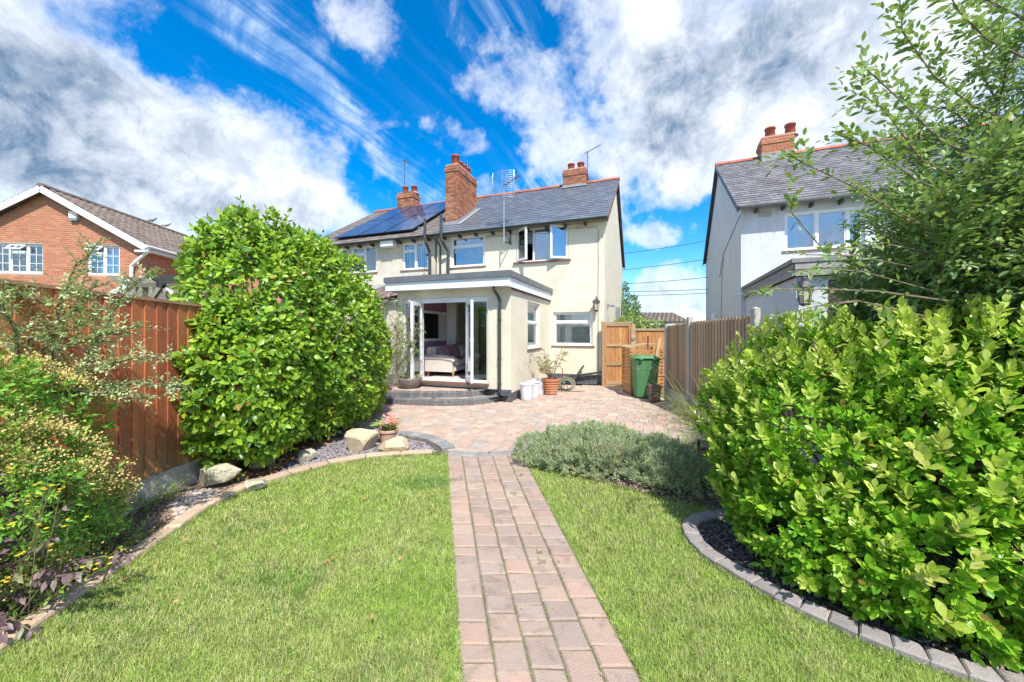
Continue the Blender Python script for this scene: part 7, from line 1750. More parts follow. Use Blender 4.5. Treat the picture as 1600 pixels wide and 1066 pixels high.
wood.build('branch', m_wood_twig, py_); PP, D, Nn, S, Rn = bag.arrays(); scatter('foliage', T_SM, PP, D, Nn, S, m_pyra, Rn, py_)

E_BER = [((-3.16, 2.32, 0.88), (0.28, 0.42, 0.46)), ((-3.12, 2.42, 0.44), (0.28, 0.36, 0.44)), ((-2.92, 2.1, 0.60), (0.28, 0.32, 0.42)), ((-3.1, 2.0, 1.12), (0.30, 0.36, 0.32)), ((-3.02, 2.42, 0.22), (0.26, 0.28, 0.26))]
br = thing('seed_head_shrub', 'rounded green shrub covered in tan seed clusters by the red fence', 'shrub', (-3.05, 2.6, 0))
O4 = np.array(br.location); P, N = shell(1500, E_BER, 0.14, 3, 41, 0.05); k = facing_mask(P, N, -0.3); P, N = P[k], N[k]
L1 = fan_leaves(P, N, 9, (0.030, 0.050), (25, 80), (0, 1), up=0.4, axis_len=0.08)
P2, N2 = shell(700, E_BER, 0.1, 3, 47, 0.05, 0.82); L2 = fan_leaves(P2, N2, 8, (0.035, 0.05), (30, 85), (0, 0.5), up=0.4, axis_len=0.06)
a1x = cat5(L1, L2); scatter('foliage', T_MID, a1x[0] - O4, a1x[1], a1x[2], a1x[3], m_pyra_dark, a1x[4], br)
sel = (vnoise(P[:, 0] * 3.2 + 5, P[:, 2] * 3.2 + P[:, 1] * 2, 77) > 0.36) & (P[:, 2] < 1.35); Q = P[sel]; NQ = N[sel]
n = len(Q); per = 34; C0 = np.repeat(Q + NQ * 0.075 + np.array([0, 0, 0.02]), per, 0); off3 = RNG.normal(size=(n * per, 3)) * np.array([0.032, 0.032, 0.020]); dd = unit(off3 + np.repeat(NQ, per, 0) * 0.03 + np.array([0, 0, 0.02]))
scatter('seed_head', leaf_tpl(0.9, 0.2, 0.1, (1.0,), 0), C0 + off3 - O4, dd, RNG.normal(size=(n * per, 3)), RNG.uniform(0.011, 0.018, n * per), m_seed, None, br)
m = MB(); rr = random.Random(9)
for i in range(40):
    q = rr.choice(E_BER); u_ = Vector((rr.gauss(0, 1), rr.gauss(0, 1), rr.gauss(0.3, 1))).normalized(); e = Vector(q[0]) - br.location + Vector((u_.x * q[1][0], u_.y * q[1][1], u_.z * q[1][2])) * 0.95
    if e.z > 0.1: m.tube([Vector((0, 0, 0)), e * 0.5 + Vector((0, 0, 0.1)), e], 0.012, 5, 0.004)
m.build('branch', m_wood_twig, br)

pm = thing('plum_shrub', 'low shrub with plum-purple leaves in the bottom left corner', 'shrub', (-2.75, 1.98, 0))
rr = random.Random(51); random.seed(51); bag = Bag(); wood = MB(); O5 = pm.location
tips = [(20, 780), (62, 752), (5, 830), (60, 800), (100, 790), (40, 850), (80, 840), (15, 880), (70, 890), (150, 872), (120, 895), (10, 735), (200, 868), (60, 992), (20, 965), (0, 990), (35, 930)]
for (px, py) in tips:
    Yt = 1.95 + (930 - py) / 400 * 0.4 + rr.uniform(-0.1, 0.1); e = AT(px, py, max(1.45, Yt))
    if px > 180: e = AT(px, py, 2.25)
    b0 = Vector((-2.78 + rr.uniform(-0.15, 0.08), 2.0 + rr.uniform(-0.12, 0.2), 0.0)) if px < 180 else G(px - 40, 910)
    mid = b0.lerp(e, 0.55) + Vector((0, 0, 0.10)); pts = [b0 - O5, mid - O5, e - O5]; sm = [pts[0].lerp(pts[1], k / 4) for k in range(4)] + [pts[1].lerp(pts[2], k / 4) for k in range(5)]
    wood.tube(sm, 0.005, 5, 0.002); leafy(bag, sm, 0.045, (0.055, 0.090), 60, 0.40, droop=0.35, pair=True, Lend=0.75)
wood.build('stem', m_wood_twig, pm); PP, D, Nn, S, Rn = bag.arrays(); T_PLUM = leaf_tpl(0.42, 0.12, 0.30, (0.78, 1.0, 0.60), 0.08); scatter('foliage', T_PLUM, PP, D, Nn, S, m_plum, Rn, pm)
yf = thing('yellow_flowers', 'stems of small yellow daisy flowers among the plum leaves', 'flowers', (-2.72, 2.12, 0))
rr = random.Random(61); bag = Bag(); wood = MB(); bag2 = Bag(); random.seed(61)
for (px, py) in [(8, 736), (48, 776), (80, 760), (60, 822), (15, 820), (72, 755), (82, 860), (140, 883), (168, 884), (28, 865), (10, 905), (108, 820), (95, 765), (42, 780)]:
    e = AT(px, py, 1.88 + rr.uniform(-0.1, 0.1)) - yf.location; b0 = Vector((rr.uniform(-0.15, 0.05), rr.uniform(-0.05, 0.2), 0)); pts = branch_curve(b0, e - b0, (e - b0).length, 5, (0, 0, 0), 0.0, rr); wood.tube(pts, 0.003, 4, 0.002); leafy(bag2, pts, 0.035, (0.03, 0.06), 50, 0.2)
    for k in range(3):
        c = e + Vector((rr.gauss(0, .022), rr.gauss(0, .022), rr.gauss(0, .010)))
        for j in range(9): t = j * 0.698; bag.add(tuple(c), (math.cos(t), math.sin(t), 0.25), (0, 0, 1), 0.011, rr.random())
wood.build('stem', m_wood_pale, yf); PP, D, Nn, S, Rn = bag.arrays(); scatter('petal', leaf_tpl(0.7, 0, 0, (1.0,), 0), PP, D, Nn, S, m_yellowfl, Rn, yf); PP, D, Nn, S, Rn = bag2.arrays(); scatter('foliage', T_MID, PP, D, Nn, S, m_weed, Rn, yf)

def tuft(name, label, cat, loc, n, h, rad, mat, L=(0.02, 0.04), tpl=None, stem=True, sp=0.02, group=None, lean=0.5, ang=50, seed=1, kind=None):
    random.seed(seed); rr = random.Random(seed); t = thing(name, label, cat, loc, 0, group); bag = Bag(); wd = MB()
    for i in range(n):
        a = rr.uniform(0, 6.28); q = rr.uniform(0, rad) ; b0 = Vector((q * math.cos(a), q * math.sin(a), 0)); hh = rr.uniform(0.6, 1.0) * h
        p = branch_curve(b0, (lean * math.cos(a), lean * math.sin(a), 1), hh, 5, (lean * 0.5 * math.cos(a), lean * 0.5 * math.sin(a), -0.1), 0.08, rr)
        if stem: wd.tube(p, 0.003, 4, 0.0015, cap=False)
        leafy(bag, p, sp, L, ang, 0.1)
    if stem: wd.build('stem', m_wood_pale, t)
    PP, D, Nn, S, Rn = bag.arrays(); scatter('foliage', tpl or T_MID, PP, D, Nn, S, mat, Rn, t); return t
tuft('leafy_weed', 'leafy green weed clump against the concrete fence foot', 'weed', tuple(G(240, 790)), 26, 0.24, 0.16, m_weed, (0.03, 0.05), seed=3)
tuft('leafy_weed', 'small yellow-green weed beside the sandstone edging, left of centre bed', 'weed', tuple(G(205, 845)), 12, 0.14, 0.08, m_weed, (0.03, 0.05), seed=4)
tuft('leafy_weed', 'trailing weed clump between the plum shrub and the edging', 'weed', tuple(G(160, 868)), 22, 0.20, 0.18, m_weed, (0.03, 0.05), seed=5)
tuft('leafy_weed', 'little seedling cluster between tan boulder and grey boulder', 'weed', tuple(G(430, 735)), 12, 0.14, 0.10, m_weed, (0.025, 0.04), seed=6)
tuft('leafy_weed', 'small weed sprouting beside the flat mossy boulder', 'weed', tuple(G(372, 755)), 9, 0.12, 0.07, m_weed, (0.025, 0.04), seed=7)
tuft('feathery_plant', 'tall feathery green plant between the seed-head shrub and fence foot', 'plant', tuple(G(165, 845)), 26, 0.55, 0.14, m_pyra, (0.03, 0.055), leaf_tpl(0.14, 0.05, 0.1, (1.0,), 0), sp=0.013, seed=8, lean=0.35)
tuft('green_undergrowth', 'leafy undergrowth below the plum shrub', 'plant', (-2.95, 2.15, 0), 50, 0.26, 0.30, m_pyra_dark, (0.03, 0.05), seed=9)

# potted and climbing plants
tuft('potted_fern', 'yellow-green leafy plant growing in the taupe bowl', 'plant', tuple(Vector(bowl.location) + Vector((0, 0, 0.235))), 34, 0.22, 0.2, m_weed, (0.04, 0.07), lean=0.9, seed=12)
fl = tuft('red_flowers', 'red and pink flowers with long leaves in the pinkish clay pot', 'flowers', tuple(Vector(fp.location) + Vector((0, 0, 0.18))), 22, 0.22, 0.09, m_weed, (0.04, 0.07), lean=0.7, seed=13)
bag = Bag(); rr = random.Random(3)
for k in range(60):
    c = Vector((rr.gauss(0.02, .07), rr.gauss(-0.02, .06), 0.10 + rr.gauss(0.05, .05)))
    for j in range(5): t = j * 1.257; bag.add(tuple(c), (math.cos(t), math.sin(t) * 0.6 - 0.3, math.sin(t)), (0, -1, 0.4), 0.020, rr.random())
PP, D, Nn, S, Rn = bag.arrays(); scatter('petal', leaf_tpl(0.8, 0, 0, (1.0,), 0), PP, D, Nn, S, m_redfl, Rn, fl)
bag = Bag()
for k in range(7):
    a = 2.5 + k * 0.45; bag.add((0, 0, 0.05), (math.cos(a), -0.25 + 0.3 * math.sin(a), 0.5), (0, -0.3, 1), 0.24, 0.4 + 0.05 * k)
PP, D, Nn, S, Rn = bag.arrays(); scatter('long_leaf', leaf_tpl(0.22, 0.1, 0.35, (0.8, 1.0, 0.7), 0.05), PP, D, Nn, S, m_weed, Rn, fl, kind=None)

ac = thing('small_maple', 'small open maple with olive-bronze leaves in the terracotta pot', 'shrub', tuple(Vector(tp.location) + Vector((0, 0, 0.37))))
rr = random.Random(71); random.seed(71); bag = Bag(); wood = MB()
for i in range(11):
    a = rr.uniform(0, 6.28); p = branch_curve((0, 0, 0), (0.45 * math.cos(a) - 0.08, 0.4 * math.sin(a), 1), rr.uniform(0.55, 1.05), 7, (0.3 * math.cos(a), 0.3 * math.sin(a), 0), 0.12, rr); wood.tube(p, 0.010, 5, 0.003)
    for k in range(9):
        q, d = along(p, rr.uniform(0.3, 0.99)); s_ = branch_curve(q, d + Vector((rr.gauss(0, 1), rr.gauss(0, 1), rr.gauss(0, .5))), rr.uniform(0.10, 0.24), 4, (0, 0, -.1), .08, rr); wood.tube(s_, 0.003, 3, cap=False)
        for j in range(3):
            q2, d2 = along(s_, 0.4 + 0.29 * j)
            for h_ in range(5): t = (h_ - 2) * 0.6; v = Vector((math.cos(a + t), math.sin(a + t), -0.25)); bag.add(tuple(q2), tuple(v), (rr.gauss(0, .4), rr.gauss(0, .4) - 0.3, 1), rr.uniform(0.04, 0.07), rr.random())
wood.build('branch', m_wood_twig, ac); PP, D, Nn, S, Rn = bag.arrays(); scatter('foliage', leaf_tpl(0.30, 0.05, 0.15, (1.0, 0.6), 0), PP, D, Nn, S, m_acer, Rn, ac)

ro = thing('climbing_rose', 'climbing rose with bare canes and pink blooms left of the french doors', 'climber', tuple(A.wld(UL - 0.3, WV - 0.5)))
rr = random.Random(81); random.seed(81); bag = Bag(); fb = Bag(); wood = MB(); O6 = ro.location
tg = [(600, 470, 8.9), (585, 490, 8.6), (630, 480, 9.0), (612, 500, 9.0), (640, 520, 8.9), (655, 500, 8.9), (590, 540, 8.5), (648, 545, 8.8), (620, 540, 8.8), (575, 520, 8.3), (660, 470, 9.0), (600, 515, 8.7), (636, 500, 8.9), (570, 560, 8.2), (625, 455, 9.0), (652, 530, 8.8)]
for (px, py, Y) in tg:
    e = AT(px, py, Y) - O6; b0 = Vector((rr.uniform(-0.5, 0.35), rr.uniform(-0.45, 0.0), 0)); mid = b0.lerp(e, 0.5) + Vector((rr.gauss(0, .12), rr.gauss(0, .08), 0.1)); sm = [b0.lerp(mid, k / 4) for k in range(4)] + [mid.lerp(e, k / 4) for k in range(5)]
    wood.tube(sm, 0.010, 5, 0.004); top_ = sm[4:]
    for k in range(30):
        q, d = along(top_, rr.uniform(0.1, 0.99)); s_ = branch_curve(q, Vector((rr.gauss(0, 1), rr.gauss(-0.3, .6), rr.gauss(0, .7))), rr.uniform(0.15, 0.36), 5, (0, 0, -.3), .08, rr); wood.tube(s_, 0.003, 3, cap=False); leafy(bag, s_, 0.022, (0.035, 0.06), 60, 0.1, droop=0.2)
for k in range(150):
    b0 = Vector((rr.uniform(-0.8, 0.2), rr.uniform(-1.0, -0.1), 0)); s_ = branch_curve(b0, (rr.gauss(0, .5), rr.gauss(0, .4), 1), rr.uniform(0.3, 0.7), 5, (0, 0, -.2), .08, rr); wood.tube(s_, 0.003, 3, cap=False); leafy(bag, s_, 0.025, (0.03, 0.055), 60, 0.2, droop=0.2)
for (px, py, Y) in [(612, 608, 8.0), (606, 604, 8.0), (592, 600, 8.0), (583, 545, 8.3), (596, 565, 8.3), (643, 528, 8.7), (640, 470, 8.8), (607, 462, 8.8), (617, 520, 8.7), (595, 480, 8.6), (575, 610, 7.9)]:
    c = AT(px, py, Y) - O6
    for q in range(2):
        for j in range(7): t = j * 0.9 + q; fb.add(tuple(c), (math.cos(t) * (1 - .3 * q), -0.2, math.sin(t) * (1 - .3 * q)), (math.cos(t) * .3, -1, math.sin(t) * .3), 0.055 if py > 590 else 0.036, rr.random())
wood.build('cane', m_wood_pale, ro); PP, D, Nn, S, Rn = bag.arrays(); scatter('foliage', T_MID, PP, D, Nn, S, m_rose, Rn, ro); PP, D, Nn, S, Rn = fb.arrays(); scatter('petal', leaf_tpl(0.9, 0.1, 0.1, (1.0, 0.8), 0), PP, D, Nn, S, m_pinkfl, Rn, ro)

# --- silver-green mound, ground cover, small shrub in the right-hand bed ----------------------
lv = thing('silver_green_mound', 'low silvery green mound of woody herb beside the path end', 'shrub', tuple(G(950, 735)))
O7 = np.array(lv.location); lv.location.y += 0.0
E_LAV = [((0.32, 4.66, 0.06), (0.24, 0.26, 0.20)), ((0.72, 4.58, 0.10), (0.38, 0.38, 0.27)), ((1.18, 4.42, 0.12), (0.42, 0.42, 0.29)), ((1.62, 4.15, 0.08), (0.38, 0.40, 0.25)), ((1.0, 4.62, 0.10), (0.45, 0.36, 0.28))]
P, N = shell(7500, E_LAV, 0.26, 4, 61, 0.02); k = facing_mask(P, N, -0.5); P, N = P[k], N[k]
L1 = fan_leaves(P, N, 9, (0.022, 0.040), (12, 60), (0, 1), up=0.8, axis_len=0.07)
scatter('foliage', leaf_tpl(0.26, 0.05, 0.05, (1.0,), 0), L1[0] - O7, L1[1], L1[2], L1[3], m_lavender, L1[4], lv)
bag = Bag(); rr = random.Random(4)
for i in range(1500):
    q = rr.choice(E_LAV); u_ = Vector((rr.gauss(0, 1), rr.gauss(-0.3, 1), rr.gauss(0, .7))).normalized(); c = Vector(q[0]); e = c + Vector((u_.x * q[1][0], u_.y * q[1][1], abs(u_.z) * q[1][2])) * 0.93; b0 = Vector((c.x, c.y, 0)).lerp(e, 0.4)
    bag.add(tuple(Vector((b0.x, b0.y, max(0.0, b0.z * .6))) - Vector(O7.tolist())), tuple((e - b0).normalized()), (0, 0, 1), (e - b0).length, rr.random())
PP, D, Nn, S, Rn = bag.arrays(); scatter('stem', leaf_tpl(0.02, 0, 0.0, (1.0,), 0), PP, D, Nn, S, m_straw, Rn, lv)
gc = thing('ground_cover', 'pale yellow-green low plants between the silver mound and the bright shrub', 'plant', tuple(G(1075, 765)))
O8 = np.array(gc.location)
E_GC = [((1.75, 4.0, 0.05), (0.35, 0.40, 0.20)), ((2.05, 3.85, 0.05), (0.38, 0.38, 0.17)), ((2.35, 3.9, 0.04), (0.35, 0.35, 0.14)), ((1.75, 4.35, 0.05), (0.35, 0.35, 0.22))]
P, N = shell(2400, E_GC, 0.2, 5, 67, 0.01); L1 = fan_leaves(P, N, 7, (0.016, 0.030), (20, 75), (0, 1), up=0.8, axis_len=0.06)
scatter('foliage', leaf_tpl(0.35, 0.05, 0.05, (1.0,), 0), L1[0] - O8, L1[1], L1[2], L1[3], m_cover, L1[4], gc)
tuft('dark_twiggy_shrub', 'small dark twiggy shrub beside the pond', 'shrub', tuple(G(1066, 706)), 60, 0.40, 0.16, m_pyra_dark, (0.018, 0.032), sp=0.016, lean=0.7, seed=21)

# arching grass by the right fence
ag = thing('arching_grass', 'tall arching straw-green grass in front of the brown fence', 'grass clump', (2.95, 6.4, 0))
rr = random.Random(91); V_ = []; F_ = []; Rr_ = []
def blade(b0, d, L, w_, sag, segs=7):
    global V_, F_, Rr_
    d = Vector(d).normalized(); p = Vector(b0); sd = d.cross(Vector((0, 0, 1))); sd = sd.normalized() if sd.length > 1e-3 else Vector((1, 0, 0)); r_ = rr.random()
    for k in range(segs + 1):
        ww = w_ * (1 - (k / segs) ** 1.7) + 0.0008; o = len(V_); V_ += [tuple(p - sd * ww / 2), tuple(p + sd * ww / 2)]; Rr_ += [r_, r_]
        if k: F_.append((o - 2, o - 1, o + 1, o))
        d = (d + Vector((0, 0, -sag / segs))).normalized(); p = p + d * (L / segs)
for (cx_, cy_, n_, h_) in ((3.30, 6.7, 70, 1.25), (3.22, 6.1, 80, 1.1), (3.1, 5.5, 70, 0.9), (3.35, 7.2, 50, 1.25), (2.75, 5.0, 50, 0.6)):
    for i in range(n_):
        a = rr.uniform(0, 6.28); q = rr.uniform(0, 0.16); blade((cx_ - 2.95 + q * math.cos(a), cy_ - 6.4 + q * math.sin(a), 0), (0.35 * math.cos(a) * rr.uniform(.3, 1.3) - 0.1, 0.35 * math.sin(a), 1), h_ * rr.uniform(0.6, 1.15), rr.uniform(0.005, 0.010), rr.uniform(1.2, 3.4))
for (px, py) in ((1002, 580), (1010, 585), (1020, 578), (1030, 582), (1040, 585)):
    for i in range(6):
        e = AT(px + rr.uniform(-6, 6), py - 4, 8.3) - ag.location; blade(e, (rr.uniform(-.3, .1), 0, 0.1), rr.uniform(0.2, 0.36), 0.010, 6.0)
me = np_mesh('blades', np.array(V_), np.array(F_), m_reed, np.array(Rr_), 4); o = obj('blades', me, ag); o['kind'] = 'stuff'

# hedge and tree beyond the gate
fh = thing('laurel_hedge', 'pale green laurel showing above the rear fence', 'hedge', (4.9, 14.5, 0))
E_H = [((4.6, 14.5, 1.0), (0.9, 0.6, 1.15)), ((5.6, 14.8, 0.9), (0.9, 0.6, 1.1))]
P, N = shell(900, E_H, 0.12, 3, 71, 0.3); L1 = fan_leaves(P, N, 7, (0.08, 0.13), (25, 80), (0, 1), up=0.6, axis_len=0.1); scatter('foliage', T_MID, L1[0] - np.array(fh.location), L1[1], L1[2], L1[3], m_laurel, L1[4], fh)
def far_tree(label, x, y, ells, n, L, seed, name='bushy_tree', mat=None):
    t = thing(name, label, 'tree', (x, y, 0)); P, N = shell(n, ells, 0.22, 3, seed, 0.3); P2, N2 = shell(n // 2, ells, 0.2, 3, seed + 3, 0.3, 0.8); L1 = cat5(fan_leaves(P, N, 7, L, (25, 85), (0, 1), up=0.5, axis_len=L[1]), fan_leaves(P2, N2, 7, L, (25, 85), (0, .4), up=0.5, axis_len=L[1]))
    scatter('crown', T_MID, L1[0] - np.array(t.location), L1[1], L1[2], L1[3], mat or m_far, L1[4], t); m = MB(); m.tube([(0, 0, 0), (0.05, 0, 1.5), (0, 0, 3)], 0.16, 8, 0.06)
    for k in range(6): a = k * 1.1; m.tube([(0, 0, 1.4 + .2 * k), (0.5 * math.cos(a), 0.5 * math.sin(a), 2.1 + .3 * k)], 0.05, 5, 0.02)
    m.build('trunk', m_wood_twig, t)
far_tree('bushy green tree behind the house corner, above the gate', 5.3, 19.5, [((5.2, 19.5, 2.2), (1.15, 1.1, 2.0)), ((5.9, 19.8, 1.9), (0.9, 0.9, 1.5)), ((5.0, 19.5, 3.2), (0.7, 0.7, 1.1))], 1500, (0.10, 0.16), 81)
random.seed(99)
# ------------------------------------------------------------------ lawn, gravel, litter
def blades_mesh(name, P, H, Wd, bend, rnd, mat, kind='stuff'):
    n = len(P); a = RNG.random(n) * 2 * np.pi; sd = np.stack([np.cos(a), np.sin(a), np.zeros(n)], 1)
    b = RNG.random(n) * 2 * np.pi; bd = np.stack([np.cos(b), np.sin(b), np.zeros(n)], 1)
    h1 = H * 0.55; m1 = P + np.stack([np.zeros(n), np.zeros(n), h1], 1) + bd * (bend * H * 0.25)[:, None]
    tip = P + np.stack([np.zeros(n), np.zeros(n), H * (1 - 0.35 * bend)], 1) + bd * (bend * H * 0.95)[:, None]
    w_ = (Wd / 2)[:, None]
    V = np.stack([P - sd * w_, P + sd * w_, m1 + sd * w_ * 0.8, m1 - sd * w_ * 0.8, tip], 1).reshape(-1, 3)
    base = (np.arange(n) * 5)[:, None, None]; F = np.array([[0, 1, 2], [0, 2, 3], [3, 2, 4]])[None] + base
    me = np_mesh(name, V, F.reshape(-1, 3), mat, np.repeat(rnd, 5)); o = bpy.data.objects.new(name, me); COL.objects.link(o); o['kind'] = kind; return o
def rnd_in(poly, n):
    xs = [p[0] for p in poly]; ys = [p[1] for p in poly]; q = np.stack([RNG.uniform(min(xs), max(xs), n * 4), RNG.uniform(min(ys), max(ys), n * 4)], 1); return q[inside(q, poly)][:n]
lawnL = [(p.x, p.y) for p in EDGE] + [(pl(4.9), 4.9), (pl(-0.3), -0.3)]
lawnR = [(pr(-0.3), -0.3), (pr(4.85), 4.85)] + [(p.x, p.y) for p in rb] + [(p.x, p.y) for p in BK[1:]] + [(4.1, -0.3)]
def lawn(poly, n, seed):
    xs = [p[0] for p in poly]; ys = [p[1] for p in poly]
    y = np.where(RNG.random(n * 3) < 0.09, RNG.uniform(-0.3, 1.05, n * 3), 1.05 * (5.2 / 1.05) ** RNG.random(n * 3)); y = 1 / (1 / 1.0 - RNG.random(n * 3) * (1 / 1.0 - 1 / 5.3)) if False else y
    x = RNG.uniform(min(xs), max(xs), n * 3); P = np.stack([x, y, np.full(n * 3, -0.022)], 1)
    # fewer points far away, none outside the picture's reach
    k = inside(P, poly) & (RNG.random(n * 3) < np.clip(1.7 / np.maximum(P[:, 1], 0.8), 0.3, 1)); P = P[k][:n]; return P
allP = np.concatenate([lawn(lawnL, 215000, 1), lawn(lawnR, 185000, 2)])
near_edge = np.zeros(len(allP), bool)
big = vnoise(allP[:, 0] * 1.3 + 3, allP[:, 1] * 1.3, 5); mid_ = vnoise(allP[:, 0] * 4.5, allP[:, 1] * 4.5, 8); fine = vnoise(allP[:, 0] * 22, allP[:, 1] * 22, 12)
tone = 0.12 + 0.34 * big + 0.26 * mid_ + 0.08 * fine
rn = np.clip(tone + RNG.normal(size=len(allP)) * 0.14, 0, 0.99); straw = RNG.random(len(allP)) < (0.05 + 0.12 * big * mid_); rn[straw] = RNG.uniform(0.8, 1.0, straw.sum())
# one dark coarse tuft near the path end
tc_ = G(655, 752); dt = np.hypot((allP[:, 0] - tc_.x) / 0.24, (allP[:, 1] - tc_.y) / 0.20); rn = np.where(dt < 1, rn * (0.45 + 0.55 * dt), rn)
pry = PR1.x + (PR0.x - PR1.x) * (allP[:, 1] - PR1.y) / (PR0.y - PR1.y); gp_ = allP[:, 0] - pry
keep = (RNG.random(len(allP)) < (0.75 + 0.25 * fine)) & ~((gp_ > 0) & (gp_ < 0.015 + 0.06 * vnoise(allP[:, 1] * 7, allP[:, 1] * 3, 4) ** 1.5) & (RNG.random(len(allP)) < 0.8)); allP, rn, mid_, dt, fine = allP[keep], rn[keep], mid_[keep], dt[keep], fine[keep]
dist = allP[:, 1]
H = RNG.uniform(0.022, 0.050, len(allP)) * (0.75 + 0.5 * mid_) * np.where(dt < 1, 1.4, 1.0); Wd = RNG.uniform(0.0018, 0.0034, len(allP)) * np.clip(dist / 2.0, 0.9, 2.0)
blades_mesh('lawn', allP, H, Wd, RNG.uniform(0.15, 1.0, len(allP)), rn, m_grass)
print('blades', len(allP))
# thin, bare strip along the right edge of the path is left by the filter above; coarse dark tuft near the path end
n = 1500; P = np.stack([tc_.x + 0.15 * RNG.normal(size=n) + 0.05, tc_.y + 0.08 * RNG.normal(size=n), np.full(n, -0.02)], 1)
tfo = blades_mesh('coarse_grass_tuft', P, RNG.uniform(0.035, 0.065, n), RNG.uniform(0.0022, 0.004, n), RNG.uniform(0.4, 1.2, n), RNG.random(n), m_tuft)
for name_, poly_ in (('clover', lawnL), ('clover', lawnR)):
    ctr = rnd_in(poly_, 46); pp = np.repeat(ctr, 34, 0) + RNG.normal(size=(46 * 34, 2)) * 0.035; k = inside(pp, poly_); pp = pp[k]; n = len(pp); a = RNG.random(n) * 6.28
    scatter(name_, leaf_tpl(0.8, 0.1, 0.1, (1.0, 0.9), 0), np.concatenate([pp, RNG.uniform(-0.005, 0.014, (n, 1))], 1), np.stack([np.cos(a), np.sin(a), RNG.uniform(0, 0.5, n)], 1), RNG.normal(size=(n, 3)) * .3 + np.array([0, 0, 1]), RNG.uniform(0.007, 0.013, n), m_weed)
# ragged grass edge creeping over path and kerb
n = 14000; ye = RNG.uniform(1.0, 4.9, n); side = RNG.random(n) < 0.5; xe = np.where(side, np.array([pl(y) for y in ye]) - np.abs(RNG.normal(size=n)) * 0.02 + 0.004, np.array([pr(y) for y in ye]) + np.abs(RNG.normal(size=n)) * 0.03 + 0.004)
P = np.stack([xe, ye, np.full(n, -0.02)], 1); blades_mesh('grass_fringe', P, RNG.uniform(0.02, 0.05, n), RNG.uniform(0.002, 0.004, n), RNG.uniform(0.4, 1.2, n), RNG.uniform(0.1, 0.9, n), m_grass)

fr = []
for line, sgn in ((resample(smooth_line(BK), 0.004), -1), (resample(smooth_line(EDGE), 0.004), -1), (resample(smooth_line(rb), 0.006), -1)):
    of_ = polyoff(line, sgn * 1.0)
    for i in range(len(line)):
        d = (of_[i] - line[i]).normalized()
        for _ in range(3): q = line[i] + d * abs(random.gauss(0, 0.022)) - d * 0.006; fr.append((q.x, q.y, -0.02))
fr = np.array(fr); n = len(fr); blades_mesh('grass_fringe', fr, RNG.uniform(0.025, 0.062, n), RNG.uniform(0.0018, 0.0036, n), RNG.uniform(0.3, 1.1, n), RNG.uniform(0.05, 0.85, n), m_grass)
T_CHIP = [rock_tpl(1, s_, 0.3) for s_ in (1, 2)]
def chips(name, pts, size, flat, mat, z=0.0, parent=None, seed=0):
    n = len(pts); a = RNG.random(n) * 6.28; tl = RNG.normal(size=(n, 3)) * 0.25 + np.array([0, 0, 1]); D = np.stack([np.cos(a), np.sin(a), np.zeros(n)], 1)
    V, F = T_CHIP[seed % 2]; V = V * np.array([0.7, 1.0, flat]); S = RNG.uniform(size[0], size[1], n)
    P = np.concatenate([pts, (np.full(n, z) + S * flat * 0.3)[:, None]], 1); return scatter(name, (V, F), P, D, tl, S, mat, None, parent)
def gpoly(*px): return [(G(a, b).x, G(a, b).y) for a, b in px]
slateP = gpoly((440, 720), (480, 695), (500, 672), (570, 680), (625, 685), (662, 690), (684, 706), (640, 708), (596, 711), (528, 720), (472, 734), (430, 745)) 
chips('slate_chippings', rnd_in(slateP, 5200), (0.018, 0.045), 0.25, m_slatechip)
barkP = gpoly((120, 930), (200, 850), (250, 790), (290, 760), (345, 745), (430, 735), (440, 740), (345, 780), (285, 820), (200, 878), (100, 948), (28, 998), (0, 1010), (0, 900))
chips('bark_chippings', rnd_in(barkP, 4600), (0.012, 0.035), 0.3, m_bark, seed=1)
chips('bark_chippings', rnd_in(gpoly((200, 880), (300, 810), (420, 745), (520, 722), (430, 700), (330, 735), (240, 780)), 1600), (0.012, 0.03), 0.3, m_bark)
chips('pale_stone_chippings', rnd_in(gpoly((262, 790), (300, 762), (345, 768), (330, 790), (275, 812)), 420), (0.02, 0.06), 0.35, m_peb_pale)
chips('dark_pebbles', rnd_in([(p.x, p.y) for p in polyoff(BK, 0.125)] + [(3.6, 1.6), (3.4, 3.2), (2.0, 3.4)], 7500), (0.012, 0.034), 0.55, m_peb_dark, seed=1)
chips('bed_gravel', rnd_in([(p.x, p.y) for p in rb] + [(2.6, 4.3), (2.9, 5.3), (1.5, 5.3), (0.3, 5.2)], 2500), (0.015, 0.035), 0.4, m_bark)
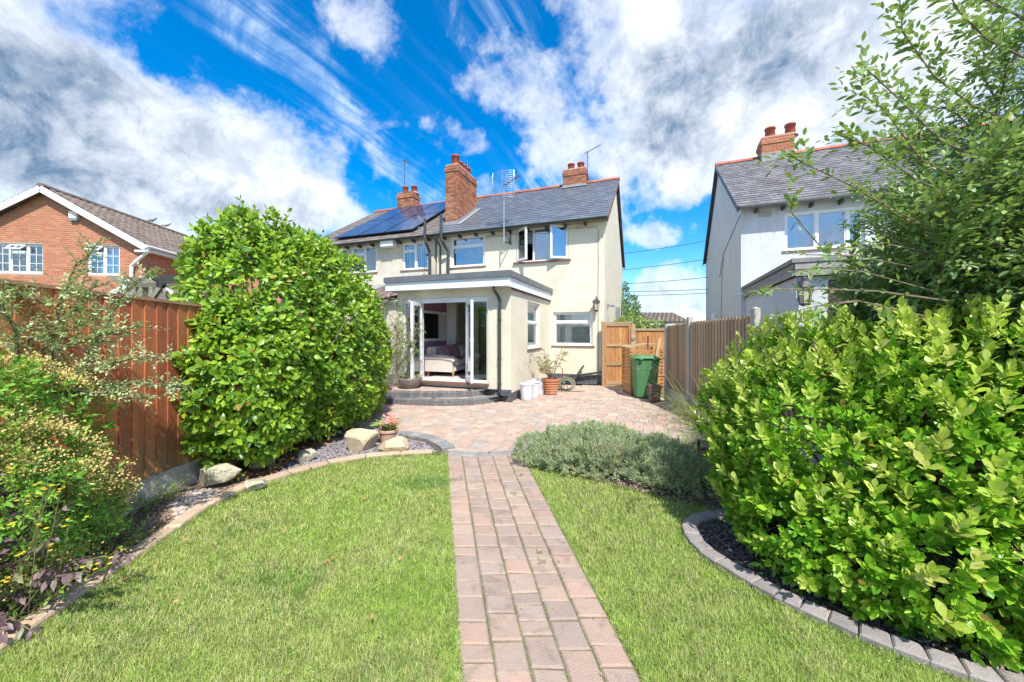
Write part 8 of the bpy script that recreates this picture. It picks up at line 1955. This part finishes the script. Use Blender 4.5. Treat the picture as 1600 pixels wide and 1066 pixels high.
def litter(name, pts, size, mat, z=0.004):
    n = len(pts); a = RNG.random(n) * 6.28; D = np.stack([np.cos(a), np.sin(a), RNG.normal(size=n) * 0.15], 1); Nn = RNG.normal(size=(n, 3)) * 0.3 + np.array([0, 0, 1]); S = RNG.uniform(size[0], size[1], n)
    P = np.concatenate([pts, np.full((n, 1), z) + RNG.random((n, 1)) * 0.012], 1); return scatter(name, leaf_tpl(0.5, 0.2, -0.15, (0.8, 1.0), 0), P, D, Nn, S, mat)
litter('fallen_leaves', np.concatenate([rnd_in(gpoly((330, 745), (350, 712), (430, 690), (500, 678), (525, 690), (470, 712), (440, 738), (370, 755)), 1500), rnd_in(gpoly((500, 660), (560, 645), (600, 640), (590, 655), (540, 664)), 160)]), (0.03, 0.075), m_litter, 0.012)
litter('fallen_leaves', rnd_in(pat, 900), (0.012, 0.035), m_litter, 0.004)
litter('fallen_leaves', rnd_in([(pl(1.2), 1.2), (pr(1.2), 1.2), (pr(4.9), 4.9), (pl(4.9), 4.9)], 90), (0.008, 0.02), m_litter, 0.004)
litter('fallen_leaves', rnd_in(lawnL, 26), (0.03, 0.05), m_litter, 0.03)
# moss and crumbs in the joints
mp_ = []
for c in range(1, 5):
    for _ in range(260): y = random.uniform(1.1, 4.85); mp_.append((pl(y) + (pr(y) - pl(y)) * c / 5 + random.gauss(0, .003), y))
chips('joint_moss', np.array(mp_), (0.004, 0.010), 0.6, m_weed, -0.006)
# sparse low weeds beneath the bright shrub
P = rnd_in([(p.x, p.y) for p in polyoff(BK[9:], 0.14)] + [(3.0, 1.9), (2.0, 2.4)], 420); n = len(P); a = RNG.random(n) * 6.28
scatter('bed_weeds', T_MID, np.concatenate([P, RNG.uniform(0.0, 0.05, (n, 1))], 1), np.stack([np.cos(a), np.sin(a), RNG.uniform(0.1, 0.9, n)], 1), RNG.normal(size=(n, 3)) * .4 + np.array([0, 0, 1]), RNG.uniform(0.02, 0.05, n), m_pyra_dark)

for (px, py, lb_) in ((803, 772, 'tiny weed in a path joint near the far end of the right edge'), (842, 862, 'tiny weed in a path joint halfway down the path'), (846, 878, 'flat moss-green weed in the path joint just below the halfway weed'), (816, 742, 'small weed at the right path edge close to the silver mound')):
    tuft('path_weed', lb_, 'weed', tuple(G(px, py)), 6, 0.035, 0.02, m_weed, (0.012, 0.022), sp=0.008, lean=1.2, seed=px)
